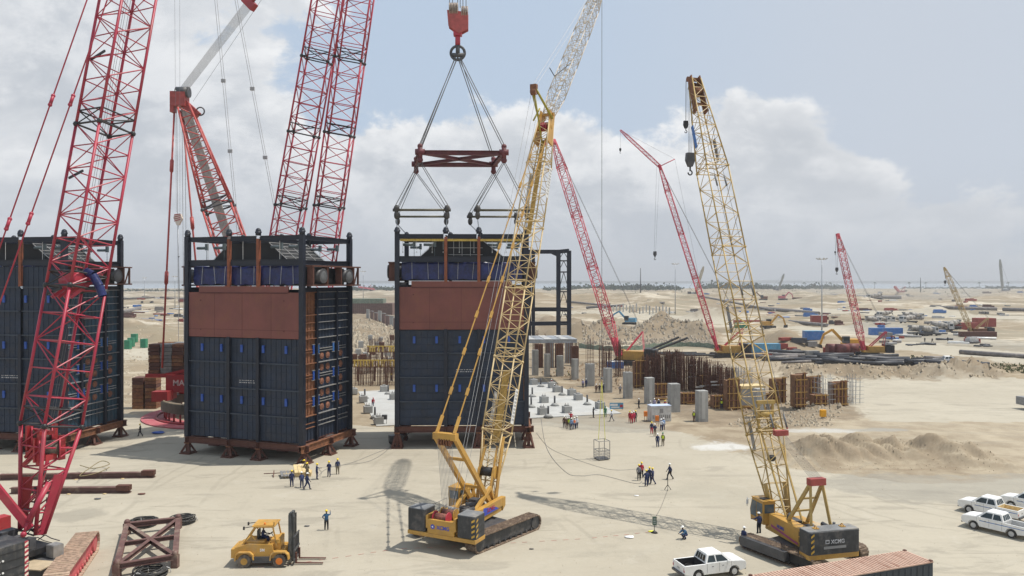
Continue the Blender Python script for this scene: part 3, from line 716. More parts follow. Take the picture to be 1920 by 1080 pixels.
for nm, xa, xb, Y, cp in (('front left', -15.75, -8.85, 105.5, (caps[0], caps[1])), ('front right', -4.7, 2.05, 105.8, (caps[2], caps[3])), ('rear left', -17.2, -9.9, 116.4, (capb[0], capb[1])), ('rear right', -6.3, .65, 116.6, (capb[2], capb[3]))):
    z = 32.3; t = thing('spreader_bar', '%s small spreader bar holding the lifted module by chains' % nm, 'spreader bar', ((xa + xb) / 2, Y, z), 0, 'small spreader bars above the lifted module')
    h = (xb - xa) / 2
    MB().tube((-h, 0, .1), (h, 0, .1), .16, 8).build('bar', pm('bar_olive', (.10, .09, .05), .5, .3), t)
    for s in (-1, 1):
        m = MB().sphere((s * h, 0, .25), .42, .3, .55); m.sphere((s * h, 0, -.6), .36, .3, .6); m.tube((s * h - .5 * (s == -1), 0, .1), (s * h + .5 * (s == 1), 0, .1), .22, 8); m.build('pulley_block', pm('pulley_dark', (.05, .045, .04), .5, .4), t)
    for s, c, k in ((-1, cp[0], 0), (1, cp[1], 1)):
        a = V((xa if s < 0 else xb, Y, z - 1.1))
        rope_thing('lift_chain', '%s lifting chain below the %s spreader bar' % ('left' if s < 0 else 'right', nm), [a, c + V((0, 0, .1))], .07, galv, 'chain', 'lifting chains on the module lugs')
    src = {'front left': NL, 'front right': NR, 'rear left': FL, 'rear right': FR}[nm]
    for s in (-1, 1):
        e = V((xa if s < 0 else xb, Y, z + .6))
        for k in (-.22, .22):
            rope_thing('wire_sling', '%s rope of the %s sling leg holding the %s small spreader bar' % ('left' if k < 0 else 'right', 'left' if s < 0 else 'right', nm), [src + V((k * .5, 0, -1.2)), e + V((k, 0, 0))], .05, rope, group='slings above the small spreader bars')
# ---------------------------------------------------------------- lattice work
def lattice(mb, p0, p1, u, w0, w1, d0, d1, n, rc, rl, rings=True, sides=(1, 1, 1, 1), cn=5):
    p0, p1 = V(p0), V(p1); a = (p1 - p0).normalized(); u = V(u); u = (u - a * u.dot(a)).normalized(); v = a.cross(u)
    def c(k, t):
        w = w0 + (w1 - w0) * t; d = d0 + (d1 - d0) * t; sx, sy = ((-1, -1), (1, -1), (1, 1), (-1, 1))[k % 4]
        return p0.lerp(p1, t) + u * (sx * w / 2) + v * (sy * d / 2)
    for k in range(4): mb.tube(c(k, 0), c(k, 1), rc, cn)
    for i in range(n):
        t0, t1 = i / n, (i + 1) / n
        for k in range(4):
            if not sides[k]: continue
            if (i + k) % 2: mb.tube(c(k, t0), c(k + 1, t1), rl, 4, cap=False)
            else: mb.tube(c(k + 1, t0), c(k, t1), rl, 4, cap=False)
            if rings and i: mb.tube(c(k, t0), c(k + 1, t0), rl, 4, cap=False)
    return c
def boom(t, p0, p1, u, prof, mt, rc, rl, bay=1.0, dark=None, name='boom_section', walkway=None):
    p0, p1 = V(p0), V(p1); L = (p1 - p0).length
    for (ta, wa, da), (tb, wb, db) in zip(prof, prof[1:]):
        m = MB(); n = max(2, round(L * (tb - ta) / (bay * max(.6, (wa + wb) / 2))))
        a, b = p0.lerp(p1, ta), p0.lerp(p1, tb)
        c = lattice(m, a, b, u, wa, wb, da, db, n, rc, rl)
        s = m.build(name, mt, t)
        if dark:
            q = MB()
            for k in range(4):
                q.tube(c(k, 0), c(k + 1, 0), rl * 1.6, 4); q.tube(c(k, .6 / n), c(k + 1, .6 / n), rl * 1.3, 4); q.tube(c(k, 0), c(k + 1, .6 / n), rl * 1.1, 4); q.sphere(c(k, 0), rc * 2.0, u=6, w=4)
            q.build('section_joint', dark, s)
    return L
def hookblock(t, top, bottom, w=.8, n=4, sz=1.0, m1=None, rr=.02, stripes=None):
    top, bottom = V(top), V(bottom)
    q = MB()
    for i in range(n): q.tube(top + V((w * (i / max(1, n - 1) - .5), 0, 0)), bottom + V((w * .5 * (i / max(1, n - 1) - .5), 0, sz * 1.0)), rr, 4, cap=False)
    q.build('hoist_rope', rope, t)
    m = MB(); m.prism([(-.42 * sz, 1.0 * sz), (.42 * sz, 1.0 * sz), (.5 * sz, .2 * sz), (.2 * sz, -.5 * sz), (-.2 * sz, -.5 * sz), (-.5 * sz, .2 * sz)], -.25 * sz, .25 * sz, 'y')
    o = m.build('hook_block', m1 or dgrey, t); o.location = bottom
    h = MB(); h.tube((0, 0, -.5 * sz), (0, 0, -.9 * sz), .09 * sz, 6); h.ring((0, 0, -1.15 * sz), (0, 1, 0), .24 * sz, .08 * sz, 10, 5, R(-60), R(230)); h.build('hook', blk, o)
    if stripes:
        s = MB()
        for k in range(4): s.bar((-.34 * sz, -.27 * sz, -.1 * sz + k * .26 * sz), (.34 * sz, -.27 * sz, .18 * sz + k * .24 * sz), .11 * sz, .02, up=V((0, 1, 0)))
        s.build('warning_stripe', stripes, o)
def crawler(t, cx, cy, L, w, h, rz, mshoe, mframe, name='track', detail=True, sh=.26):
    """one crawler: shoes laid round the frame, each its own piece"""
    r = h / 2
    def rot(x, y, z): c, s = math.cos(rz), math.sin(rz); return V((cx + x * c - y * s, cy + x * s + y * c, z))
    f = MB(); ax, ay = V((math.cos(rz), math.sin(rz), 0)), V((-math.sin(rz), math.cos(rz), 0))
    f.frame(rot(0, 0, h * .5), ax, ay, UP, L - h * .9, w * .62, h * .66)
    for sx in (-1, 1): f.tube(rot(sx * (L / 2 - r), -w * .4, r), rot(sx * (L / 2 - r), w * .4, r), r * .82, 14)
    fr = f.build(name, mframe, t)
    if detail:
        n = int((L - h) / .75)
        for s in (-1, 1):
            k = MB()
            for i in range(n): k.tube(rot(-L / 2 + r + .4 + i * .75, s * w * .31, h * .17), rot(-L / 2 + r + .4 + i * .75, s * w * .37, h * .17), h * .11, 8)
            k.build('roller', mframe, fr)
    pts = []; per = 2 * (L - h) + 2 * math.pi * (r - .05); n = int(per / sh)
    proto = MB(); proto.bx(-sh * .44, sh * .44, -w / 2, w / 2, -.05, .05); proto.bx(-sh * .12, sh * .12, -w / 2 + .03, w / 2 - .03, .05, .09)
    me = None
    joined = MB() if not detail else None
    for i in range(n):
        d = per * i / n; S = L - h; rr = r - .05; A = math.pi * rr
        if d < S: x, z, an = -S / 2 + d, h - .05, 0
        elif d < S + A: q = (d - S) / rr; x, z, an = S / 2 + rr * math.sin(q), r + rr * math.cos(q), -q
        elif d < 2 * S + A: x, z, an = S / 2 - (d - S - A), .05, math.pi
        else: q = (d - 2 * S - A) / rr; x, z, an = -S / 2 - rr * math.sin(q), r - rr * math.cos(q), math.pi - q
        if joined is not None:
            c, s = math.cos(an), math.sin(an); joined.frame(rot(x, 0, z), ax * c + UP * s, ay, UP * c - ax * s, sh * .86, w, .11)
        else:
            if me is None: ob = proto.build('track_shoe', mshoe, fr); me = ob.data
            else: ob = bpy.data.objects.new('track_shoe', me); sc.collection.objects.link(ob); ob.parent = fr
            ob.location = rot(x, 0, z); ob.rotation_euler = Matrix(((ax * math.cos(an) + UP * math.sin(an)), ay, (UP * math.cos(an) - ax * math.sin(an)))).transposed().to_euler()
    if joined is not None: joined.build('track_shoes', mshoe, fr)
    return fr
def text(s, size, mt, parent, loc, rot, ext=.01, name='lettering'):
    cu = bpy.data.curves.new('t', 'FONT'); cu.body = s; cu.size = size; cu.extrude = ext; cu.align_x = 'CENTER'; cu.offset = size * .02
    o = bpy.data.objects.new('t', cu); sc.collection.objects.link(o); bpy.context.view_layer.update()
    me = bpy.data.meshes.new_from_object(o.evaluated_get(bpy.context.evaluated_depsgraph_get())); bpy.data.objects.remove(o)
    me.materials.clear(); me.materials.append(mt); ob = bpy.data.objects.new(name, me); sc.collection.objects.link(ob); ob.parent = parent
    ob.location = loc; ob.rotation_euler = rot; return ob
def inv(t, p):   # world point into the local frame of a top-level thing (translation and z turn only)
    d = V(p) - V(t.location); c, s = math.cos(-t.rotation_euler[2]), math.sin(-t.rotation_euler[2])
    return V((d.x * c - d.y * s, d.x * s + d.y * c, d.z))
def stripes(par, x, y, z0, z1, w, m1, horizontal=True, face='y'):
    m = MB(); z = z0
    while z < z1 - .2:
        if face == 'y': m.add([(x - w / 2, y, z), (x + w / 2, y, z + .18), (x + w / 2, y, z + .36), (x - w / 2, y, z + .18)], [(0, 1, 2, 3)])
        else: m.add([(x, y - w / 2, z), (x, y + w / 2, z + .18), (x, y + w / 2, z + .36), (x, y - w / 2, z + .18)], [(0, 1, 2, 3)])
        z += .42
    return m.build('warning_stripe', m1, par)
# ---------------------------------------------------------------- yellow crawler crane in the middle
def cab(t, x, y, z, m, w=1.1, l=1.8, h=1.75):
    pr = [(y - l / 2, z), (y + l / 2, z), (y + l / 2 + .12, z + h * .45), (y + l / 2 - .25, z + h), (y - l / 2, z + h)]
    c = MB(); c.prism(pr, x - w / 2, x + w / 2, 'x'); c.bx(x - w / 2 - .04, x + w / 2 + .04, y - l / 2 - .05, y + l / 2 - .15, z + h, z + h + .07)
    o = c.build('cab', m, t)
    for s in (-1, 1):
        q = MB(); q.prism([(y - l / 2 + .15, z + h * .48), (y + l * .02, z + h * .48), (y + l * .02, z + h * .9), (y - l / 2 + .15, z + h * .9)], x + s * (w / 2 + .005), x + s * (w / 2 + .02), 'x'); q.build('window', glassb, o)
        q = MB(); q.prism([(y + l * .06, z + h * .2), (y + l / 2 - .02, z + h * .2), (y + l / 2 + .04, z + h * .45), (y + l / 2 - .26, z + h * .9), (y + l * .06, z + h * .9)], x + s * (w / 2 + .005), x + s * (w / 2 + .02), 'x'); q.build('door_window', glassb, o)
    q = MB(); q.bx(x - w / 2 + .12, x + w / 2 - .12, y - l / 2 - .02, y - l / 2 - .004, z + h * .5, z + h * .88); q.build('rear_window', glassb, o)
    q = MB(); q.add([(x - w / 2 + .08, y + l / 2 + .135, z + h * .47), (x + w / 2 - .08, y + l / 2 + .135, z + h * .47), (x + w / 2 - .08, y + l / 2 - .225, z + h * .95), (x - w / 2 + .08, y + l / 2 - .225, z + h * .95)], [(0, 1, 2, 3)]); q.build('windscreen', glassb, o)
    return o
HD1 = R(64); h1 = V((math.cos(HD1), math.sin(HD1), 0)); S1 = V((-3.62, 69.38, 0)); RZ1 = HD1 - R(90)
y1 = thing('crawler_crane', 'central yellow crawler crane with two black side counterweights and pale luffing jib', 'crawler crane', S1, RZ1)
for s in (-1, 1): pass
ta = R(51) - RZ1
pv = V((-math.sin(ta), math.cos(ta), 0)); fw = V((math.cos(ta), math.sin(ta), 0))
for s in (-1, 1):
    c = fw * .65 + pv * (s * 3.35); crawler(y1, c.x, c.y, 9.1, 1.15, 1.4, ta, shoe, cwt)
m = MB(); m.frame((0, 0, .95), fw, pv, UP, 2.6, 5.6, .7); m.tube((0, 0, .9), (0, 0, 1.5), 1.35, 20)
for s in (-1, 1): m.frame(fw * (2.3 * s) + V((0, 0, .75)), fw, pv, UP, .8, 5.8, .5)
m.build('car_body', dgrey, y1)
m = MB(); m.bx(-1.55, 1.55, -4.2, 2.9, 1.5, 1.95); m.bx(-3.3, 3.3, -5.35, -3.6, 1.15, 1.5); m.bx(-1.35, 1.35, -4.9, -4.2, 1.5, 2.1); m.build('deck', yel, y1)
m = MB(); m.bx(1.15, 1.62, -3.2, 3.0, 1.95, 2.75); m.bx(-1.62, -1.2, -3.2, 1.0, 1.95, 2.6); m.prism([(3.0, 1.5), (3.6, 1.9), (3.6, 2.7), (3.0, 2.75)], 1.15, 1.62, 'x'); m.build('side_housing', yel, y1)
m = MB(); m.bx(-1.15, 1.1, -3.0, 1.0, 2.3, 2.42); m.build('walkway_plate', pm('dusty_deck', (.45, .36, .24), .8, .15, 1, DUST, .6), y1)
for s in (-1, 1):
    m = MB(); x0, x1 = (s * 1.55, s * 3.3) if s > 0 else (s * 3.3, s * 1.55)
    m.prism([(x0 + .12, -5.35), (x1 - .12, -5.35), (x1, -5.23), (x1, -3.72), (x1 - .12, -3.6), (x0 + .12, -3.6), (x0, -3.72), (x0, -5.23)], 1.52, 3.35, 'z')
    o = m.build('counterweight', cwt, y1)
    q = MB()
    for z in (1.98, 2.44, 2.9): q.bx(x0 - .012, x1 + .012, -5.1, -3.85, z, z + .025)
    q.build('slab_joint', blk, o); q = MB(); q.prism([(x0 + .1, -5.3), (x1 - .1, -5.3), (x1 - .04, -5.2), (x1 - .04, -3.75), (x1 - .1, -3.65), (x0 + .1, -3.65), (x0 + .04, -3.75), (x0 + .04, -5.2)], 3.355, 3.40, 'z'); q.build('top_plate', pm('dusty_grey_top', (.17, .175, .18), .7, .2, 1, DUST, .5), o)
    if s > 0: stripes(o, 3.1, -5.36, 1.6, 3.2, .3, pm('stripe_yellow', (.6, .36, .05), .6, .2))
    stripes(o, s * 3.305, -5.0, 1.6, 3.2, .3, MATS['stripe_yellow'], face='x') if s > 0 else None
m = MB(); m.bx(-1.3, 1.3, -5.38, -5.16, 1.5, 2.7); m.bx(-1.45, -1.25, -5.38, -3.8, 1.9, 3.0); m.bx(1.25, 1.45, -5.38, -3.8, 1.9, 3.0); o = m.build('rear_panel', yel, y1)
text('XCMG', .42, blogo, o, (.25, -5.40, 1.95), (R(90), 0, 0)); q = MB(); q.tube((-.75, -5.39, 2.1), (-.75, -5.40, 2.1), .2, 14); l = q.build('logo_disc', blogo, o); q = MB(); q.tube((-.75, -5.40, 2.1), (-.75, -5.412, 2.1), .11, 3); q.build('logo_mark', wlogo, l)
text('XCMG', .5, pm('logo_redblue', (.35, .03, .08), .5, .1), y1, (1.64, .6, 2.15), (R(90), 0, R(90))); q = MB(); q.prism([(-1.2, 2.0), (2.2, 1.95), (1.6, 2.25), (-.7, 2.7)], 1.625, 1.632, 'x'); q.build('side_flash', blogo, y1)
m = MB(); m.bx(-1.0, 1.0, -5.25, -4.4, 2.35, 2.5); m.build('winch_bed', yel, y1)
for y in (-4.75, -3.55):
    m = MB().tube((-.85, y, 2.75), (.35, y, 2.75), .36, 14); o = m.build('winch_drum', pm('winch_rope_rust', (.20, .07, .05), .8, .4, 6), y1)
    q = MB()
    for x in (-.92, .38): q.tube((x, y, 2.75), (x + .07, y, 2.75), .52, 16)
    q.build('drum_flange', yel if y > -4 else brightred, o)
m = MB(); m.tube((.45, -2.6, 2.75), (1.0, -1.4, 2.75), .22, 8); m.tube((-.3, -.6, 2.7), (.6, .0, 2.7), .28, 8); m.bx(-.5, .3, .3, 1.1, 2.4, 3.0); m.bx(-.2, .5, -1.9, -1.2, 2.42, 2.9); m.build('engine_parts', dgrey, y1)
m = MB(); m.tube((-1.05, -2.2, 2.75), (-.1, -2.4, 2.75), .2, 10); m.build('exhaust_silencer', lgrey, y1)
cab(y1, -1.95, 1.2, 1.95, yel, 1.15, 2.0, 1.9)
m = MB()
for yy in (-3.0, -1.8, -.6): m.tube((-2.3, yy, 1.95), (-2.3, yy, 3.1), .03, 4)
for z in (2.5, 3.1): m.tube((-2.3, -3.0, z), (-2.3, -.4, z), .03, 4)
m.bx(-2.35, -1.6, -3.1, .2, 1.88, 1.95); m.build('handrail', mgrey, y1)
BF = V((0, 2.8, 2.25)); BT = BF + V((0, 14.06, 38.1)); a1 = (BT - BF).normalized()
boom(y1, BF, BT, (1, 0, 0), [(0, 1.0, .5), (.16, 2.15, 2.0), (.335, 2.15, 2.0), (.51, 2.15, 2.0), (.69, 2.15, 2.0), (.86, 2.05, 1.9), (1, 1.2, 1.1)], yelpale, .08, .034, .62, dark=yelpale)
m = MB()
for s in (-1, 1):
    m.bar(BF + V((s * .95, 0, 0)), BF + a1 * 6.2 + V((s * 1.05, -.7, 0)), .12, .5, up=V((0, -1, 0)))
m.build('boom_foot_plate', yel, y1)
m = MB().tube((-.75, 3.2, 4.9), (.75, 3.2, 4.9), .42, 14); o = m.build('boom_winch', blk, y1); q = MB()
for x in (-.85, .77): q.tube((x, 3.2, 4.9), (x + .08, 3.2, 4.9), .6, 16)
q.build('drum_flange', yel, o)
vv = a1.cross(V((1, 0, 0))).normalized()
m = MB(); m.bar(BF + a1 * 5.5 - vv * 0 , BF + a1 * 12.5, .75, .08, up=vv); o = m.build('boom_walkway', pm('ochre_mesh', (.36, .23, .06), .8, .3, 6), y1)
m = MB(); m.bar(BF + a1 * 27, BF + a1 * 38, .5, .08, up=vv); o = m.build('boom_walkway', MATS['ochre_mesh'], y1)
for (s, f0) in ((-1, 7.0), (1, 7.4), (-1, 31), (1, 31.5)):
    m = MB(); m.bar(BF + a1 * f0 + V((s * 1.12, 0, 0)) + vv * .6, BF + a1 * (f0 + 3.4) + V((s * 1.12, 0, 0)) + vv * .6, .03, .62, up=vv); o = m.build('banner', lgrey if s < 0 else white, y1)
    q = MB(); k = f0 + .3
    while k < f0 + 3.1:
        for d in (-.16, 0.02, .18): q.bar(BF + a1 * k + V((s * 1.14, 0, 0)) + vv * (.6 + d), BF + a1 * (k + .2) + V((s * 1.14, 0, 0)) + vv * (.6 + d + .03), .02, .05, up=vv)
        k += .34
    q.build('banner_print', dgrey, o)
# boom head
m = MB()
for s in (-1, 1): m.bar(BT - a1 * 3.0 + V((s * .8, 0, 0)), BT + a1 * .8 + V((s * .55, 0, 0)), .14, 1.3, up=vv)
m.bar(BT - a1 * 1.0 + V((-.8, 0, 0)), BT - a1 * 1.0 + V((.8, 0, 0)), .3); m.bar(BT + a1 * .6 + V((-.8, 0, 0)), BT + a1 * .6 + V((.8, 0, 0)), .3)
o = m.build('boom_head', yel, y1)
m = MB()
for x in (-.35, -.15, .05, .25): m.tube(BT + V((x, -.5, -.9)), BT + V((x + .1, -.5, -.9)), .5, 14)
for x in (-.35, .25): m.tube(BT + V((x, .5, -2.4)), BT + V((x + .1, .5, -2.4)), .42, 14)
m.build('sheave', brightred, o)
# luffing jib, strut and pendants
JT = inv(y1, (11.6, 100.5, 61.0)); JT.x = 0; JB = BT + V((0, .3, .3))
boom(y1, JB, JT, (1, 0, 0), [(0, .9, .8), (.14, 1.5, 1.4), (.36, 1.5, 1.4), (.58, 1.5, 1.4), (.8, 1.45, 1.35), (1, .7, .7)], greylat, .06, .03, .62, name='jib_section')
ST = BT + V((-.2, -2.9, 2.7))
m = MB()
for s in (-1, 1): m.tube(BT + V((s * .8, -.2, 0)), ST + V((s * .25, 0, 0)), .13, 6)
o = m.build('jib_strut', grn_y, y1)
m = MB(); m.bar(ST + V((-.35, 0, .25)), ST + V((.35, 0, .25)), .5); m.tube(ST + V((-.3, 0, -.25)), ST + V((.3, 0, -.25)), .38, 12); m.build('strut_head', rusto, o)
m = MB(); m.tube(ST, BT + V((0, -1.1, -3.0)), .1, 6); m.tube(BT + V((-.3, -2.8, -.6)), BT + V((-.1, -1.6, .9)), .09, 6); m.build('strut_stay', grn_y, y1)
m = MB()
for s in (-.45, .45): m.tube(ST + V((s * .5, 0, .3)), JT + V((s, -.4, .3)), .028, 4)
for s in (-.3, .3): m.tube(ST + V((s, 0, -.4)), V((s * .4, -3.4, 3.1)), .02, 4)
m.tube(BT + V((0, -2.9, -.6)), V((0, -2, 3)), .018, 4)
m.build('jib_pendant', ropel, y1)
m = MB(); m.path([ST.lerp(JT, .20) + V((0, 0, -.3)), ST.lerp(JT, .22) + V((.2, .5, -1.4)), JB.lerp(JT, .36) + V((.2, 0, .2))], .05, 5); m.build('hose', blk, y1)
# mast (back hitch) with winch ropes
MT = V((0, -6.0 + 1.46 * 0 + 1.4, 9.5)); 
MT = inv(y1, (-5.63, 65.3, 9.5)); MT.x = 0
m = MB()
for s in (-1, 1): m.bar(V((s * .95, 1.7, 2.5)), MT + V((s * .95, 0, 0)), .32, .42, up=V((0, -1, .4)))
m.bar(MT + V((-1.1, 0, .1)), MT + V((1.1, 0, .1)), .6, .55); 
for k in (.25, .68): q_ = V((0, 1.7, 2.5)).lerp(MT, k); m.bar(q_ + V((-.95, 0, 0)), q_ + V((.95, 0, 0)), .18, .25)
o = m.build('mast', yel, y1)
m = MB()
for x in (-.5, -.25, 0, .25, .5): m.tube(MT + V((x, -.1, -.35)), MT + V((x + .1, -.1, -.35)), .34, 12)
m.build('mast_sheave', rusto, o)
m = MB()
for i in range(11): m.tube(MT + V((-.7 + i * .14, -.15, -.5)), V((-.75 + i * .13, -3.7, 2.9)), .02, 4, cap=False)
m.build('luffing_rope', ropel, y1)
BP = BT + V((0, -.7, -1.2))
for s in (-1, 1):
    a, b = MT + V((s * .85, 0, .35)), BP + V((s * .6, 0, 0)); m = MB(); m.bar(a, b, .075, .1)
    for k in range(1, 9): c = a.lerp(b, k / 9); d = (b - a).normalized() * .35; m.bar(c - d, c + d, .2, .2)
    m.bar(a, a + (b - a).normalized() * 1.6, .2, .24); m.build('pendant_bar', yel, y1)
m = MB()
for s in (-1, 1): m.bar(V((s * .9, 1.3, 2.3)), V((s * .6, 3.9, 7.2)), .16, .2)
m.build('back_stop', yel, y1)
for s in (-1, 1):
    m = MB(); m.bar(V((s * 1.0, -1.4, 2.4)), V((s * 1.0, 1.7, 3.9)), .3, .3); m.bar(V((s * 1.0, 1.7, 3.9)), V((s * .95, 2.4, 2.5)), .25, .25); m.build('mast_foot_arm', yel, y1)
# personnel basket on the jib hook, with its sling
bk = thing('man_basket', 'empty grey personnel basket hanging from yellow slings above the sandy pad', 'basket', (11.45, 98.6, .12), R(20))
for sx in (-.75, .75):
    for sy in (-.75, .75): MB().bar((sx, sy, 0), (sx, sy, 2.3), .07).build('post', mgrey, bk)
m = MB()
for z in (0.03, 1.1, 2.3):
    for s in (-.75, .75): m.bar((-.75, s, z), (.75, s, z), .06); m.bar((s, -.75, z), (s, .75, z), .06)
for k in range(1, 5):
    for s in (-.75, .75): m.bar((-.75 + .3 * k, s, 0), (-.75 + .3 * k, s, 1.1), .03); m.bar((s, -.75 + .3 * k, 0), (s, -.75 + .3 * k, 1.1), .03)
for z in (.35, .7):
    for s in (-.75, .75): m.bar((-.75, s, z), (.75, s, z), .03); m.bar((s, -.75, z), (s, .75, z), .03)
m.build('guard_rail', mgrey, bk); MB().bx(-.72, .72, -.72, .72, .03, .09).build('floor', dgrey, bk)
hk = V((11.45, 98.6, 10.0))
for s, lb in ((-.6, 'left'), (.62, 'right')):
    o = MB().bar(V((0, 0, 0)), V((s * .7, 0, -7.5)), .13, .05).build('lifting_sling', slingy); o.location = hk; tag(o, '%s bright yellow webbing sling holding the personnel basket' % lb, 'sling', 'yellow slings on the basket')
m = MB(); m.tube((0, 0, .3), V((11.5, 98.9, 61)) - hk, .03, 4); m.sphere((0, 0, .3), .16); o = m.build('hoist_line', rope); o.location = hk; tag(o, 'thin vertical hoist line above the yellow basket slings', 'rope')

# ---------------------------------------------------------------- yellow crawler crane on the right
HD2 = R(104.0); h2 = V((math.cos(HD2), math.sin(HD2), 0)); RC = V((25.15, 60.45, 0)); S2 = RC + h2 * 4.6; RZ2 = HD2 - R(90)
y2 = thing('crawler_crane', 'right hand yellow crawler crane with one wide black counterweight', 'crawler crane', S2, RZ2)
ta = R(121) - RZ2; pv = V((-math.sin(ta), math.cos(ta), 0)); fw = V((math.cos(ta), math.sin(ta), 0))
for s in (-1, 1):
    c = fw * -.4 + pv * (s * 2.9); crawler(y2, c.x, c.y, 7.6, 1.0, 1.15, ta, shoe, blk)
m = MB(); m.frame((0, 0, .85), fw, pv, UP, 2.4, 5.0, .6); m.tube((0, 0, .9), (0, 0, 1.3), 1.2, 20); m.build('car_body', dgrey, y2)
m = MB(); c = fw * .6 + pv * 3.45; m.frame(c + V((0, 0, .75)), fw, pv, UP, 4.6, .7, .75); m.build('side_step_box', dgrey, y2)
m = MB(); m.bx(-1.5, 1.5, -4.5, 2.6, 1.25, 1.6); m.build('deck', yel, y2)
m = MB(); m.bx(-1.55, -.55, -3.3, 2.0, 1.6, 2.75); o = m.build('engine_housing', yel, y2); q = MB()
for k in range(2):
    for j in range(4): q.bx(-1.57, -1.552, -3.1, -2.3, 1.75 + k * .45 + j * .09, 1.80 + k * .45 + j * .09)
q.build('louvre', blk, o)
q = MB(); q.prism([(-2.2, 1.4), (1.6, 1.75), (1.6, 1.95), (-2.2, 1.55)], -1.556, -1.562, 'x'); q.build('side_flash', pm('logo_magenta', (.35, .05, .18), .5, .1), o); text('XCMG', .35, blogo, o, (-1.58, .2, 1.95), (R(90), 0, R(-90)))
m = MB(); m.bx(.7, 1.55, -3.3, 1.8, 1.6, 2.4); m.build('side_housing', yel, y2)
m = MB(); m.prism([(-2.15, -4.75), (2.15, -4.75), (2.3, -4.6), (2.3, -3.5), (2.15, -3.35), (-2.15, -3.35), (-2.3, -3.5), (-2.3, -4.6)], 1.42, 3.2, 'z'); o = m.build('counterweight', cwt, y2)
q = MB(); q.prism([(-2.1, -4.7), (2.1, -4.7), (2.25, -4.57), (2.25, -3.52), (2.1, -3.4), (-2.1, -3.4), (-2.25, -3.52), (-2.25, -4.57)], 3.203, 3.25, 'z')
q.build('top_plate', MATS['dusty_grey_top'], o); m = MB(); m.bx(-2.25, 2.2, -4.7, -3.4, 1.05, 1.42); m.build('base_tray', yel, o)
for s in (-1.2, 1.2): m = MB(); m.ring((s, -4.0, 3.32), (1, 0, 0), .16, .04, 10, 5); m.bx(s - .2, s + .2, -4.2, -3.8, 3.25, 3.31); m.build('lifting_eye', yel, o)
text('XCMG', .42, glogo, o, (.25, -4.765, 2.25), (R(90), 0, 0)); q = MB(); q.bx(-.85, -.5, -4.765, -4.752, 2.25, 2.55); q.build('logo_box', glogo, o); q = MB(); q.bx(-.78, -.57, -4.78, -4.766, 2.33, 2.47); q.build('logo_gap', cwt, o)
q = MB(); q.bx(-1.0, 1.0, -4.765, -4.752, 1.85, 2.05); q.build('data_plate', pm('plate_grey', (.25, .25, .25), .6, .1), o)
stripes(o, -1.98, -4.765, 1.5, 3.1, .28, MATS['stripe_yellow'])
cab(y2, -1.35, 2.2 + 1.0, 1.7, yel, 1.15, 2.0, 1.95)
m = MB(); m.tube((-2.1, 4.5, 2.7), (-2.1, 4.5, 3.5), .03, 5); m.bx(-2.2, -2.0, 4.45, 4.5, 2.9, 3.3); m.tube((-1.9, 4.0, 3.4), (-2.1, 4.5, 3.4), .025, 4); m.build('wing_mirror', white, y2)
m = MB(); m.bx(-1.7, -1.0, 2.6, 3.2, 3.73, 3.77); m.build('cab_roof_guard', blk, y2)
m = MB(); m.tube((.2, -2.4, 2.3), (.2, -1.2, 2.3), .4, 12); m.tube((1.1, -3.0, 2.7), (1.0, -1.8, 2.8), .2, 8); m.tube((1.1, -3.0, 2.7), (1.15, -3.1, 3.3), .12, 8); m.tube((-.3, -1.0, 2.2), (.7, -1.0, 2.2), .38, 12); m.bx(-.4, .5, .2, 1.2, 1.6, 2.5); m.tube((-.9, 0, 2.95), (-.3, .6, 2.95), .2, 8); m.build('machinery', dgrey, y2)
m = MB().tube((-.35, -2.7, 2.15), (.55, -2.7, 2.15), .38, 12); m.build('winch_drum', MATS['winch_rope_rust'], y2)
m = MB(); m.bx(.75, 1.5, -2.8, -.5, 2.42, 2.5); m.bx(-.4, .6, -3.3, -2.9, 1.62, 2.6); m.build('walkway_plate', MATS['dusty_deck'], y2)
BF = V((0, 2.4, 2.1)); BTw = V((19.4, 82.8, 44.2)); BT = inv(y2, BTw); BT.x = 0; a2 = (BT - BF).normalized(); vv = a2.cross(V((1, 0, 0))).normalized()
boom(y2, BF, BT, (1, 0, 0), [(0, 1.5, .5), (.165, 2.4, 2.2), (.36, 2.4, 2.2), (.56, 2.4, 2.2), (.76, 2.4, 2.2), (1, 1.0, .9)], pm('boom_ochre', (.40, .27, .08), .45, .15, .8, (.33, .24, .12), .4), .075, .034, .72, dark=MATS['boom_ochre'])
bo = MATS['boom_ochre']
m = MB()
for s in (-1, 1): m.bar(BF + V((s * .8, 0, 0)), BF + a2 * 3.0 + V((s * .95, 0, 0)), .1, .55, up=V((0, -1, 0)))
m.build('boom_foot_plate', bo, y2)
m = MB()
for s in (-1, 1): m.bar(BT - a2 * 4 + V((s * .62, 0, 0)), BT + a2 * .4 + V((s * .5, 0, 0)), .12, .8, up=vv)
for k in (-3, -2, -1, .2): m.bar(BT + a2 * k + V((-.6, 0, 0)), BT + a2 * k + V((.6, 0, 0)), .2)
m.bar(BT, BT + V((0, 1.5, .5)), .5, .3); o = m.build('boom_head', rusto, y2); m = MB()
for x in (-.35, -.1, .15): m.tube(BT + V((x, .4, -.6)), BT + V((x + .1, .4, -.6)), .45, 14)
m.tube(BT + V((-.1, 1.5, .5)), BT + V((.1, 1.5, .5)), .3, 12); m.tube(BT + V((-.4, -.6, -1.3)), BT + V((.4, -.6, -1.3)), .4, 10); m.build('sheave', rusto, o)
m = MB(); cc = BF + a2 * 9.0
for s in (-1, 1): m.bar(cc + V((s * .7, -.7, -.9)), cc + V((s * .7, -.7, 1.2)), .18)
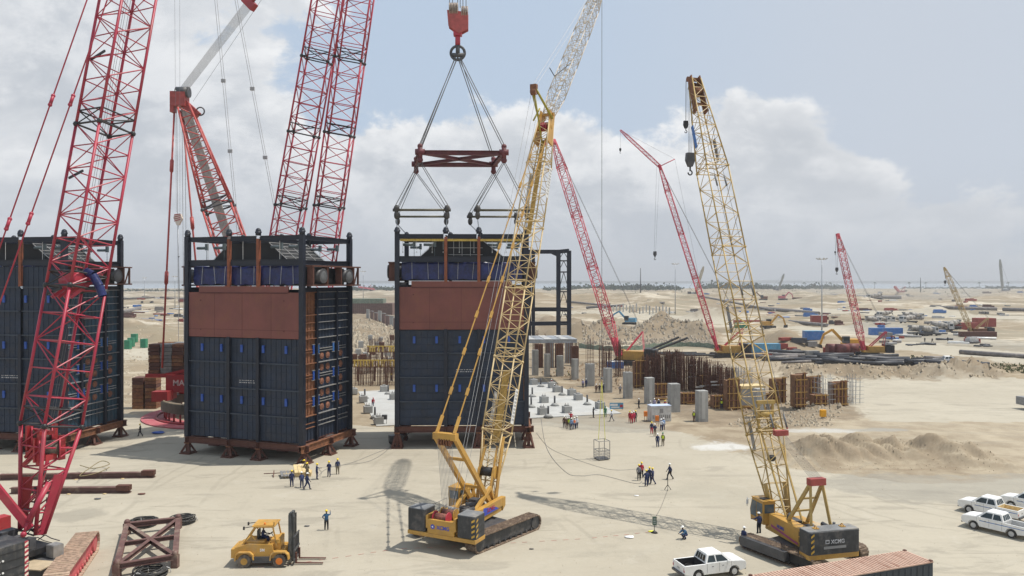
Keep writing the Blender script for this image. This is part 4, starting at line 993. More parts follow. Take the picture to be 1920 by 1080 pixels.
m.bar(cc + V((-.9, -.7, -1.2)), cc + V((.9, -.7, -1.2)), .3, .4); m.bar(cc + V((-.9, -.7, 1.3)), cc + V((.9, -.7, 1.3)), .3, .3); m.tube(cc + V((-.6, -.6, .2)), cc + V((.6, -.6, .2)), .3, 12); m.build('rope_guide', bo, y2)
for (s, f0, mt_) in ((-1, 6, mgrey), (1, 7.5, mgrey), (-1, 37, bluec), (1, 35.5, mgrey), (-1, 17, mgrey)):
    m = MB(); m.bar(BF + a2 * f0 + V((s * 1.1, 0, 0)) + vv * .4, BF + a2 * (f0 + 2.6) + V((s * 1.1, 0, 0)) + vv * .4, .03, .5, up=vv); m.build('banner', mt_, y2)
m = MB(); m.sphere(BF + a2 * 5.2 + V((0, -.3, 0)), .45, .25, .3); m.build('cable_bundle', blk, y2)
GT = V((0, -3.2, 6.3))
GT = inv(y2, P(1547, 905, 62.6)); GT.x = -.1
m = MB()
for s in (-1, 1):
    m.bar(GT + V((s * .55, 0, 0)), V((s * 1.0, .3, 2.2)), .2, .26); m.bar(GT + V((s * .55, 0, -.1)), V((s * 1.0, -3.2, 2.0)), .2, .2)
for k in (.35, .65): c = GT.lerp(V((0, .3, 2.2)), k); m.bar(c + V((-.7, 0, 0)), c + V((.7, 0, 0)), .14)
g_ = m.build('gantry', bo, y2)
m = MB(); m.bar(GT + V((-.7, 0, .15)), GT + V((.7, 0, .15)), .6, .55); m.build('gantry_head', pm('gantry_red', (.32, .06, .05), .5, .2), g_)
BR = inv(y2, P(1511, 809, 68.0)); BR.x = 0
m = MB(); m.bar(BR + V((-.62, 0, 0)), BR + V((.62, 0, 0)), .5, .45); m.bar(BR + V((-.66, 0, .3)), BR + V((-.66, .3, .9)), .1); m.bar(BR + V((.66, 0, .3)), BR + V((.66, .3, .9)), .1); m.build('bridle', MATS['gantry_red'], y2)
m = MB()
for i in range(9): m.tube(GT + V((-.5 + i * .125, 0, .4)), BR + V((-.45 + i * .11, 0, -.2)), .016, 4, cap=False)
m.build('luffing_rope', rope, y2)
for s in (-1, 1):
    a, b = BR + V((s * .66, 0, .3)), BT + V((s * .45, -.7, -.6)); m = MB(); m.tube(a, b, .022, 4)
    for k in (.02, .36, .68): c = a.lerp(b, k); d = (b - a).normalized() * .6; m.tube(c - d, c + d, .09, 5)
    m.build('pendant_rope', rope, y2)
m = MB()
for s in (-1, 1): m.bar(V((s * .7, .4, 2.2)), BF + a2 * 9.0 + V((s * .8, -.9, -.6)), .13)
m.build('back_stop', bo, y2)
hookblock(y2, BT + V((0, .9, -.6)), inv(y2, P(1294, 304, 83.9)), .7, 4, 1.0)
hookblock(y2, BT + V((-.1, 1.8, .4)), inv(y2, P(1286, 236, 84.6)), .06, 2, .55, blk)
# ---------------------------------------------------------------- big red crawler crane at the left
h3 = V((.45, .89, 0)).normalized(); HD3 = math.atan2(h3.y, h3.x); RZ3 = HD3 - R(90); S3 = V((-38.4, 57.8, 0))
r1 = thing('crawler_crane', 'big red crawler crane at left edge, its wide lattice boom crossing the leftmost module', 'crawler crane', S3, RZ3)
ta = R(107) - RZ3; pv = V((-math.sin(ta), math.cos(ta), 0)); fw = V((math.cos(ta), math.sin(ta), 0))
c = fw * .9 - pv * 4.9; tr = crawler(r1, c.x - .2, c.y, 10.6, 1.7, 1.75, ta, shoe_r, pinkred, sh=.42)
c = fw * .9 + pv * 4.9; crawler(r1, c.x, c.y, 10.6, 1.7, 1.75, ta, shoe_r, pinkred, detail=False)
m = MB(); m.frame((0, 0, 1.2), fw, pv, UP, 3.4, 8.2, .9); m.tube((0, 0, 1.3), (0, 0, 2.0), 1.9, 24); m.build('car_body', dgrey, r1)
m = MB(); m.frame(V((2.6, .9, 1.62)), V((math.cos(.3), math.sin(.3), 0)), V((-math.sin(.3), math.cos(.3), 0)), UP, 3.0, 1.8, .08); m.build('access_platform', MATS['dusty_deck'], r1)
m = MB()
for k in range(5): m.frame(V((2.5 + .34 * k, -1.6, 1.7)), V((0, 1, 0)), V((1, 0, 0)), UP, 2.4, .3, .1)
m.build('plank_deck', pm('grey_plank', (.42, .38, .24), .8, .15, 2), r1)
m = MB(); m.bx(-1.9, 1.9, -6.0, 3.0, 1.95, 2.45); m.build('deck', blk, r1)
m = MB(); m.bx(.3, 1.6, -1.9, 1.4, 2.45, 3.2); m.bx(-1.7, -.6, -3.5, 1.8, 2.45, 3.6)
for k in range(9):
    x = -.5 + random.uniform(0, 2.2); y = -3.4 + k * .6; m.box(x, y, 2.7 + random.uniform(0, .5), random.uniform(.3, .9), random.uniform(.3, .8), random.uniform(.3, .9), random.uniform(-.4, .4)); m.tube((x, y, 3.0), (x + random.uniform(-.8, .8), y + random.uniform(.2, .9), random.uniform(2.7, 3.4)), .06, 6)
m.build('machinery', dgrey, r1)
m = MB()
for k in range(14): a = V((random.uniform(-1.5, 1.9), random.uniform(-3, 3), random.uniform(2.5, 3.2))); m.path([a, a + V((.4, .3, .35)), a + V((.8, .5, .1)), a + V((1.1, 1.0, -.2))], .035, 5)
m.build('hydraulic_hose', blk, r1)
m = MB(); m.bx(2.1, 3.0, 2.3, 3.1, 1.7, 2.6); m.bx(2.15, 2.95, 2.35, 3.05, 2.6, 2.64); m.build('cab', mgrey, r1)
m = MB(); m.bx(1.2, 1.7, -1.2, -.8, 2.7, 3.9); m.build('red_box', brightred, r1)
cw_ = thing('t', 't', 't', (-34.95, 52.6, 0)); c_ = inv(r1, cw_.location); bpy.data.objects.remove(cw_); X0, X1, Y0_, Y1_ = c_.x - 1.3, c_.x + 1.3, c_.y - 1.3, c_.y + 1.3
m = MB(); m.bx(X0, X1, Y0_, Y1_, 1.7, 4.9); o = m.build('counterweight', cwt, r1)
for z in (2.2, 2.75, 3.3, 3.85, 4.4): m = MB(); m.bx(X0 - .02, X1 + .02, Y0_ - .02, Y1_ + .02, z, z + .05); m.build('slab_joint', blk, o)
m = MB(); m.bx(X1 + .001, X1 + .006, Y1_ - .3, Y1_ - .05, 1.7, 4.9); m.build('stripe_ground', brightred, o)
for k in range(9): m = MB(); m.prism([(Y1_ - .3, 1.75 + k * .35), (Y1_ - .05, 1.87 + k * .35), (Y1_ - .05, 2.04 + k * .35), (Y1_ - .3, 1.92 + k * .35)], X1 + .01, X1 + .016, 'x'); m.build('warning_stripe', strpw, o)
for k in range(3):
    for j in range(2): m = MB(); m.tube((X1, Y0_ + .6 + .25 * j, 2.4 + k * .8), (X1 + .05, Y0_ + .6 + .25 * j, 2.4 + k * .8), .07, 8); m.build('bolt', white, o)
BF = inv(r1, V((-37.24, 60.0, 3.2))); BT = inv(r1, V((-37.24 + .45 * 14.0, 60 + .89 * 14.0, 77.0))); BT.x = BF.x + (BT.x - BF.x)
ax = (BT - BF).normalized(); vv = ax.cross(V((1, 0, 0))).normalized(); L = (BT - BF).length
boom(r1, BF + ax * 8.2, BT, (1, 0, 0), [(0, 3.05, 3.1), (.165, 3.05, 3.1), (.37, 3.05, 3.1), (.575, 3.05, 3.1), (.78, 3.05, 3.1), (1, 2.6, 2.6)], red, .125, .055, .66, dark=blk)
# foot section: side plates, tapering chords and the two winch drums
A = BF + ax * 8.2
m = MB()
def cr(s, d, t_, w0=1.0, w1=1.52): return BF.lerp(A, t_) + V((s * (w0 + (w1 - w0) * t_), 0, 0)) + vv * d * (.35 + (1.5 - .35) * t_)
for s in (-1, 1):
    for d in (-1, 1): m.tube(cr(s, d, 0), cr(s, d, 1), .15, 6)
    for k in range(5):
        a, b = k / 5, (k + 1) / 5
        m.tube(cr(s, -1, a), cr(s, 1, b), .07, 5, cap=False); m.tube(cr(s, 1, a), cr(s, -1, a), .07, 5, cap=False)
for k in range(1, 6):
    for d in (-1, 1): m.tube(cr(-1, d, k / 5), cr(1, d, k / 5), .07, 5); m.tube(cr(-1, d, (k - 1) / 5), cr(1, d, k / 5), .06, 5)
m.build('boom_foot_section', red, r1)
for s in (-1, 1):
    m = MB(); q = [cr(s, 1, 0), cr(s, 1, .55), cr(s, 1, .55) - vv * .9, cr(s, 1, 0) - vv * .5] if s > 0 else [cr(s, -1, .1), cr(s, -1, .5), cr(s, -1, .5) + vv * 1.0, cr(s, -1, .1) + vv * .6]
    m.hexa([p + V((-.06, 0, 0)) for p in q], [p + V((.06, 0, 0)) for p in q]); m.build('foot_side_plate', red if s > 0 else ringred, r1)
for (s, tt, mm) in ((-.45, .90, ropel), (.75, .80, brightred)):
    c = BF.lerp(A, tt) + V((s, -.3, 0)); q_ = -RZ3; D_ = V((.85 * math.cos(q_) - .53 * math.sin(q_), .85 * math.sin(q_) + .53 * math.cos(q_), 0)); m = MB().tube(c - D_ * .62, c + D_ * .62, .60, 18); m.build('winch_drum', pm('drum_rope', (.14, .11, .09), .7, .3, 8), r1)
    for e in (-.74, .62): q = MB(); q.tube(c + D_ * e, c + D_ * (e + .11), .84, 22); q.build('drum_flange', brightred, r1)
    for e in (-.86, .80): q = MB(); q.bar(c + D_ * e + V((0, 0, -1.0)), c + D_ * e + V((0, 0, .9)), .22, .5); q.build('drum_bracket', ringred, r1)
random.seed(17)
for k in range(26):
    t_ = random.uniform(.02, .75); c = BF.lerp(A, t_) + V((random.uniform(-.8, .8), random.uniform(-.5, .5), 0)); m = MB(); m.tube(c, c + V((random.uniform(-.7, .7), random.uniform(-.4, .4), random.uniform(-.9, .9))), random.choice((.04, .06, .09)), 6); m.build('foot_pipework', random.choice((ringred, blk, dgrey, red)), r1)
C_ = BF.lerp(BT, .264)
m = MB(); m.bar(C_ + V((-1.45, -1.2, -.3)), C_ + V((1.45, -1.2, -.1)), .5, .12); m.bar(C_ + V((-1.3, .9, -.8)), C_ + V((1.4, .9, -.8)), .7, .1)
for x in (-1.3, -.5, .3, 1.1): m.bar(C_ + V((x, -1.3, -1.3)), C_ + V((x + .3, 1.2, .6)), .14, .25)
m.build('winch_tray', red, r1)
m = MB(); m.bx(C_.x - .5, C_.x + .9, C_.y - 1.0, C_.y + .4, C_.z - .4, C_.z + .7); m.tube(C_ + V((-.9, -.4, .1)), C_ + V((1.2, -.4, .1)), .62, 16); m.build('boom_winch', brightred, r1)
m = MB(); m.path([C_ + V((1.1, 0, .8)), C_ + V((1.7, .2, .5)), C_ + V((2.2, .4, -.4)), C_ + V((2.5, .5, -1.2))], .34, 8); m.build('blue_cover', tarp, r1)
m = MB(); c = BF.lerp(A, .80); m.bar(c + V((-1.3, -.5, -.6)), c + V((1.3, -.5, -.6)), .9, .5); m.bar(c + V((-1.4, -.6, 1.3)), c + V((1.4, -.6, 1.3)), .3, .3); m.bar(c + V((-1.2, -.9, -.8)), c + V((-.3, -.8, .1)), .4, .2); m.bar(c + V((-.9, -1.3, -1.3)), c + V((0, -.9, -.3)), .3, .3); m.bar(c + V((.55, -1.0, -1.2)), c + V((.55, -.9, 1.4)), .35, .35); m.build('winch_frame', ringred, r1)
# back mast strut entering from the left and the piston stop
m = MB(); q0 = inv(r1, P(-60, 848, 56)); q1 = inv(r1, P(56, 990, 57.5)); m.bar(q0, q1, .5, .5); m.build('mast_strut', red, r1)
m = MB(); q0 = inv(r1, P(92, 905, 58.5)); q1 = inv(r1, P(52, 978, 57)); m.tube(q0, q1, .2, 10); q2 = inv(r1, P(44, 1002, 56.8)); m.tube(q1, q2, .09, 8); m.sphere(q2, .22, u=8, w=6); m.build('boom_stop_cylinder', red, r1)
m = MB(); c = inv(r1, P(8, 975, 58)); m.box(c.x - .3, c.y, c.z - .2, .9, .8, .9); m.build('mast_base', ringred, r1)
for (u, w_) in (((163, 0), (8, 440)), ((201, 0), (45, 440))):
    sl = (w_[0] - u[0]) / (w_[1] - u[1]); xx = lambda y: u[0] + sl * (y - u[1])
    a = inv(r1, P(xx(-700), -700, 74)); b = inv(r1, P(xx(760), 760, 55)); m = MB(); m.tube(a, b, .055, 6)
    tot = (b - a); 
    for y in (-320, 188, 420 if u[0] < 180 else 410):
        k = (y + 700) / 1460; k2 = k * 55 / (74 + (55 - 74) * (1 - 0) * 1.0) if False else k
        # perspective-correct position along the bar
        k2 = k * 74 / (k * 74 + (1 - k) * 55); c = a + tot * k2; d = tot.normalized() * .4
        m.tube(c - d, c + d, .14, 8); m.sphere(c + d, .17, u=6, w=4); m.sphere(c - d, .17, u=6, w=4)
    m.build('pendant_bar', red, r1)
m = MB()
for k in (-.5, -.2, .25): m.tube(BF.lerp(BT, .10) + V((k, .2, 0)), BT + V((k, 0, 0)), .018, 4)
m.build('hoist_rope', rope, r1)
m = MB()
for f_ in (.25, .38, .52, .66): c = BF.lerp(BT, f_); m.bar(c + V((-1.4, -1.4, 0)), c + V((.4, -1.4, .5)), .12, .18)
m.build('rope_roller', blk, r1)

# ---------------------------------------------------------------- ring crane
CR = V((-48.0, 132.0, 0)); rc_ = thing('ring_crane', 'huge red ring crane with twin lattice booms standing behind the middle module', 'ring crane', CR, 0)
def loc(p): return V(p) - CR
m = MB()
for k in range(48):
    a0, a1 = 2 * math.pi * k / 48, 2 * math.pi * (k + 1) / 48
    m.hexa([(13.9 * math.cos(a0), 13.9 * math.sin(a0), .02), (8.8 * math.cos(a0), 8.8 * math.sin(a0), .02), (8.8 * math.cos(a0), 8.8 * math.sin(a0), .2), (13.9 * math.cos(a0), 13.9 * math.sin(a0), .2)],
           [(13.9 * math.cos(a1), 13.9 * math.sin(a1), .02), (8.8 * math.cos(a1), 8.8 * math.sin(a1), .02), (8.8 * math.cos(a1), 8.8 * math.sin(a1), .2), (13.9 * math.cos(a1), 13.9 * math.sin(a1), .2)])
m.build('ring_mat', pm('pink_ring_mat', (.46, .11, .13), .6, .12, .6, DUST, .4), rc_)
m = MB()
for k in range(48):
    a0, a1 = 2 * math.pi * k / 48, 2 * math.pi * (k + 1) / 48
    for (ro, ri, z0, z1) in ((10.9, 9.6, 1.6, 3.1),):
        m.hexa([(ro * math.cos(a0), ro * math.sin(a0), z0), (ri * math.cos(a0), ri * math.sin(a0), z0), (ri * math.cos(a0), ri * math.sin(a0), z1), (ro * math.cos(a0), ro * math.sin(a0), z1)],
               [(ro * math.cos(a1), ro * math.sin(a1), z0), (ri * math.cos(a1), ri * math.sin(a1), z0), (ri * math.cos(a1), ri * math.sin(a1), z1), (ro * math.cos(a1), ro * math.sin(a1), z1)])
o = m.build('ring_beam', pm('greasy_ring', (.07, .065, .05), .6, .3, 1), rc_)
m = MB(); m.ring((0, 0, 3.15), (0, 0, 1), 10.6, .12, 48); m.build('ring_rail', pm('tan_rail', (.42, .33, .22), .5, .2), o)
m = MB(); m.ring((0, 0, .35), (0, 0, 1), 11.6, .16, 48)
for k in range(40):
    a = 2 * math.pi * k / 40; m.tube((10.3 * math.cos(a), 10.3 * math.sin(a), .2), (10.3 * math.cos(a), 10.3 * math.sin(a), 1.6), .16, 6)
m.build('ring_support', ringred, rc_)
m = MB(); m.bx(-9.5, 9.5, -3.6, -2.2, 4.2, 7.1); m.bx(-9.5, 9.5, 2.2, 3.6, 4.2, 7.1); m.bx(-9.5, -8.2, -2.2, 2.2, 4.4, 6.9); m.bx(8.2, 9.5, -2.2, 2.2, 4.4, 6.9); m.build('slew_frame', ringred, rc_)
m = MB()
for x in (-9, 9):
    for y in (-3, 3): m = MB(); m.box(x, y, 3.7, 1.6, 1.4, 1.1); m.build('slew_bogie', ringred, rc_)
m = MB(); m.box(-9.6, -4.6, 3.8, 2.6, 2.2, 1.6); m.build('slew_bogie', ringred, rc_)
text('MAMMOET', 1.35, pm('letter_pale', (.62, .5, .48), .6, .05), rc_, (-5.0, -3.64, 5.35), (R(90), 0, 0))
m = MB(); m.bar((-10.5, -2.6, 6.9), (0, -2.6, 9.2), .5, .5); m.bar((-10.5, 2.6, 6.9), (0, 2.6, 9.2), .5, .5); m.bx(-13.2, -8.6, -3.0, 3.0, 6.6, 7.2); m.build('tail_frame', ringred, rc_)
cwm = [rusto, plyo, ringred]
m = MB()
def stack(name, x0, x1, y0, y1, z0, n, h, cols):
    for c in range(cols):
        xa = x0 + (x1 - x0) * c / cols; xb = x0 + (x1 - x0) * (c + 1) / cols
        for k in range(n):
            q = MB(); z = z0 + k * h; j = random.uniform(-.06, .06); q.bx(xa + .06 + j, xb - .06 + j, y0 + j, y1 + j, z + .03, z + h - .03)
            for e in (.18, .82): q.bx(xa + (xb - xa) * e - .1 + j, xa + (xb - xa) * e + .1 + j, y0 + j - .03, y0 + j, z + .1, z + h - .1)
            q.build(name, random.choice((rusto, rustb, pm('ballast_brown', (.22, .11, .05), .8, .3, 2))) if c % 3 != 1 else mgrey, rc_)
stack('ballast_block', -12.9, -5.0, -2.6, -.4, 7.2, 8, .62, 4); stack('ballast_block', -12.9, -5.0, 1.0, 3.0, 7.2, 8, .62, 3)
cs = thing('ballast_stack', 'orange brown ballast block stack on the ground left of the ring crane', 'ballast stack', G(268, 765), R(6))
for c_ in range(2):
    for k in range(9):
        q = MB(); x = -1.4 + c_ * 2.2; q.bx(x, x + 1.9, -1.3, 1.3, k * .62 + .03, k * .62 + .59); q.bx(x + .3, x + .5, -1.33, -1.3, k * .62 + .1, k * .62 + .5); q.bx(x + 1.4, x + 1.6, -1.33, -1.3, k * .62 + .1, k * .62 + .5)
        q.build('ballast_block', random.choice((rusto, MATS['ballast_brown'], rustb)), cs)
# twin booms
T_ = V((-7.9, 106.5, 157.0))
for px, nm in ((483, 0), (568, 1)):
    Bq = P(px, 735, 127.0)
    tl = loc(Bq); tt = loc(T_) + V((-.3 if nm == 0 else .3, 0, 0))
    boom(rc_, tl, tt, (1, .05, 0), [(0, 2.0, 1.0), (.05, 4.0, 3.8)] + [(.05 + .0735 * k, 4.0, 3.8) for k in range(1, 12)] + [(1, 2.2, 2.0)], brightred if nm else brightred, .15, .062, .62, dark=blk)
# mast
MF = loc(P(528, 740, 127.5)); MH = loc(P(341, 185, 134)); am = (MH - MF).normalized()
boom(rc_, MF, MH, (1, .1, 0), [(0, 2.0, 1.2), (.12, 5.2, 3.0), (.36, 5.2, 3.0), (.62, 4.7, 2.8), (.97, 1.9, 1.5)], pm('mast_red', (.42, .07, .06), .5, .15, .8), .19, .09, .62, dark=dgrey, name='mast_section')
m = MB(); m.bar(MF.lerp(MH, .05) + V((-.4, .6, 0)), MF.lerp(MH, .97), 1.5, .3, up=V((0, 1, 0))); m.build('rope_screen', pm('rope_mesh_grey', (.34, .32, .29), .7, .25, 2.5), rc_)
m = MB(); m.box(MH.x - .2, MH.y, MH.z - .2, 2.2, 2.0, 2.4); m.box(MH.x - 1.5, MH.y, MH.z - .6, .7, 1.2, 3.6); m.bar(MH + V((0, 0, -.4)), MH + V((2.8, 0, -3.0)), .9, 1.3); o = m.build('mast_head', pm('head_red', (.36, .06, .05), .5, .2), rc_)
m = MB().tube(MH + V((-.9, 0, 1.1)), MH + V((1.3, 0, 1.1)), .95, 16); m.ring(MH + V((3.2, 0, -2.2)), (0, 1, 0), .7, .12, 16); m.build('sheave', dgrey, o)
FB = loc(P(468, 6, 129))
dirn = (FB - MH).normalized(); side = dirn.cross(UP).normalized(); sd2 = dirn.cross(side).normalized()
m = MB()
for i in range(18):
    k = i / 17 - .5; m.tube(MH + V((0, 0, 1.2)) + side * (k * .8) + sd2 * (k * 2.3), FB + side * k * .4 + sd2 * (k * 2.2) - dirn * .5, .026, 4, cap=False)
m.build('boom_hoist_rope', ropel, rc_)
m = MB(); m.bar(FB - sd2 * 1.3, FB + sd2 * 1.3, 1.0, 1.3, up=dirn); m.bar(FB + dirn * .6, FB + dirn * 1.8, .5, .8); m.build('equaliser_block', ringred, rc_)
m = MB(); e_ = loc(P(671, -270, 122)); m.tube(FB + sd2 * .6, e_, .05, 5); m.tube(FB - sd2 * .6, e_, .05, 5); m.tube(loc(P(362, 190, 133)), loc(P(500, -15, 129)), .03, 4); m.build('boom_pendant', rope, rc_)
TT = P(365, -416, 128)
def twin(name, label, a, b, mids, gap=.22, r=.035, mt=ropel):
    a, b = V(a), V(b); q = MB()
    for k in (-gap, gap): q.tube(V((k, 0, 0)), b - a + V((k * .6, 0, 0)), r, 4)
    for t_ in mids: c = (b - a) * t_; q.bar(c + V((-gap * 1.6, 0, -.3)), c + V((gap * 1.6, 0, -.3)), .3, .55)
    o = q.build(name, mt); o.location = a; tag(o, label, 'rope', 'long ropes around the ring crane')
ym = lambda y: (y + 416) / (800 + 416)
twin('stay_rope', 'left one of two long double grey stay ropes slanting down behind the middle module', TT, P(481, 800, 128), (ym(148), ym(280)), mt=ropel)
twin('stay_rope', 'right one of two long double grey stay ropes slanting down behind the middle module', TT, P(592, 800, 128), (ym(163), ym(292)), mt=ropel)
twin('hoist_line', 'pair of thin vertical lines passing left of the ring crane mast head', P(331, -300, 127), P(334, 398, 127), (), gap=.5, r=.02, mt=rope)
hb = thing('hook_block', 'small red and white striped hook block hanging left of the middle module', 'hook block', P(334, 412, 127))
m = MB(); m.prism([(-.7, .3), (-.45, .95), (.5, .95), (.75, .2), (.2, -.9), (-.15, -.9)], -.25, .25, 'y'); m.build('block_plate', strpw, hb); m = MB()
for k in range(4): m.bar((-.55, -.27, -.25 + k * .34), (.5, -.27, .05 + k * .3), .12, .02, up=V((0, 1, 0)))
m.build('warning_stripe', brightred, hb); m = MB().tube((0, 0, -.9), (.25, 0, -15.5), .05, 5); m.sphere((.1, 0, -6), .16); m.build('lower_line', galv, hb)
def pbar(pts, r=.17, label=None):
    q = MB(); a = loc(pts[0]); b = loc(pts[-1]); q.tube(a, b, r, 8)
    for k in pts[1:-1]: c = a.lerp(b, k); d = (b - a).normalized() * .9; q.tube(c - d, c + d, r * 2.0, 8); q.sphere(c - d, r * 1.9, u=8, w=5); q.sphere(c + d, r * 1.9, u=8, w=5)
    return q.build('pendant_bar', MATS['mast_red'], rc_)
pbar([P(327, 205, 134), .225, .66, P(304, 690, 129)]); pbar([P(341, 205, 134.8), .44, .7, P(385, 690, 134.8)])
m = MB()
for x in (-.9, 0, .5): m.tube(MH + V((x, 0, -1)), loc(P(345, 640, 130)) + V((x, 0, 0)), .04, 4)
m.build('tackle_rope', ropel, rc_)
# main hook block
hb = thing('hook_block', 'large red hook block with dark ring hanging above the spreader frame', 'hook block', (-7.8, 111.2, 58.6))
for s in (-1, 1):
    m = MB(); m.prism([(-1.5, 2.9), (1.5, 2.6), (1.5, .2), (.2, -.5), (-1.3, .6)], s * .55 - .1, s * .55 + .1, 'y'); m.build('cheek_plate', pm('block_red', (.40, .08, .07), .55, .2, 1, RUSTC, .4), hb)
m = MB()
for k in range(6): m.tube((-1.2 + k * .22, 0, 3.1), (-1.06 + k * .22, 0, 3.1), 1.0, 16)
for k in range(4): m.tube((.55 + k * .25, 0, 2.7), (.7 + k * .25, 0, 2.7), .9, 16)
m.build('sheave', pm('sheave_tan', (.32, .25, .2), .5, .3, 2), hb)
m = MB(); m.box(0, 0, .0, 1.2, 1.0, 1.3); m.tube((0, 0, -.4), (0, 0, -2.0), .38, 10); m.build('swivel', brightred, hb)
m = MB(); m.ring((0, 0, -3.1), (0, 1, 0), 1.0, .2, 20, 8); m.tube((-1.0, 0, -3.4), (1.0, 0, -3.4), .3, 10); m.tube((0, 0, -1.8), (0, 0, -3.4), .3, 8); m.build('shackle_ring', dgrey, hb)
m = MB()
for x in (-1.2, -.75, .0, .35, .75, 1.2): m.tube((x, 0, 3.4), V((x * .6 - .1, -4.7, 97)), .05, 4, cap=False)
m.build('hoist_rope', rope, hb)

# ---------------------------------------------------------------- smaller cranes across the site
def small_crane(label, base, rz, tip, bm, um=yel, bw=1.6, mast=None, jib=None, hook=None, group='distant crawler cranes', rl=.05, rcd=.09, cwn=2, sz=1.0, gantry=None):
    t = thing('crawler_crane', label, 'crawler crane', base, rz, group)
    for s in (-1, 1): crawler(t, .5, s * 2.4 * sz, 7.0 * sz, .9 * sz, 1.1 * sz, 0, blk, blk, detail=False, sh=.35)
    # local x is forward here
    m = MB(); m.bx(-3.8 * sz, 2.6 * sz, -1.5 * sz, 1.5 * sz, 1.2 * sz, 1.7 * sz); m.bx(-3.4 * sz, 1.2 * sz, -1.55 * sz, 1.55 * sz, 1.7 * sz, 3.1 * sz); m.build('machine_house', um, t)
    m = MB(); m.bx(-4.9 * sz, -3.5 * sz, -2.0 * sz, 2.0 * sz, 1.2 * sz, 3.7 * sz); m.bx(-6.0 * sz, -4.95 * sz, -1.9 * sz, 1.9 * sz, 1.2 * sz, 3.5 * sz) if cwn > 1 else None
    m.build('counterweight', blk, t)
    m = MB(); m.bx(1.3 * sz, 2.8 * sz, -2.2 * sz, -1.1 * sz, 1.5 * sz, 3.2 * sz); c = m.build('cab', um, t); m = MB(); m.bx(1.5 * sz, 2.83 * sz, -2.23 * sz, -1.07 * sz, 2.3 * sz, 3.0 * sz); m.build('window', glass, c)
    BF = V((2.2 * sz, 0, 1.9 * sz)); BT = inv(t, tip); BT.y *= 1.0
    boom(t, BF, BT, (0, 1, 0), [(0, bw * .6, .4), (.14, bw, bw * .9), (.38, bw, bw * .9), (.62, bw, bw * .9), (.86, bw, bw * .9), (1, bw * .45, bw * .4)], bm, rcd, rl, .8, dark=bm)
    m = MB(); a = (BT - BF).normalized(); m.bar(BF, BF.lerp(BT, .075), bw * .8, .5 * sz); m.bar(BT - a * 1.2, BT + a * .5, bw * .5, .8); m.build('boom_end_plate', bm, t)
    g = gantry or V((-4.2 * sz, 0, 7.5 * sz)); m = MB()
    for s in (-.7, .7): m.bar((.6 * sz, s * 1.3, 2.9 * sz), g + V((0, s, 0)), .22, .3); m.bar((-3.2 * sz, s * 1.3, 3 * sz), g + V((0, s, 0)), .14, .14)
    m.build('gantry', bm, t); m = MB()
    for s in (-.6, .6): m.tube(g + V((0, s, 0)), BT + V((0, s * .5, 0)), .04 * sz, 4)
    m.build('pendant_rope', rope if bm != fadered else fadered, t)
    if jib is not None:
        J = inv(t, jib); m = MB(); boom(t, BT, J, (0, 1, 0), [(0, 1.0, .8), (.2, 1.1, 1.0), (.8, 1.0, .9), (1, .4, .4)], bm, rcd * .8, rl * .8, .9, name='jib_section')
        s_ = BT + V((-4.6, 0, 2.2)); m = MB(); m.tube(BT, s_, .16, 6); m.build('jib_strut', bm, t); m = MB(); m.tube(s_, J, .03, 4); m.tube(s_, BF.lerp(BT, .2), .03, 4); m.build('jib_pendant', rope, t)
        hookblock(t, J, inv(t, P(1163, 282, 247)), .1, 1, .7, blk, .03)
    for (hp, n, s2) in hook or ():
        hookblock(t, BT + V((.5, 0, 0)), inv(t, hp), .8 * s2, n, s2, dgrey, .03)
    return t
small_crane('red lattice crane on yellow carrier working behind the row of concrete columns', G(1180, 684), math.atan2(.35, -1) , P(1038, 264, 236), pm('crane_pinkred', (.50, .045, .075), .5, .12, .5, (.45, .12, .12), .3), yel, 2.7, hook=(), sz=1.25, gantry=inv(thing('x', 'x', 'x', G(1180, 684), math.atan2(.35, -1)), P(1205, 622, 212)), rcd=.13, rl=.06)
_x = bpy.data.objects.get('x'); bpy.data.objects.remove(_x)
small_crane('red lattice crane with short jib tilted left, black counterweight, near the faded blue container', G(1362, 670), R(175), P(1237, 312, 240), MATS['crane_pinkred'], yel, 1.7, jib=P(1163, 244, 247), hook=((P(1228, 478, 239), 2, 1.1),), sz=1.15, rcd=.10, rl=.05)
small_crane('red lattice crane standing among black pipes right of the red drums', G(1634, 668), R(172), P(1571, 441, 244), brightred, yel, 1.9, hook=((P(1569, 507, 243), 2, .9), (P(1566, 474, 243), 1, .5)), sz=1.0, rcd=.10, rl=.055)
small_crane('faded yellow crane with brown boom head beyond the concrete mixers', GZ(1832, 630), R(170), P(1771, 503, 325), pm('faded_ochre', (.42, .30, .13), .6, .15, .5), rusto, 1.7, hook=((P(1772, 530, 325), 1, .9),), sz=1.0, rcd=.10, rl=.055)
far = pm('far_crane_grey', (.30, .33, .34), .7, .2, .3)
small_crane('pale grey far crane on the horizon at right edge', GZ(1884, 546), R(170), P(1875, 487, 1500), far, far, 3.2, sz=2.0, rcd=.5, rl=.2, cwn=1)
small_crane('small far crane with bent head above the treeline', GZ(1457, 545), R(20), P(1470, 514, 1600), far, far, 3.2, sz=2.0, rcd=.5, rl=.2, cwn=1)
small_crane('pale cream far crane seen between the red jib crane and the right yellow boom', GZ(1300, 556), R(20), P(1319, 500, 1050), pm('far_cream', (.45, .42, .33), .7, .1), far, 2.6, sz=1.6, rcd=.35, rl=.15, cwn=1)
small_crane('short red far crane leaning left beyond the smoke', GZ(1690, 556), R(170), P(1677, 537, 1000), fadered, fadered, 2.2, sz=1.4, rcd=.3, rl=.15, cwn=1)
small_crane('tiny red far crane between the middle module and the lifted one', GZ(700, 552), R(30), P(672, 538, 1200), fadered, far, 2.2, sz=1.4, rcd=.3, rl=.15, cwn=1)
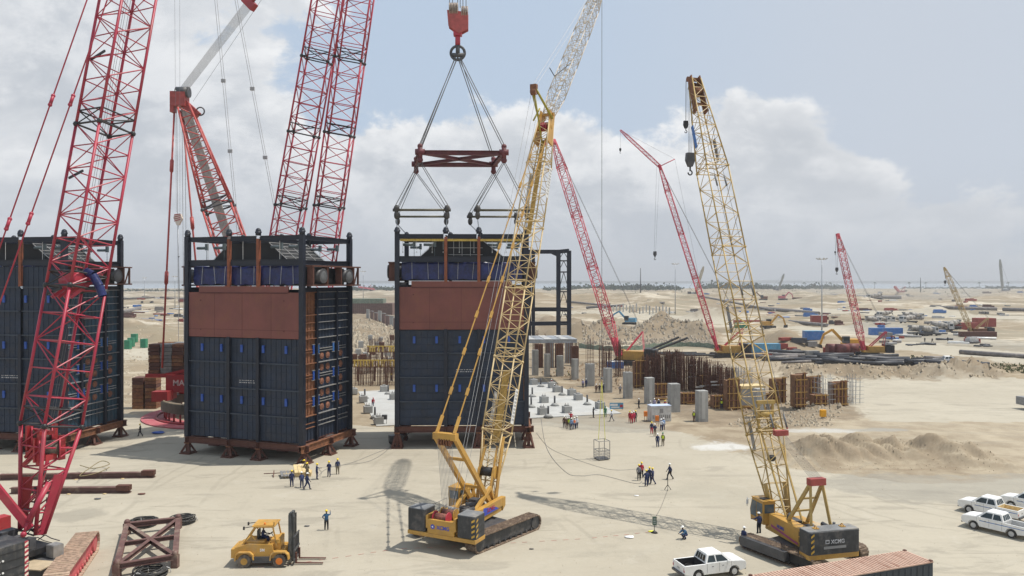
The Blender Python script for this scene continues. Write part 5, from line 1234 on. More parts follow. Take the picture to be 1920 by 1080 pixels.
# ---------------------------------------------------------------- concrete slab with pedestals
SA = R(19.7)
slab = MB(); q = [G(672, 735), G(1030, 717), G(1165, 776), G(706, 800)]
slab.hexa([V((p.x, p.y, -.3)) for p in q], [V((p.x, p.y, .13)) for p in q]); o = slab.build('slab', concl); tag(o, 'big pale concrete slab on the sand behind and right of the lifted module', 'concrete slab')
PED = [(1035, 728, 0), (1072, 742, 0), (1084, 751, 0), (1017, 778, 0), (1020, 756, 0), (1063, 775, 0), (1001, 722, 0), (1125, 767, 0), (1044, 736, 0)]
def pedestal():
    t = thing('pedestal', 'x', 'concrete pedestal'); MB().bx(-.72, .72, -.65, .65, 0, 1.15).build('block', conc, t); m = MB().bx(-.35, .3, -.3, .35, 1.15, 1.35)
    m.build('grout_pad', conc, t); m = MB()
    for sx in (-.25, .2): m.tube((sx, 0, 1.3), (sx, 0, 1.65), .04, 5)
    m.build('anchor_bolts', rebar, t); return t
nmn = ['nearest the far columns', 'beside the red vested worker', 'left of the paired one', 'closest to the crowd at the slab front edge', 'in the slab middle', 'next to the crowd of helmets', 'at the slab far corner', 'behind the yellow slings', 'under the grey worker']
L_ = [('concrete pedestal block on the pale slab, ' + n) for n in ('at its far edge behind the orange worker', 'left one of the touching pair', 'right one of the touching pair', 'front left one by the lifted module', 'in the middle', 'nearest the helmeted crowd', 'furthest left by the steel frame columns', 'on its right tip behind the yellow slings', 'beside the crouched worker at the far edge')]
sp_ = [(hz(G(px, py)) * 1, SA, l) for (px, py, _), l in zip(PED, L_)]
sp_ = [(V((p.x, p.y, .13)), a, l) for p, a, l in sp_]
for k, (px, py) in enumerate(((681, 755), (690, 775), (710, 796), (720, 735), (738, 750), (663, 740))):
    p = G(px, py); sp_.append((V((p.x, p.y, .13)), SA, 'concrete pedestal block in the gap between two modules, ' + ('left edge of slab, far end', 'left edge of slab, halfway', 'nearest the picture front', 'at the back of the slab', 'half hidden by the lifted module', 'beside the middle module corner')[k]))
copies(pedestal(), sp_, 'pedestals on the slab')
def anchor():
    t = thing('anchor_stub', 'x', 'anchor stub'); m = MB(); m.tube((0, 0, 0), (0, 0, .5), .85, 12, .35); m.build('mortar_cone', conc, t); MB().tube((0, 0, .4), (0, 0, 1.8), .16, 8).build('steel_stub', dgrey, t); return t
A_ = [(1014, 726, 'far row, beside the far pedestal'), (998, 745, 'left, second row'), (996, 765, 'left, third row'), (1040, 762, 'centre of the slab'), (1054, 742, 'behind the centre one'), (1101, 760, 'towards the right tip'), (728, 740, 'in the gap behind the front pedestals'), (684, 748, 'in the gap on the left edge'), (703, 785, 'in the gap near the front pedestal'), (1028, 783, 'lying low at the slab front edge')]
copies(anchor(), [(V((G(a, b).x, G(a, b).y, .13)), 0, 'dark steel stub on a mortar cone, ' + c) for a, b, c in A_], 'anchor stubs on the slab')
# ---------------------------------------------------------------- concrete columns
COL = [(997, 1010, 655, 703), (1020, 1032, 663, 706), (1043, 1057, 667, 706), (1071, 1085, 673, 712), (1097, 1115, 681, 723), (1131, 1148, 689, 735), (1168, 1186, 697, 747), (1208, 1227, 708, 757), (1252, 1275, 719, 772), (1304, 1327, 732, 790), (1413, 1434, 728, 783)]
ordn = ['leftmost', 'second', 'third', 'fourth', 'fifth', 'sixth', 'seventh', 'eighth', 'ninth', 'tenth', 'last']
for i, (x0, x1, yt, yb) in enumerate(COL):
    p = GZ((x0 + x1) / 2, yb); h = (yb - yt) / F * p.y; w = (x1 - x0) / F * p.y * .84
    t = thing('concrete_column', ('%s grey concrete column in the row counted from the left' % ordn[i]) if i < 10 else 'grey concrete column standing alone behind the right yellow boom', 'column', p, R(12), 'row of concrete columns')
    m = MB(); m.prism([(-w / 2, -w * .42), (w / 2, -w * .42), (w / 2, w * .42), (-w / 2, w * .42)], -.3, h, 'z'); s = m.build('shaft', conc, t); q = MB(); q.bx(-.3, .3, -w * .42 - .04, -w * .42, h * .1, h * .97); q.build('form_joint', concl if i % 2 else conc, s)
    if i < 6 or i in (6,):
        m = MB(); hh = (4.5, 4.2, 4.4, 4.0, 5.2, 5.0, 1.2)[i]
        for k in range(5):
            for s2 in (-1, 1): m.tube((-w * .4 + w * .2 * k, s2 * w * .3, h), (-w * .4 + w * .2 * k + random.uniform(-.05, .05), s2 * w * .3, h + hh + random.uniform(-.3, .6)), .045, 4)
        for k in range(int(hh / .8)): z = h + .5 + k * .8; m.bx(-w * .42, w * .42, -w * .34, -w * .28, z, z + .05)
        m.build('rebar_cage', rebar, t)
BCK = [(1010, 646, 690), (1030, 640, 690), (1048, 645, 690), (1066, 640, 680), (1077, 648, 685)]
for i, (px, yt, yb) in enumerate(BCK):
    p = GZ(px, yb); h = (yb - yt) / F * p.y
    t = thing('formed_column', 'brown shuttered column under the grey steel deck, %s from the left' % ordn[i], 'column', p, R(12), 'shuttered columns behind the row')
    MB().bx(-.9, .9, -.8, .8, 0, h).build('shutter', rebar if i % 2 == 0 else mgrey, t); m = MB()
    for x in (-.95, -.3, .3, .95): m.tube((x, -.9, 0), (x, -.9, h + 1), .06, 4)
    m.build('soldier_bar', rusto, t)
# grey steel deck on the columns and the navy steel frame above it
Y0 = 176.0
dk = thing('steel_deck', 'pale galvanised steel deck spanning the tops of shuttered columns', 'steel deck', P(1028, 640, Y0 - 6), R(6))
for k in range(6): MB().ibeam((-6.5, k * 2.0, .0), (6.4, k * 2.0, .0), .4, .7).build('deck_beam', galv, dk)
for k in range(7): MB().bx(-6.4 + k * 1.85, -4.7 + k * 1.85, -.6, 11, .38 + (k % 2) * .04, .5 + (k % 2) * .04).build('deck_plate', lgrey if k % 2 else galv, dk)
fr = thing('steel_tower', 'dark navy steel frame with cross braces right of the lifted module', 'steel frame', P(1057, 626, Y0))
o_ = V(fr.location)
def PW(px, py, Y=Y0): return P(px, py, Y) - o_
for x in (1047, 1067): MB().ibeam(PW(x, 628), PW(x, 470), .95, .95, .12).build('column', navy, fr)
for (a, b, c_, d) in ((990, 472, 1047, 472), (990, 580, 1047, 580), (990, 607, 1067, 606), (1047, 472, 1067, 470), (1047, 580, 1067, 581)): MB().ibeam(PW(a, b), PW(c_, d), .5, .9, .1, up=UP).build('girder', navy, fr)
MB().bar(PW(1030, 472), PW(1047, 480), .4, .5).build('haunch', navy, fr)
for (y0, y1) in ((472, 489), (489, 510), (510, 547), (547, 580), (580, 607)):
    m = MB(); m.bar(PW(1047, y1), PW(1067, y1), .3); m.bar(PW(1047, y1), PW(1057, y0), .14); m.bar(PW(1067, y1), PW(1057, y0), .14); m.build('brace', dgrey, fr)
for x in (993, 1000): MB().ibeam(PW(x, 640, 186), PW(x, 470, 186), .8, .8, .1).build('rear_column', navy, fr)
# ---------------------------------------------------------------- rebar thicket, scaffold and shutters
def cage(label, px, py, w, d, h, n, rz=R(12), mt=rebar, nh=8, ply_=0):
    t = thing('rebar_cage', label, 'rebar cage', GZ(px, py), rz, 'rebar cages of the pit'); m = MB()
    for i in range(int(n * (1.45 if mt is rebar else 1))):
        x = random.uniform(-w / 2, w / 2); y = random.uniform(-d / 2, d / 2); m.tube((x, y, -.3), (x + random.uniform(-.12, .12), y + random.uniform(-.1, .1), h * random.uniform(.8, 1.08)), random.choice((.028, .04, .05)), 4)
    o = m.build('vertical_bars', mt, t); tag(o, kind='stuff'); m = MB()
    for k in range(nh): z = h * (k + .5) / nh; m.bx(-w / 2, w / 2, -d / 2 - .03, -d / 2 + .03, z, z + .06); m.bx(-w / 2, -w / 2 + .06, -d / 2, d / 2, z, z + .06)
    tag(m.build('hoops', mt, t), kind='stuff')
    if ply_:
        for k in range(ply_): x = random.uniform(-w / 2, w / 2 - 1.5); z = h * random.uniform(.1, .75); MB().bx(x, x + 1.5, -d / 2 - .25, -d / 2 - .1, z, z + .25).build('platform_board', lgrey, t)
    return t
for k, (px, py, w, h, n) in enumerate(((1222, 728, 3.4, 6.9, 72), (1243, 726, 3.6, 7.5, 92), (1266, 728, 3.7, 7.7, 96), (1288, 732, 3.7, 7.3, 84), (1312, 735, 3.7, 6.9, 74), (1338, 738, 3.6, 6.3, 64), (1362, 742, 3.2, 5.9, 56))):
    cage('dense brown rebar cage in the pit, %s of the thicket from the left' % ordn[k], px, py, w, 3.0, h, n, ply_=3 if k in (3, 4, 5) else 0)
cage('slim dark rebar cage behind the sixth concrete column', 1139, 712, 2.0, 1.6, 7.5, 16); cage('slim dark rebar cage behind the blue skip', 1160, 706, 2.2, 1.6, 8.4, 20)
cage('slim rebar cage left of the blue skip', 1128, 705, 1.2, 1.6, 8.0, 10); cage('pale rebar cage right of the last shutter box', 1598, 756, 2.8, 3, 5.2, 18, mt=galv, nh=7)
cage('pale rebar cage between the second and third shutter boxes', 1545, 765, 2.6, 3, 5.5, 18, mt=galv, nh=6); cage('thin rebar mesh behind the brown shutter wall', 1395, 725, 5.0, 2, 4.5, 40, mt=galv, nh=6)
def shutter(label, px, py, w, h, d=1.6, rz=R(12), dark=False, steps=0):
    t = thing('formwork_box', label, 'formwork', GZ(px, py), rz, 'brown formwork boxes'); n = max(2, round(w / .75))
    for i in range(n):
        x0 = -w / 2 + w * i / n; q = MB(); hh = h * (1 - (.18 if steps and i < n / 2 else 0)); q.bx(x0 + .03, x0 + w / n - .03, -d / 2 + .08, -d / 2 + .16, 0, hh); q.build('plywood_panel', ply if (i % 2 or dark) else rebar, t)
        q = MB(); q.bx(x0 + w / n * .35, x0 + w / n * .5, -d / 2 - .06, -d / 2 + .08, 0, hh + .1); q.build('soldier', plyo, t)
    q = MB(); q.bx(-w / 2, w / 2, -d / 2 + .18, d / 2, 0, h * .93); q.build('inner_box', ply, t)
    for k in range(max(3, int(h / 1.0))):
        z = .4 + k * (h - .6) / max(2, int(h / 1.0) - 1); q = MB(); q.bx(-w / 2 - .06, w / 2 + .06, -d / 2 - .18, -d / 2 - .06, z, z + .14); q.build('waler', rusto if k % 2 else plyo, t)
    return t
for a in (('brown formwork tower with pale ladder boards behind the seventh column', 1199, 727, 2.6, 5.9), ('wide brown formwork wall in front of the rebar thicket', 1330, 735, 4.4, 3.6), ('ochre formwork box beside the worker in yellow vest', 1372, 768, 2.4, 5.6),
          ('dark formwork box left of three, seen through the right yellow boom', 1458, 760, 2.6, 5.2), ('low formwork box behind the middle shutter box', 1524, 752, 2.4, 5.0), ('ochre ribbed formwork box in the middle of three', 1497, 770, 2.2, 6.0), ('formwork box right of three beside the pale cage', 1571, 762, 2.9, 4.7)):
    shutter(*a, steps=a[1] > 1450)
m = thing('precast_block', 'pale yellow capped concrete block right of the ochre formwork box', 'concrete block', GZ(1405, 764), R(12)); MB().bx(-2.2, 2.2, -1.2, 1.2, 0, 3.4).build('block', conc, m); MB().bx(-2.4, 2.4, -1.4, 1.4, 3.4, 3.9).build('cap', cream, m)
# scaffold and yellow formwork girders in the gap between the modules
def truss(label, px0, px1, py, z, mt=yply):
    a = G(px0, py, z); b = G(px1, py, z); t = thing('formwork_girder', label, 'formwork girder', (a + b) / 2, 0, 'yellow formwork girders in the gap'); h = (b - a) / 2
    for dz in (0, 1.5): MB().bar(-h + V((0, 0, dz)), h + V((0, 0, dz)), .25).build('chord', mt if dz else rusto, t)
    n = 16
    for i in range(n): x = -h.x + 2 * h.x * (i + .5) / n; MB().bx(x - .16, x + .16, -.2, .2, .1, 1.4).build('timber_post', mt if random.random() < .75 else ply, t)
    q = MB()
    for x in (-h.x * .8, -h.x * .1, h.x * .6): q.bx(x - .2, x + .2, -.3, .3, -z, 0)
    q.build('prop', rebar, t)
truss('nearer yellow timber formwork girder between the middle and lifted modules', 662, 752, 688, 3.2); truss('further yellow timber formwork girder between the middle and lifted modules', 688, 752, 660, 4.2)
for k, (px, py, h) in enumerate(((712, 722, 5.5), (690, 700, 4.5), (732, 700, 4.5), (720, 680, 4.0), (676, 690, 3.5), (740, 722, 5.0), (682, 721, 4.2), (705, 660, 4.5), (738, 655, 4.5))):
    cage('scaffold cage between the middle and lifted modules, %s' % ('front', 'left', 'right', 'rear', 'leftmost', 'front right', 'front left', 'far left', 'far right')[k], px, py, 4.5 if k != 3 else 7, 2.5, h, 30, nh=4)
random.seed(11)
for k in range(14):
    px = 664 + 6 * k + random.uniform(-3, 3); py = random.choice((640, 655, 672, 668, 683)); p = GZ(px, py); t = thing('concrete_stub', 'short concrete stub in the rubble of the gap between two modules', 'concrete stub', p, R(12), 'concrete stubs in the gap'); h = random.uniform(1.6, 3.0)
    MB().bx(-.8, .8, -.7, .7, 0, h).build('shaft', conc if k % 3 else rebar, t)
for k in range(9):
    px = 690 + k * 7.4; p = GZ(px, 598 + k * 3.0); t = thing('retaining_panel', 'brown retaining wall panel in the gap, %s from the left' % (ordn + ['x'])[k], 'retaining wall', p, R(-52), 'retaining wall panels in the gap'); MB().bx(-1.6, 1.6, -.3, .3, 0, 5.2).build('panel', pm('mauve_wall', (.17, .11, .095), .85, .2, .6) if k % 3 else conc, t); MB().bx(-1.7, 1.7, -.4, .4, 5.2, 5.5).build('coping', conc, t)
t = thing('netted_building', 'brown wall topped with green netting in the gap between two modules', 'wall', GZ(690, 592)); MB().bx(-18, 16, 0, 12, 0, 8).build('wall', MATS['mauve_wall'], t); MB().bx(-18, 10, -.2, 11.8, 8, 11).build('netting', netgreen, t)
m = MB()
for k in range(26): m.bx(-17.5 + k * 1.3, -17.3 + k * 1.3, -.12, 0, 0, 8)
m.build('wall_post', rebar, t)
for a in (('small brown shutter behind the eighth column', 1238, 742, 2.4, 2.6), ('small brown shutter between the ninth and tenth columns', 1290, 757, 3.0, 2.2), ('low brown shutter right of the tenth column', 1345, 765, 2.0, 2.4), ('low ochre shutter frame under the right yellow boom', 1432, 752, 3.4, 1.6), ('low ochre shutter frame between the middle and right shutter boxes', 1535, 768, 2.6, 2.0)): shutter(*a)
for k in range(7):
    px = 1236 + k * 33; py = 752 + k * 3.2; p = GZ(px, py); t = thing('timber_heap', 'loose heap of brown timbers among the columns and shutters', 'timber heap', p, R(random.uniform(-30, 30)), 'timber heaps')
    for q in range(9): z = random.uniform(.1, .7); a = random.uniform(-.6, .6); MB().bar((-1.4 * math.cos(a), q * .2 - .9, z), (1.4 * math.cos(a), q * .2 - .9 + math.sin(a) * 1.6, z + random.uniform(-.1, .4)), .13).build('timber', random.choice((ply, plyo, rebar, rusto)), t)
# ---------------------------------------------------------------- rubble, silt fence, mats
def scatter(name, label, poly, n, s0, s1, mt, h=.7, seed=1):
    random.seed(seed); m = MB(); xs = [p[0] for p in poly]; ys = [p[1] for p in poly]; k = 0
    while k < n:
        px, py = random.uniform(min(xs), max(xs)), random.uniform(min(ys), max(ys))
        if not inpoly(px, py, poly): continue
        p = GZ(px, py); s = random.uniform(s0, s1); a = random.uniform(0, 3); c, q = math.cos(a), math.sin(a); hh = s * h * random.uniform(.4, 1)
        pts = [(-.5, -.4), (.4, -.5), (.55, .3), (-.35, .5)]
        lo = [V((p.x + (x * c - y * q) * s, p.y + (x * q + y * c) * s, p.z - .1)) for x, y in pts]; hi = [V((v.x * .35 + p.x * .65 + random.uniform(-.1, .1) * s, v.y * .35 + p.y * .65, p.z + hh * random.uniform(.7, 1))) for v in lo]
        m.hexa(lo, hi); k += 1
    o = m.build(name, mt); tag(o, kind='stuff'); return o
scatter('rubble', '', [(1090, 633), (1340, 631), (1345, 648), (1090, 646)], 1300, .3, 1.1, pm('grey_rubble', (.38, .33, .26), .9, .35, .8), 1.2, 3)
scatter('rubble', '', [(640, 600), (760, 600), (760, 700), (640, 700)], 1500, .4, 1.7, dirtm, .9, 4)
scatter('rubble', '', [(1440, 752), (1600, 752), (1560, 800), (1360, 800)], 700, .2, .7, dirtm, .7, 5)
scatter('rubble', '', [(1000, 700), (1200, 738), (1420, 780), (1400, 700), (1100, 680)], 1100, .2, .9, pm('brown_clods', (.30, .22, .14), .95, .35, 1.2), .7, 6)
scatter('clods', '', [(1490, 880), (1880, 886), (1830, 825), (1500, 830)], 700, .05, .2, pm('sand_clods', (.46, .38, .27), .95, .2, 1.2), .8, 7)
scatter('pebbles', '', [(-100, 870), (1500, 880), (2000, 905), (2000, 1100), (-100, 1100)], 900, .03, .12, dirtm, .5, 8)
scatter('clods', '', [(230, 570), (350, 570), (350, 760), (230, 760)], 700, .2, 1.0, dirtm, .5, 9)
scatter('clods', '', [(1450, 680), (1880, 680), (1880, 712), (1470, 712)], 900, .2, .9, MATS['sand_clods'], .8, 10)
sf = MB(); prev = None
for k in range(60):
    p = GZ(1085 + k * 4.6, 652 + 5 * math.sin(k * .11) + .05 * k); q = V((p.x, p.y, p.z + 1.5 + .2 * math.sin(k * 1.7)))
    if prev: sf.hexa([prev[0], p, q, prev[1]], [v + V((0, .12, 0)) for v in (prev[0], p, q, prev[1])])
    prev = (p, q)
tag(sf.build('silt_fence', netgreen), 'low green netting fence running along the rubble bank behind the red crane', 'fence')
# ---------------------------------------------------------------- containers and site boxes
def boxc(label, px, py, L, mt, rz=0.0, h=2.6, w=2.44, cat='container', roof=None, name='container', group=None, ribs=True, p=None):
    t = thing(name, label, cat, p or GZ(px, py), rz, group); m = MB(); m.bx(-L / 2, L / 2, -w / 2, w / 2, .05, h); b = m.build('body', mt, t)
    if ribs:
        m = MB(); n = int(L / .55)
        for s in (-1, 1):
            for k in range(n): x = -L / 2 + (k + .5) * L / n; m.bx(x - .1, x + .1, s * w / 2 - .03 * (s < 0), s * w / 2 + .03 * (s > 0), .2, h - .15)
        m.build('corrugation', mt, b)
    m = MB(); m.bx(-L / 2 - .03, L / 2 + .03, -w / 2 - .03, w / 2 + .03, h, h + .08); m.build('roof', roof or mt, t)
    q = MB(); q.bx(L / 2, L / 2 + .03, -w / 2 + .1, -.02, .15, h - .1); q.bx(L / 2, L / 2 + .03, .02, w / 2 - .1, .15, h - .1); q.build('door', mt, t)
    return t
def bpx(label, x0, x1, y0, y1, mt, **k):
    p = GZ((x0 + x1) / 2, y1); u = p.y / F; boxc(label, 0, 0, (x1 - x0) * u, mt, h=(y1 - y0) * u * .92, p=p, **k)
bpx('bright blue container with shelter beside the sandy cone', 1507, 1543, 623, 641, bluec, w=3, roof=cyanb)
bpx('long faded blue container wall seen through the right yellow boom', 1404, 1461, 643, 662, cyanb, w=2.6); bpx('long bright blue container in front of the mixer trucks', 1631, 1690, 613, 627, bluec, w=3)
bpx('red container with white roof by the tall light mast', 1521, 1549, 591, 606, redc, w=3, roof=white); bpx('long brick red container behind the right yellow boom', 1376, 1426, 599, 607, redc); bpx('long dark red container right of the mixer trucks', 1784, 1832, 606, 620, redc)
bpx('rust red building at far right behind the faded crane', 1829, 1861, 596, 613, redc, w=6, cat='building', name='site_building'); bpx('low brown container at right of the faded crane', 1800, 1866, 622, 632, rustb); bpx('small blue container far behind the excavator', 1219, 1243, 560, 568, bluec, w=6)
bpx('green container at the right yellow boom', 1378, 1400, 606, 616, green); bpx('blue skip with white rim beside rebar cages', 1138, 1168, 676, 690, bluec, roof=white, cat='skip', name='waste_skip'); bpx('pale blue far container left of the red crane', 1098, 1116, 557, 564, cyanb)
bpx('grey site tent box by the blue long container', 1650, 1671, 622, 634, mgrey, cat='cabin', name='site_cabin'); bpx('pale far container beside the dust', 1868, 1884, 568, 572, white)
for i, (px, py) in enumerate(((240, 655), (246, 650), (252, 643), (270, 652))): boxc('small green cabinet left of the ballast, %s' % ('front one', 'middle one', 'rear one', 'one by the ballast stack')[i], px, py, 1.8, green, h=3.0, w=1.8, cat='cabinet', name='cabinet', group='green cabinets', ribs=False)
gb = boxc('white grey generator box with grille beside the ninth column', 1236, 789, 3.4, lgrey, R(12), 2.5, 1.8, 'generator', pm('generator_roof', (.5, .58, .72), .5, .05), 'generator', ribs=False)
m = MB()
for k in range(9): m.bx(-1.5 + k * .35, -1.3 + k * .35, -.935, -.905, .5, 1.1)
m.bx(-.3, .3, -.935, -.905, 1.4, 2.1); m.build('grille', mgrey, gb)
cn = boxc('corrugated shipping container with sun bleached pink roof at the bottom edge', 0, 0, 14.0, condark, R(20.5), p=V((29.2, 57.5, 0)) + V((-.937, -.35, 0)) * 7.0 + V((.35, -.937, 0)) * 1.22, roof=conpink, name='shipping_container')
cr_ = MB()
for k in range(52): x = -6.85 + k * .267; cr_.bx(x, x + .13, -1.15, 1.15, 2.68, 2.72)
cr_.build('roof_corrugation', conpink, cn); m = MB()
for sx in (-6.9, 6.9):
    for sy in (-1.12, 1.12): m.box(sx, sy, 2.71, .2, .2, .12)
m.build('corner_casting', rustb, cn)
t = thing('banner_board', 'blue and white banner board with red patch on the sand right of slab', 'banner', GZ(1156, 769)); t.scale = (.5, .5, .5); MB().bx(-2.4, 2.4, 0, .06, .4, 2.6).build('board', cyanb, t); m = MB(); m.bx(-2.2, .4, -.02, -.003, 1.5, 2.2); m.bx(-1.8, 1.0, -.02, -.003, .8, 1.2); m.build('white_print', white, t); m = MB(); m.bx(1.2, 2.2, -.02, -.003, 1.0, 1.9); m.build('red_print', brightred, t); m = MB(); m.bx(-2.1, -2.0, .1, .2, 0, 2.4); m.bx(2.0, 2.1, .1, .2, 0, 2.4); m.build('leg', rustb, t)
# ---------------------------------------------------------------- pipes
def pipe(label, p0, p1, r, mt, group=None, n=10):
    a, b = V(p0), V(p1); m = MB(); d = b - a; m.tube((0, 0, 0), d, r, n); o = m.build('steel_pipe', mt); o.location = a; return tag(o, label, 'pipe', group)
random.seed(21)
for k in range(46):
    px = random.uniform(1370, 1790); py = 672 + (px - 1370) * .035 + random.uniform(-9, 9); p = GZ(px, py); an = R(random.uniform(-12, 12) + (px > 1600) * 4); L = random.uniform(8, 14); r = random.uniform(.35, .62)
    pipe('black steel pipe in the loose heap behind the berm', p + V((0, 0, r + random.choice((0, 0, .7)))), p + V((L * math.cos(an), L * math.sin(an), r + random.uniform(-.1, .5))), r, pipeb if random.random() < .75 else pipeg, 'black pipes heaped behind the berm')
for k in range(5):
    a = GZ(1212 + k * 9, 668 + k * 2.0, 1.5); pipe('black steel beam laid flat in front of the red crane, %s from the left' % ordn[k], a, a + V((9 + k, -4, 4.6 if k < 2 else .4)), .32, blk, 'black beams by the red crane', 4)
FP = [(1045, 565, 1165, 562, .9), (1062, 575, 1170, 578, .9), (1100, 578, 1245, 583, 1.0), (1445, 557, 1570, 558, 2.2), (1560, 560, 1690, 561, 2.4), (1400, 578, 1535, 591, 1.4), (1310, 570, 1450, 584, .9), (230, 590, 262, 582, 1.4), (230, 572, 290, 572, .8), (1755, 580, 1870, 582, 1.3), (1880, 584, 1960, 586, 1.3), (1480, 610, 1550, 616, .9), (1800, 663, 1960, 676, .7), (300, 572, 352, 571, .9)]
for k, (a, b, c, d, r) in enumerate(FP):
    pipe('long dark pipeline far out on the sand, %s' % ('upper one left of the red crane|middle one left of the red crane|lower one behind the red crane|left half of the one under the treeline|right half of the one under the treeline|sloping one right of the yellow boom|sloping one behind the yellow boom|pale thick one left of the middle module|thin one left of the middle module|one near the far right road|one at the right edge|rough one below the red container|one along the right road|one beside the middle module'.split('|')[k]), GZ(a, b, r), GZ(c, d, r), r, pipeg, 'long pipelines far out', 8)
# ---------------------------------------------------------------- light masts
def mast_(label, px, py, top, heads=True, r=.35):
    p = GZ(px, py); h = (py - top) / F * p.y; t = thing('light_mast', label, 'light mast', p, 0, 'tall masts'); MB().tube((0, 0, 0), (0, 0, h), r, 8, r * .45).build('pole', galv if heads else dgrey, t)
    if heads:
        m = MB(); m.ring((0, 0, h - .3), (0, 0, 1), 1.6, .12, 12, 4)
        for k in range(8): a = k * math.pi / 4; m.bar((1.6 * math.cos(a), 1.6 * math.sin(a), h - .3), (2.6 * math.cos(a), 2.6 * math.sin(a), h + .2), .7, .35)
        m.build('floodlight_ring', lgrey, t)
    return t
mast_('tall floodlight mast beside the red container', 1541, 622, 485); mast_('tall floodlight mast left of the red jib crane', 1266, 590, 495); mast_('floodlight mast in the gap right of middle module', 681, 575, 508)
mast_('thin dark mast left of the floodlight masts', 1201, 560, 503, False, .9); mast_('thin dark mast at right above the smoke', 1726, 552, 520, False, 1.0); mast_('short floodlight mast left of the ring crane pendant', 271, 566, 522); mast_('floodlight mast next to the ring crane pendant', 328, 578, 517)
# ---------------------------------------------------------------- excavators, mixers, small vehicles
def excavator(label, px, py, rz, mt=yel, s=1.0, z=0):
    t = thing('excavator', label, 'excavator', GZ(px, py, z), rz, 'excavators')
    for e in (-1, 1): crawler(t, 0, e * 1.3 * s, 4.4 * s, .6 * s, .9 * s, 0, blk, blk, detail=False, sh=.35)
    m = MB(); m.bx(-2.3 * s, 1.3 * s, -1.4 * s, 1.4 * s, 1.0 * s, 1.5 * s); m.bx(-2.3 * s, 0, -1.4 * s, 1.4 * s, 1.5 * s, 2.4 * s); m.build('machine_body', mt, t); m = MB(); m.bx(.05 * s, 1.5 * s, .4 * s, 1.4 * s, 1.5 * s, 3.1 * s); c = m.build('cab', dgrey, t)
    MB().bx(.15 * s, 1.53 * s, .37 * s, 1.43 * s, 2.1 * s, 2.9 * s).build('window', glass, c)
    a, b, c_ = V((1.0, -.2, 1.8)) * s, V((3.6, -.2, 4.6)) * s, V((5.6, -.2, 3.4)) * s; m = MB(); m.bar(a, b, .45 * s, .6 * s); m.bar(b, c_, .4 * s, .5 * s); m.build('boom_arm', mt, t); d = V((6.4, -.2, 1.0)) * s; MB().bar(c_, d, .35 * s, .45 * s).build('dipper', mt, t)
    m = MB(); m.prism([(6.0 * s, .1 * s), (6.9 * s, .2 * s), (6.9 * s, 1.2 * s), (6.2 * s, 1.0 * s)], -.8 * s, .5 * s, 'y'); m.build('bucket', blk, t)
excavator('yellow excavator with raised bent arm working on the brown mound', 1263, 631, R(172), yel, 1.5); excavator('orange excavator arm behind the red drums', 1590, 655, R(176), pm('digger_orange', (.6, .3, .03), .5, .1), 1.4)
excavator('yellow excavator half hidden at the right yellow boom', 1440, 622, R(10), yel, 1.3); excavator('tiny excavator far out left of the treeline mast', 1431, 564, R(170), rusto, 2.0); excavator('orange far excavator under the treeline', 1468, 563, R(10), fadered, 2.0)
excavator('blue far machine with raised arm behind the mound', 1180, 610, R(160), cyanb, 1.5)
def mixer(label, px, py, rz, s=1.0):
    t = thing('mixer_truck', label, 'mixer truck', GZ(px, py), rz, 'parked concrete mixer trucks'); m = MB(); m.bx(-4.2, 4.2, -1.1, 1.1, .8, 1.2); m.build('chassis', dgrey, t)
    m = MB(); m.prism([(2.6, 1.0), (4.5, 1.0), (4.5, 2.2), (4.2, 3.4), (2.6, 3.4)], -1.2, 1.2, 'y'); c = m.build('cab', lgrey, t); q = MB(); q.bx(2.9, 4.0, -1.23, 1.23, 2.2, 3.0); q.prism([(4.51, 2.3), (4.53, 2.3), (4.24, 3.2), (4.22, 3.2)], -1.0, 1.0, 'y'); q.build('window', glass, c)
    m = MB(); a, b = V((2.2, 0, 2.3)), V((-3.6, 0, 3.1)); u = [a, a.lerp(b, .28), a.lerp(b, .62), b]; rr = [.7, 1.2, 1.2, .55]
    for k in range(3): m.tube(u[k], u[k + 1], rr[k], 14, rr[k + 1])
    m.build('drum', pm('dusty_drum', (.33, .31, .28), .8, .3, 1), t); m = MB(); m.bar((-3.6, 0, 3.2), (-4.4, 0, 1.8), .8, .15); m.bx(-4.0, -3.4, -.8, .8, 3.2, 4.0); m.build('chute', mgrey, t)
    for x in (3.4, -1.6, -3.0):
        for y in (-1.05, 1.05): MB().tube((x, y - .15, .52), (x, y + .15, .52), .52, 12).build('wheel', tyre, t)
    t.scale = (s, s, s)
for k, (px, py, a) in enumerate(((1636, 608, 20), (1652, 607, 15), (1690, 609, 160), (1704, 614, 200), (1722, 628, 10), (1740, 629, 25), (1765, 622, -20), (1786, 621, 200), (1702, 598, 30), (1718, 600, 20), (1660, 600, 190), (1640, 567, 170))):
    mixer('grey concrete mixer truck parked by the blue container, %s' % ('far left one|second one from left|third, behind the container|fourth, behind the container|nearest one facing right|next to the nearest one|second from the right|rightmost one|back row left|back row right|back row far left|alone in the dust beyond'.split('|')[k]), px, py, R(a), 1.1 if k < 11 else 1.8)
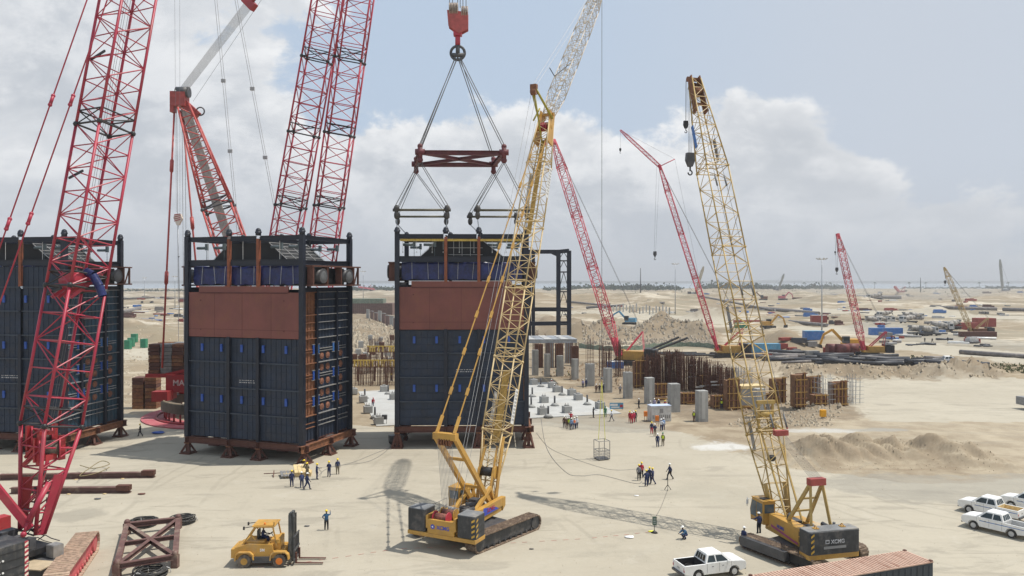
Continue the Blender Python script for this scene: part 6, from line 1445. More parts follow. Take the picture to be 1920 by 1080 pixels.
# drums and steelwork at the foot of the third red crane
for k, (px, py) in enumerate(((1562, 664), (1598, 664), (1579, 665))):
    t = thing('steel_drum_tank', 'dark red tank shell among the pipes, %s of three' % ('left', 'right', 'middle')[k], 'tank', GZ(px, py)); MB().tube((-1.9, 0, 1.7), (1.9, 0, 1.7), 1.55, 16).build('shell', pm('tank_maroon', (.14, .035, .03), .6, .3, 1), t); MB().bx(-2, 2, -1.2, 1.2, 0, .6).build('cradle', rustb, t)
random.seed(5)
for k in range(26):
    px, py = random.uniform(1360, 1620), random.uniform(655, 672); p = GZ(px, py); L = random.uniform(1.5, 5); t = MB().bx(-L / 2, L / 2, -.8, .8, 0, random.uniform(.6, 1.8)).build('steel_bundle', random.choice((blk, dgrey, rustb, redc, lgrey, mgrey)), None); t.location = p; t.rotation_euler = (0, 0, random.uniform(-.4, .4)); tag(t, 'small bundle of dark steel between pipes and containers', 'steel bundle', 'steel bundles in the yard')
CN = dict(grey=mgrey, black=dgrey, pale=lgrey, rusty=rustb, blue=bluec, brown=pipeg, white=white, red=redc)
for k in range(270):
    zn, (px, py) = random.choice((('far beyond the excavator', (random.uniform(1060, 1400), random.uniform(549, 592))), ('far right of the yellow boom', (random.uniform(1420, 1640), random.uniform(549, 612))), ('far left of the middle module', (random.uniform(232, 350), random.uniform(550, 605))), ('beside the mixer trucks', (random.uniform(1640, 1860), random.uniform(590, 650))), ('in the far right dust', (random.uniform(1650, 1915), random.uniform(549, 592)))))
    p = GZ(px, py); sc_ = min(1.9, (p.y / 420) ** .5); cn = random.choice(list(CN)); L = random.uniform(1.5, 10) * sc_; h = random.uniform(.5, 2.0) * sc_; t = MB()
    if k % 3 == 0:
        for q in range(3): t.tube((-L / 2, q * .7 - .7, .4), (L / 2, q * .7 - .7 + random.uniform(-.3, .3), .4), .4, 6)
        lb = 'small %s bundle of pipes ' % cn
    elif k % 3 == 1: t.bx(-L / 2, L / 2, -1.1, 1.1, 0, h); t.bx(-L / 2 + .3, L / 4, -.9, .9, h, h * 1.35); lb = 'small %s stack of crates ' % cn
    else:
        for q in range(4): t.box(random.uniform(-L / 2, L / 2), random.uniform(-1, 1), h * .3, random.uniform(1, 3), random.uniform(.8, 2), h * random.uniform(.4, .9), random.uniform(0, 3))
        lb = 'loose %s heap of offcuts ' % cn
    t = t.build('material_stack', CN[cn]); t.location = p; t.rotation_euler = (0, 0, random.uniform(-.5, .5)); tag(t, lb + zn, 'material stack', 'material stacks far out on the site')
# rows of driven piles
for k in range(22):
    p = GZ(1125 + k * 6.2, 590 - (k % 3)); o = MB().bx(-.4, .4, -.4, .4, 0, 4.2 + (k % 4) * .6).build('driven_pile', lgrey if k % 3 else conc); o.location = p; tag(o, 'pale driven pile in the far row behind the excavator mound', 'pile', 'far row of driven piles')
# ---------------------------------------------------------------- treeline with palms on the shore
random.seed(33); m = MB(); leaf = pm('treeline_leaf', (.045, .065, .028), .9, .5, .05)
def clump(mb, c, r, n):
    for _ in range(n):
        d = V((random.gauss(0, .45), random.gauss(0, .45), abs(random.gauss(0, .5)))) * r; s = r * random.uniform(.12, .3); a = random.uniform(0, 3.1); p = V(c) + d
        x = V((math.cos(a), math.sin(a), random.uniform(-.3, .3))) * s; z = V((random.uniform(-.4, .4), random.uniform(-.4, .4), 1)) * s; mb.add([p - x - z, p + x - z * .6, p + x * .7 + z, p - x + z * .8], [(0, 1, 2, 3)])
for (a, b, py, h0) in ((1075, 1275, 545, 17), (1315, 1430, 543, 19), (1430, 1580, 543, 15), (1690, 1920, 541, 6), (660, 740, 546, 13), (232, 350, 546, 6), (1850, 1960, 541, 9), (1020, 1075, 545, 10)):
    px = a
    while px < b:
        p = G(px, py + random.uniform(-1.0, 1.2)); h = h0 * .72 * random.uniform(.55, 1.1); clump(m, (p.x, p.y, h * .35), h * .75, 34); px += random.uniform(1.2, 3.2)
tag(m.build('distant_treeline', leaf, None, fix=False), kind='stuff')
def palm():
    t = thing('palm_tree', 'x', 'palm tree'); MB().tube((0, 0, 0), (.6, 0, 19), .55, 6, .35).build('trunk', pm('palm_trunk', (.16, .13, .09), .9, .2), t); m = MB()
    for k in range(15):
        a = 2 * math.pi * k / 15 + random.uniform(-.2, .2); up = random.uniform(.0, .8); d = V((math.cos(a), math.sin(a), 0)); s = V((-d.y, d.x, 0)); q = V((.6, 0, 19)); prev = None
        for j in range(5):
            f_ = j / 4; c = q + d * (5.2 * f_) + V((0, 0, 2.4 * up * f_ - 4.4 * f_ * f_)); w = 1.0 * (1 - f_ * .8); cur = (c - s * w, c + V((0, 0, .25)), c + s * w)
            if prev: m.add([prev[0], prev[1], cur[1], cur[0]], [(0, 1, 2, 3)]); m.add([prev[1], prev[2], cur[2], cur[1]], [(0, 1, 2, 3)])
            prev = cur
    m.build('crown', leaf, t, fix=False); return t
PP = [1088, 1178, 1231, 1352, 1394, 1410, 1462, 1508, 1556, 1640, 1705, 1736, 1836, 1890, 1342]
copies(palm(), [(G(px, 543 - (px > 1600) * 1.5), i * 1.3, 'palm tree rising from the shore treeline, %s from the left' % (ordn[i] if i < 10 else ('eleventh', 'twelfth', 'thirteenth', 'fourteenth', 'fifteenth')[i - 10])) for i, px in enumerate(sorted(PP))], 'palms on the shore')
# drifting dust beyond the site
def dust():
    m = bpy.data.materials.new('dust_cloud'); m.use_nodes = True; t = m.node_tree; t.nodes.clear(); g = NT(t); o_ = g.n('ShaderNodeOutputMaterial'); v = g.n('ShaderNodeVolumePrincipled'); tc = g.n('ShaderNodeTexCoord')
    n = g.noise(tc.outputs['Object'], .022, 4); sx = g.n('ShaderNodeSeparateXYZ'); t.links.new(tc.outputs['Object'], sx.inputs[0])
    fade = g.ss(sx.outputs[2], 22, 0); fx = g.ss(g.m('ABSOLUTE', sx.outputs[0]), 190, 60)
    t.links.new(g.m('MULTIPLY', g.m('MULTIPLY', g.ss(n, .42, .68), .011), g.m('MULTIPLY', fade, fx)), v.inputs['Density']); v.inputs['Color'].default_value = (.92, .88, .80, 1); t.links.new(v.outputs[0], o_.inputs['Volume'])
    b = MB(); b.bx(-200, 200, -60, 60, .5, 24); o = b.build('dust_plume', m); o.location = G(1700, 562); o.rotation_euler = (0, 0, R(-4)); tag(o, kind='stuff')
dust()

random.seed(44); m = MB(); scrub_leaf = pm('scrub_leaf', (.10, .11, .045), .9, .4, .3)
for k in range(420):
    px = random.uniform(1700, 1960); py = 676 + (px - 1700) * .08 + random.uniform(-7, 7)
    if k % 3 == 0: px, py = random.uniform(1060, 1900), random.uniform(546, 556)
    p = GZ(px, py); clump(m, (p.x, p.y, p.z), random.uniform(.4, .9) * (3 if py < 560 else 1), 7)
tag(m.build('scrub', scrub_leaf, None, fix=False), kind='stuff')
# ---------------------------------------------------------------- people
PIDX = {}
def skin_person(pose):
    """one continuous skinned body; returns mesh with faces numbered 0 skin, 1 top, 2 trousers, 3 boots, 4 hair"""
    J = {}; E = []; Rr = {}
    def j(n, x, y, z, r, parent=None): J[n] = V((x, y, z)); Rr[n] = r; (E.append((parent, n)) if parent else None)
    pz, lean = 0.95, 0.0
    if pose == 'squat': pz, lean = .42, .28
    if pose == 'sit': pz, lean = .62, .02
    if pose == 'bend': lean = .32
    j('pelvis', 0, 0, pz, .135); t = lean
    j('waist', 0, .3 * t, pz + .16, .12, 'pelvis'); j('chest', 0, .8 * t, pz + .36 - .3 * t, .145, 'waist'); j('neckb', 0, 1.1 * t, pz + .50 - .45 * t, .075, 'chest'); j('neck', 0, 1.15 * t + .01, pz + .57 - .45 * t, .052, 'neckb')
    hy, hz_ = 1.25 * t + .02, pz + .66 - .45 * t
    j('jaw', 0, hy + .015, hz_, .07, 'neck'); j('head', 0, hy, hz_ + .08, .092, 'jaw'); j('crown', 0, hy - .01, hz_ + .15, .072, 'head')
    j('nose', 0, hy + .115, hz_ + .045, .014, 'head'); j('ear_l', -.088, hy - .005, hz_ + .05, .016, 'head'); j('ear_r', .088, hy - .005, hz_ + .05, .016, 'head')
    arms = {'stand': ((-.25, -.02, -.27), (-.26, .08, -.52)), 'folded': ((-.25, .02, -.25), (-.03, .24, -.22)), 'point': ((-.33, .18, -.18), (-.38, .42, -.22)), 'wave': ((-.36, .0, -.22), (-.20, .06, -.40)), 'walk': ((-.25, -.14, -.25), (-.25, -.08, -.50)),
            'squat': ((-.24, .20, -.22), (-.16, .42, -.25)), 'sit': ((-.25, .12, -.24), (-.14, .38, -.22)), 'bend': ((-.24, .12, -.28), (-.20, .30, -.50)), 'hips': ((-.36, -.06, -.24), (-.19, .04, -.42))}[pose]
    for s, nm in ((-1, 'l'), (1, 'r')):
        (ex, ey, ez), (wx, wy, wz) = arms; sh = J['chest'] + V((s * .175, 0, .08)); j('sho' + nm, *sh, .07, 'chest'); up = 0
        if pose == 'wave' and s > 0: ex, ey, ez, wx, wy, wz = -.34, .0, -.02, -.33, .02, .28
        if pose == 'walk' and s > 0: ex, ey, ez, wx, wy, wz = -.25, .10, -.25, -.25, .26, -.46
        if pose == 'point' and s > 0: ex, ey, ez, wx, wy, wz = -.25, -.02, -.27, -.26, .08, -.52
        el_ = V((s * -ex, J['chest'].y + ey, sh.z + ez)); wr = V((s * -wx, J['chest'].y + wy, sh.z + wz))
        j('elb' + nm, *el_, .047, 'sho' + nm); j('wri' + nm, *wr, .03, 'elb' + nm); d = (wr - el_).normalized(); side = d.cross(V((s, 0, 0)));
        if side.length < .1: side = d.cross(UP)
        side.normalize(); pa = wr + d * .06; j('palm' + nm, *pa, .032, 'wri' + nm)
        for k, (off, ln) in enumerate(((-.026, .075), (-.009, .09), (.009, .085), (.026, .065))):
            b = pa + d * .04 + side * off; j('f%d' % k + nm, *b, .0105, 'palm' + nm); e = b + d * ln * .6 + V((-s * .02, .01, 0)); j('g%d' % k + nm, *e, .009, 'f%d' % k + nm)
        th = wr + d * .03 + side * .042; j('th' + nm, *th, .012, 'palm' + nm); j('tj' + nm, *(th + d * .045 + side * .012), .010, 'th' + nm)
        hx = s * .095; j('hip' + nm, hx, 0, pz - .06, .10, 'pelvis')
        if pose == 'squat': kn, an = V((s * .17, .40, .42)), V((s * .13, .12, .09))
        elif pose == 'sit': kn, an = V((s * .14, .42, .60)), V((s * .13, .48, .16))
        elif pose == 'walk': kn, an = V((s * .10, .16 * s + .05, .50)), V((s * .10, .26 * s - (.12 if s < 0 else 0), .09 + (.05 if s < 0 else 0)))
        else: kn, an = V((s * .115, .03, .50)), V((s * .13, 0, .09))
        j('kne' + nm, *kn, .066, 'hip' + nm); j('ank' + nm, *an, .048, 'kne' + nm); j('heel' + nm, an.x, an.y - .045, an.z - .045, .04, 'ank' + nm); j('ball' + nm, an.x, an.y + .13, an.z - .05, .038, 'ank' + nm); j('toe' + nm, an.x, an.y + .2, an.z - .055, .03, 'ball' + nm)
    names = list(J); me = bpy.data.meshes.new('body'); me.from_pydata([J[n] for n in names], [(names.index(a), names.index(b)) for a, b in E], [])
    o = bpy.data.objects.new('b', me); sc.collection.objects.link(o); md = o.modifiers.new('s', 'SKIN'); md.use_smooth_shade = True
    for i, n in enumerate(names): sv = me.skin_vertices[0].data[i]; k_ = 1.3 if (n[:3] in ('pel', 'wai', 'che', 'sho', 'elb', 'hip', 'kne', 'ank') and Rr[n] > .04) else 1.0; sv.radius = (Rr[n] * k_, Rr[n] * k_ * (.86 if n in ('pelvis', 'waist', 'chest') else 1)); sv.use_root = (n == 'pelvis')
    sb = o.modifiers.new('u', 'SUBSURF'); sb.levels = 1; bpy.context.view_layer.update()
    out = bpy.data.meshes.new_from_object(o.evaluated_get(bpy.context.evaluated_depsgraph_get())); bpy.data.objects.remove(o)
    seg = [(J[a], J[b], b) for a, b in E]; idx = []
    def region(n): 
        if n[:3] in ('jaw', 'hea', 'cro', 'nos', 'ear', 'nec') and n != 'neckb' and not n.startswith('heel'): return 4 if n == 'crown' else 0
        if n[:3] in ('pal', 'wri') or n[0] in 'fg' or n[:2] in ('th', 'tj'): return 0 if n[:3] != 'wri' else 1
        if n[:3] in ('hip', 'kne', 'ank'): return 2
        if n[:4] in ('heel', 'ball') or n[:3] == 'toe': return 3
        return 1
    for p in out.polygons:
        c = p.center; best = (9, 1)
        for a, b, n in seg:
            d = b - a; t_ = max(0, min(1, (c - a).dot(d) / max(1e-6, d.length_squared))); q = (c - (a + d * t_)).length - Rr[n] * .6
            if q < best[0]: best = (q, region(n))
        idx.append(best[1]); p.use_smooth = True
    PIDX[pose] = idx
    return out, (0, hy, hz_)
cloth = {n: pm('cloth_' + n, c, .85, .2, 4) for n, c in dict(navy=(.018, .028, .085), blue=(.03, .10, .20), red=(.42, .02, .04), green=(.03, .17, .07), grey=(.22, .22, .24), white=(.60, .62, .66), khaki=(.17, .14, .09), black=(.016, .016, .02), brown=(.13, .07, .05), lilac=(.36, .33, .50), pink=(.55, .06, .12), lightblue=(.22, .34, .55), olive=(.12, .13, .05)).items()}
skinm = pm('skin_brown', (.085, .045, .028), .6, .1, 5); hairm = pm('hair_black', (.012, .01, .01), .9, .1); bootm = pm('boot_black', (.02, .018, .016), .8, .2)
vest_y = pm('vest_yellow', (.60, .75, .04), .7, .05); vest_o = pm('vest_orange', (.85, .20, .05), .7, .05); helm = {'yellow': pm('helmet_yellow', (.85, .62, .02), .35, .03), 'white': pm('helmet_white', (.85, .85, .82), .35, .03), 'red': brightred, 'blue': bluet, 'green': green}
refl = pm('reflective_band', (.6, .62, .62), .4, .05)
POSES = {}; BODY = {}
def person(label, px, py, pose, face, top, bottom, helmet, vest=None, at_=None, z=0.0, s=1.0, group='workers on the site'):
    if pose not in POSES: POSES[pose] = skin_person(pose)
    base, (hx, hy, hzz) = POSES[pose]; key = (pose, top, bottom)
    if key not in BODY:
        me = base.copy(); me.materials.clear()
        for m_ in (skinm, cloth[top], cloth[bottom], bootm, hairm): me.materials.append(m_)
        me.polygons.foreach_set('material_index', PIDX[pose]); BODY[key] = me
    t = thing('person', label, 'person', at_ or GZ(px, py), R(face), group); b = bpy.data.objects.new('body', BODY[key]); sc.collection.objects.link(b); b.parent = t; b.location.z = z
    t.scale = (s * 1.02,) * 3
    if helmet:
        k = 'helmet' + helmet
        if k not in BODY:
            m = MB(); N = 12; prev = None; vs = [(0, 0, .118)]
            for (r, zz) in ((.06, .108), (.10, .07), (.118, .02), (.122, -.012)): vs += [(r * math.cos(2 * math.pi * i / N), r * 1.12 * math.sin(2 * math.pi * i / N), zz) for i in range(N)]
            fs = [(0, 1 + i, 1 + (i + 1) % N) for i in range(N)]
            for q in range(3):
                a = 1 + q * N; fs += [(a + i, a + N + i, a + N + (i + 1) % N, a + (i + 1) % N) for i in range(N)]
            m.add(vs, fs, True); m.prism([(-.09, .10), (.09, .10), (.07, .19), (-.07, .19)], -.02, 0, 'z'); o_ = m.build('helmet', helm[helmet]); BODY[k] = o_.data; bpy.data.objects.remove(o_)
        h = bpy.data.objects.new('helmet', BODY[k]); sc.collection.objects.link(h); h.parent = t; h.location = (hx, hy, hzz + .115 + z)
    if vest:
        k = 'vest' + pose + vest
        if k not in BODY:
            m = MB(); N = 14; pz = hzz - .66; rings = ((.150, .105, .02), (.150, .115, .16), (.175, .135, .34), (.165, .125, .45)); vs = []
            for (rx, ry, zz) in rings: vs += [(rx * math.cos(2 * math.pi * i / N), ry * math.sin(2 * math.pi * i / N) + hy * zz * 1.3, pz + zz) for i in range(N)]
            fs = []
            for q in range(3): fs += [(q * N + i, q * N + (i + 1) % N, q * N + N + (i + 1) % N, q * N + N + i) for i in range(N)]
            m.add([(x * 1.12, y * 1.2, z_) for x, y, z_ in vs], fs, True); o_ = m.build('vest', {'yellow': vest_y, 'orange': vest_o}[vest]); BODY[k] = o_.data; bpy.data.objects.remove(o_)
        h = bpy.data.objects.new('vest', BODY[k]); sc.collection.objects.link(h); h.parent = t; h.location.z = z
    return t
W = [
 ('worker in navy with yellow helmet at left end of the group beside the grey planks', 547, 913, 'stand', 10, 'navy', 'navy', 'yellow', None),
 ('worker in navy with white helmet stooping towards the planks', 566, 915, 'bend', 20, 'navy', 'navy', 'white', None),
 ('worker in navy with white helmet standing front right of the stooping one', 576, 918, 'walk', -60, 'navy', 'navy', 'white', None),
 ('worker in khaki with yellow helmet behind the two white helmets', 576, 897, 'folded', 170, 'khaki', 'khaki', 'yellow', None),
 ('worker in khaki with yellow helmet closest to the jack stand corner', 577, 889, 'bend', 90, 'khaki', 'khaki', 'yellow', None),
 ('worker in navy reaching to the right with one arm, near the hoses', 594, 899, 'point', -70, 'navy', 'navy', 'yellow', None),
 ('worker in navy with folded arms and yellow helmet between two others', 617, 894, 'folded', 170, 'navy', 'navy', 'yellow', None),
 ('worker in blue jacket and khaki trousers, rightmost by the middle module', 633, 889, 'stand', 200, 'navy', 'khaki', 'yellow', None),
 ('signaller in blue shirt raising one hand, alone near the forklift', 612, 994, 'wave', 5, 'blue', 'black', 'yellow', None),
 ('worker walking in dark clothes between the leftmost and middle modules', 263, 818, 'walk', 100, 'black', 'black', 'yellow', None),
 ('worker in navy with white helmet standing at the front end of the right crawler track', 1395, 1028, 'stand', -60, 'navy', 'navy', 'white', None),
 ('worker in navy squatting on the open sand left of the right crane', 1286, 1010, 'squat', 120, 'blue', 'navy', 'white', None),
 ('worker in grey jacket and yellow helmet at left of the rope handling group', 1198, 901, 'stand', -20, 'grey', 'black', 'yellow', None),
 ('worker in red top behind the grey jacket one', 1203, 896, 'stand', 190, 'red', 'black', 'yellow', None),
 ('worker in navy coverall with yellow helmet in front of the rope group', 1212, 912, 'hips', 10, 'navy', 'navy', 'yellow', None),
 ('worker in navy behind the front one of the rope group', 1218, 906, 'folded', 160, 'navy', 'navy', 'yellow', None),
 ('worker in navy leaning at right of the rope group', 1224, 908, 'walk', 60, 'navy', 'navy', 'yellow', None),
 ('worker in navy with white helmet alone beside the cable stand', 1256, 899, 'walk', 100, 'navy', 'black', 'white', None),
 ('man in navy with white helmet, left one of the pair nearest the rope group', 1233, 838, 'stand', 180, 'navy', 'navy', 'white', None),
 ('man in yellow vest, right one of the pair nearest the rope group', 1243, 836, 'stand', 150, 'olive', 'khaki', 'green', 'yellow'),
 ('man in navy and red below the generator box', 1222, 814, 'stand', 170, 'navy', 'red', 'yellow', None),
 ('man in navy jacket with khaki trousers below the generator', 1228, 818, 'folded', 180, 'navy', 'khaki', 'white', None),
 ('man in white top with navy trousers right below the generator', 1240, 808, 'hips', 150, 'white', 'navy', 'white', None),
 ('man in light blue shirt right below the generator, rightmost', 1244, 806, 'stand', 190, 'lightblue', 'navy', 'white', None),
 ('man in white shirt and dark trousers left of the generator', 1220, 771, 'stand', 170, 'white', 'navy', 'white', None),
 ('man in lilac shirt behind the generator', 1227, 766, 'stand', 180, 'lilac', 'navy', 'white', None),
 ('man in navy jacket behind the generator', 1235, 768, 'stand', 180, 'navy', 'black', 'white', None),
 ('man in red shirt between generator and ninth column', 1247, 770, 'stand', 150, 'red', 'black', 'yellow', None),
 ('man in light blue shirt leaning at the ninth column', 1254, 773, 'stand', 140, 'lightblue', 'navy', None, None),
 ('man in dark clothes with white helmet between the seventh and eighth columns', 1198, 766, 'walk', 30, 'black', 'black', 'white', None),
 ('woman in red coverall, leftmost of the red dressed group', 1181, 792, 'stand', 160, 'red', 'red', 'yellow', None),
 ('worker in red coverall in front of the red dressed group', 1184, 794, 'stand', 190, 'red', 'red', 'white', None),
 ('worker in pink red coverall, second from right in the red group', 1188, 792, 'stand', 170, 'pink', 'pink', 'white', None),
 ('worker in black coverall at the right of the red group', 1191.5, 791, 'stand', 200, 'black', 'black', 'yellow', None),
 ('man in brown shirt at left of the helmeted crowd by the slab', 1058, 802, 'stand', 160, 'brown', 'black', 'white', None),
 ('man in brown coverall second from left in the crowd by the slab', 1063, 804, 'hips', 200, 'brown', 'brown', 'white', None),
 ('man in yellow vest in the crowd by the slab', 1066.5, 804, 'stand', 180, 'green', 'khaki', 'white', 'yellow'),
 ('man in light blue shirt in the middle of the crowd', 1071.5, 806, 'stand', 150, 'lightblue', 'navy', 'white', None),
 ('man in orange vest in the crowd by the slab', 1077, 805, 'stand', 190, 'white', 'navy', 'white', 'orange'),
 ('man in white shirt at the right end of the crowd', 1081.5, 803, 'stand', 200, 'white', 'navy', 'white', None),
 ('man in red shirt with raised hand behind the crowd', 1070.5, 793, 'wave', 190, 'red', 'black', 'white', None),
 ('worker in black at the slab edge pulling a rope', 1112.5, 783, 'point', 250, 'black', 'black', None, None),
 ('worker in green coverall on the slab edge beside the yellow slings', 1135, 782, 'stand', 190, 'green', 'green', 'green', None),
 ('man in white shirt walking right of the yellow slings', 1147, 790, 'walk', 90, 'white', 'grey', 'yellow', None),
 ('worker in orange red vest behind the far pedestal', 1034, 727, 'stand', 170, 'red', 'red', 'white', 'orange'),
 ('worker in grey beside the far pedestal', 1043, 736, 'bend', 120, 'grey', 'black', 'white', None),
 ('man in pale shirt left of the fifth column', 1093, 726, 'stand', 170, 'lilac', 'navy', 'white', None),
 ('man in navy touching the fifth column', 1099, 725, 'stand', 190, 'navy', 'navy', 'white', None),
 ('man in brown shirt left of the sixth column', 1118, 736, 'stand', 170, 'brown', 'brown', 'white', None),
 ('man in black left of the sixth column, middle of three', 1124, 736, 'hips', 190, 'black', 'black', 'white', None),
 ('man in white sleeves and navy beside the sixth column', 1132, 735, 'stand', 200, 'navy', 'navy', 'white', None),
 ('man in grey with white helmet between the sixth and seventh columns', 1163, 738, 'hips', 180, 'grey', 'black', 'white', None),
 ('worker in green left of the third column', 1044, 705, 'stand', 180, 'green', 'black', 'white', None),
 ('worker in olive left of the fourth column', 1069, 712, 'bend', 90, 'olive', 'khaki', 'yellow', None),
 ('worker in yellow vest left of the tenth column', 1301, 791, 'walk', 180, 'olive', 'brown', 'white', 'yellow'),
 ('worker in bright yellow vest by the ochre formwork box', 1353, 767, 'stand', 160, 'olive', 'navy', 'white', 'yellow'),
 ('worker in dark clothes at the scaffold in the gap, left one', 726, 716, 'bend', 90, 'brown', 'black', 'yellow', None), ('worker in dark clothes at the scaffold in the gap, right one', 734, 717, 'walk', 90, 'black', 'black', 'yellow', None),
 ('person in red bending on the slab left edge in the gap', 699, 763, 'bend', 200, 'red', 'navy', 'red', None),
 ('worker in yellow vest on the black beams, left one', 1228, 668, 'bend', 120, 'khaki', 'navy', 'yellow', 'yellow'), ('worker in yellow vest on the black beams, middle one', 1259, 670, 'bend', 200, 'khaki', 'navy', 'yellow', 'yellow'), ('worker in yellow vest on the black beams, right one', 1272, 671, 'stand', 180, 'khaki', 'navy', 'yellow', 'yellow'),
 ('distant person in dark clothes on the sandy road, left of three', 1734, 642, 'stand', 180, 'black', 'black', None, None), ('distant person in dark clothes on the sandy road, middle of three', 1748, 643, 'walk', 90, 'black', 'black', None, None), ('distant person in dark clothes on the sandy road, right of three', 1777, 641, 'stand', 180, 'black', 'black', None, None),
 ('distant person near the blue container, left', 1672, 638, 'stand', 180, 'black', 'brown', None, None), ('distant person near the blue container, right', 1677, 638, 'stand', 180, 'brown', 'black', None, None),
]
for (lb, px, py, po, fa, tp_, bt, he, ve) in W: person(lb, px, py, po, fa, tp_, bt, he, ve)
person('worker in navy with white helmet standing on the crawler track beside the crane cab', 0, 0, 'point', 20, 'navy', 'black', 'white', at_=V((21.05, 65.9, 1.16)))
# ---------------------------------------------------------------- forklift
fk = thing('forklift', 'large yellow forklift with black mast and empty forks facing right', 'forklift', V((-19.85, 62.35, 0)), R(2))
fy = pm('forklift_yellow', (.52, .29, .06), .5, .15, 1, (.42, .30, .17), .6)
m = MB(); m.prism([(-2.35, .75), (-1.9, .6), (-.9, .6), (-.85, .7), (1.5, .7), (1.55, 1.2), (.85, 1.3), (.8, 1.75), (-1.1, 1.85), (-2.1, 1.55), (-2.4, 1.3)], -1.0, 1.0, 'y'); m.bx(-2.45, -1.95, -1.02, 1.02, .75, 1.45); b = m.build('body', fy, fk)
m = MB(); m.bx(-.9, .7, -1.12, -1.0, .55, .85); m.bx(-.9, .7, 1.0, 1.12, .55, .85); m.bx(-.8, .75, -1.06, -.9, .35, .6); m.build('side_step', dgrey, fk)
for x, sgn in ((-1.38, 1), (1.37, 1)):
    for y in (-1.0, 1.0):
        m = MB(); pr = [(x - .78, .55), (x - .72, 1.05), (x - .45, 1.28), (x + .45, 1.28), (x + .72, 1.05), (x + .78, .6), (x + .66, .62), (x + .6, .98), (x + .4, 1.15), (x - .4, 1.15), (x - .6, .98), (x - .66, .55)]
        m.prism(pr, y - .22, y + .22, 'y'); m.build('mudguard', fy, fk)
for x in (-1.38, 1.37):
    for y in (-.98, .98):
        m = MB(); m.tube((x, y - .2, .52), (x, y + .2, .52), .52, 20); w = m.build('wheel', tyred, fk); s = -1 if y < 0 else 1; m = MB(); m.tube((x, y + s * .2, .52), (x, y + s * .22, .52), .27, 14); m.tube((x, y + s * .22, .52), (x, y + s * .26, .52), .12, 8); m.build('rim', fy if x < 0 else orange, w)
m = MB(); m.bx(-1.6, .1, -.7, .7, 1.8, 1.98); m.bx(.55, 1.35, -.6, .6, 1.2, 2.1); m.bx(.95, 1.3, -.85, .85, 1.8, 2.15); m.build('hood', fy, fk)
m = MB()
for y in (-.8, .8):
    m.bar((-1.55, y, 1.8), (-.65, y, 3.12), .1); m.bar((.78, y, 3.12), (1.1, y, 1.6), .1); m.bar((-.65, y, 3.12), (.78, y, 3.12), .1); m.bar((-.95, y, 2.6), (-.6, y, 2.1), .07)
m.build('roof_post', fy, fk); m = MB(); m.bx(-.85, .95, -.9, .9, 3.14, 3.22); m.bx(-.7, .8, -.75, .75, 3.22, 3.26); r_ = m.build('roof', fy, fk); m = MB(); m.tube((.1, -.6, 3.24), (.1, -.6, 3.42), .07, 8); m.build('beacon', orange, r_)
m = MB(); m.bx(-.55, .0, -.35, .3, 1.95, 2.08); m.bx(-.6, -.48, -.35, .3, 2.05, 2.7); m.build('seat', blk, fk); m = MB(); m.ring((.45, 0, 2.4), (-.5, 0, .85), .2, .025, 14, 5); m.tube((.45, 0, 2.4), (.7, 0, 1.95), .03, 5); m.build('steering_wheel', blk, fk)
m = MB()
for y in (-.5, .5):
    m.bx(1.95, 2.2, y - .12, y + .12, .2, 4.0); m.bx(2.22, 2.36, y * .78 - .08, y * .78 + .08, .25, 3.9)
for z in (.4, 1.6, 2.9, 3.95): m.bx(1.98, 2.2, -.6, .6, z - .1, z + .1)
m.tube((2.1, 0, .4), (2.1, 0, 3.7), .1, 8); m.path([(2.1, -.5, 3.9), (2.05, -.5, 4.12), (2.25, -.5, 4.12), (2.35, -.5, 3.8)], .12, 6); m.build('mast', pm('mast_grey', (.07, .075, .075), .6, .3, 2, DUST, .3), fk)
m = MB(); m.bx(2.4, 2.52, -.85, .85, .35, .55); m.bx(2.4, 2.52, -.85, .85, 1.15, 1.3)
for k in range(7): m.bx(2.42, 2.48, -.8 + k * .26, -.75 + k * .26, .5, 2.3)
m.bx(2.4, 2.5, -.85, .85, 2.25, 2.35); m.build('load_guard', dgrey, fk)
for y in (-.55, .55): m = MB(); m.prism([(2.5, .12), (4.7, .10), (4.7, .15), (2.62, .2), (2.62, 1.0), (2.5, 1.0)], y - .09, y + .09, 'y'); m.build('fork', rustb, fk)
m = MB()
for y in (-.6, .6): m.tube((-1.55, y, 3.0), (-.9, y, 3.1), .03, 5); m.bx(-1.62, -1.5, y - .06, y + .06, 2.85, 3.1)
m.bx(.85, .9, -.85, -.8, 3.2, 3.5); m.build('work_lamp', blk, fk); text('5M', .3, wlogo, b, (.0, -1.01, 1.25), (R(90), 0, 0))
person('forklift driver in navy seated on the yellow forklift', 0, 0, 'sit', -90, 'navy', 'navy', None, at_=V((-20.1, 62.4, 1.48)), s=.98)
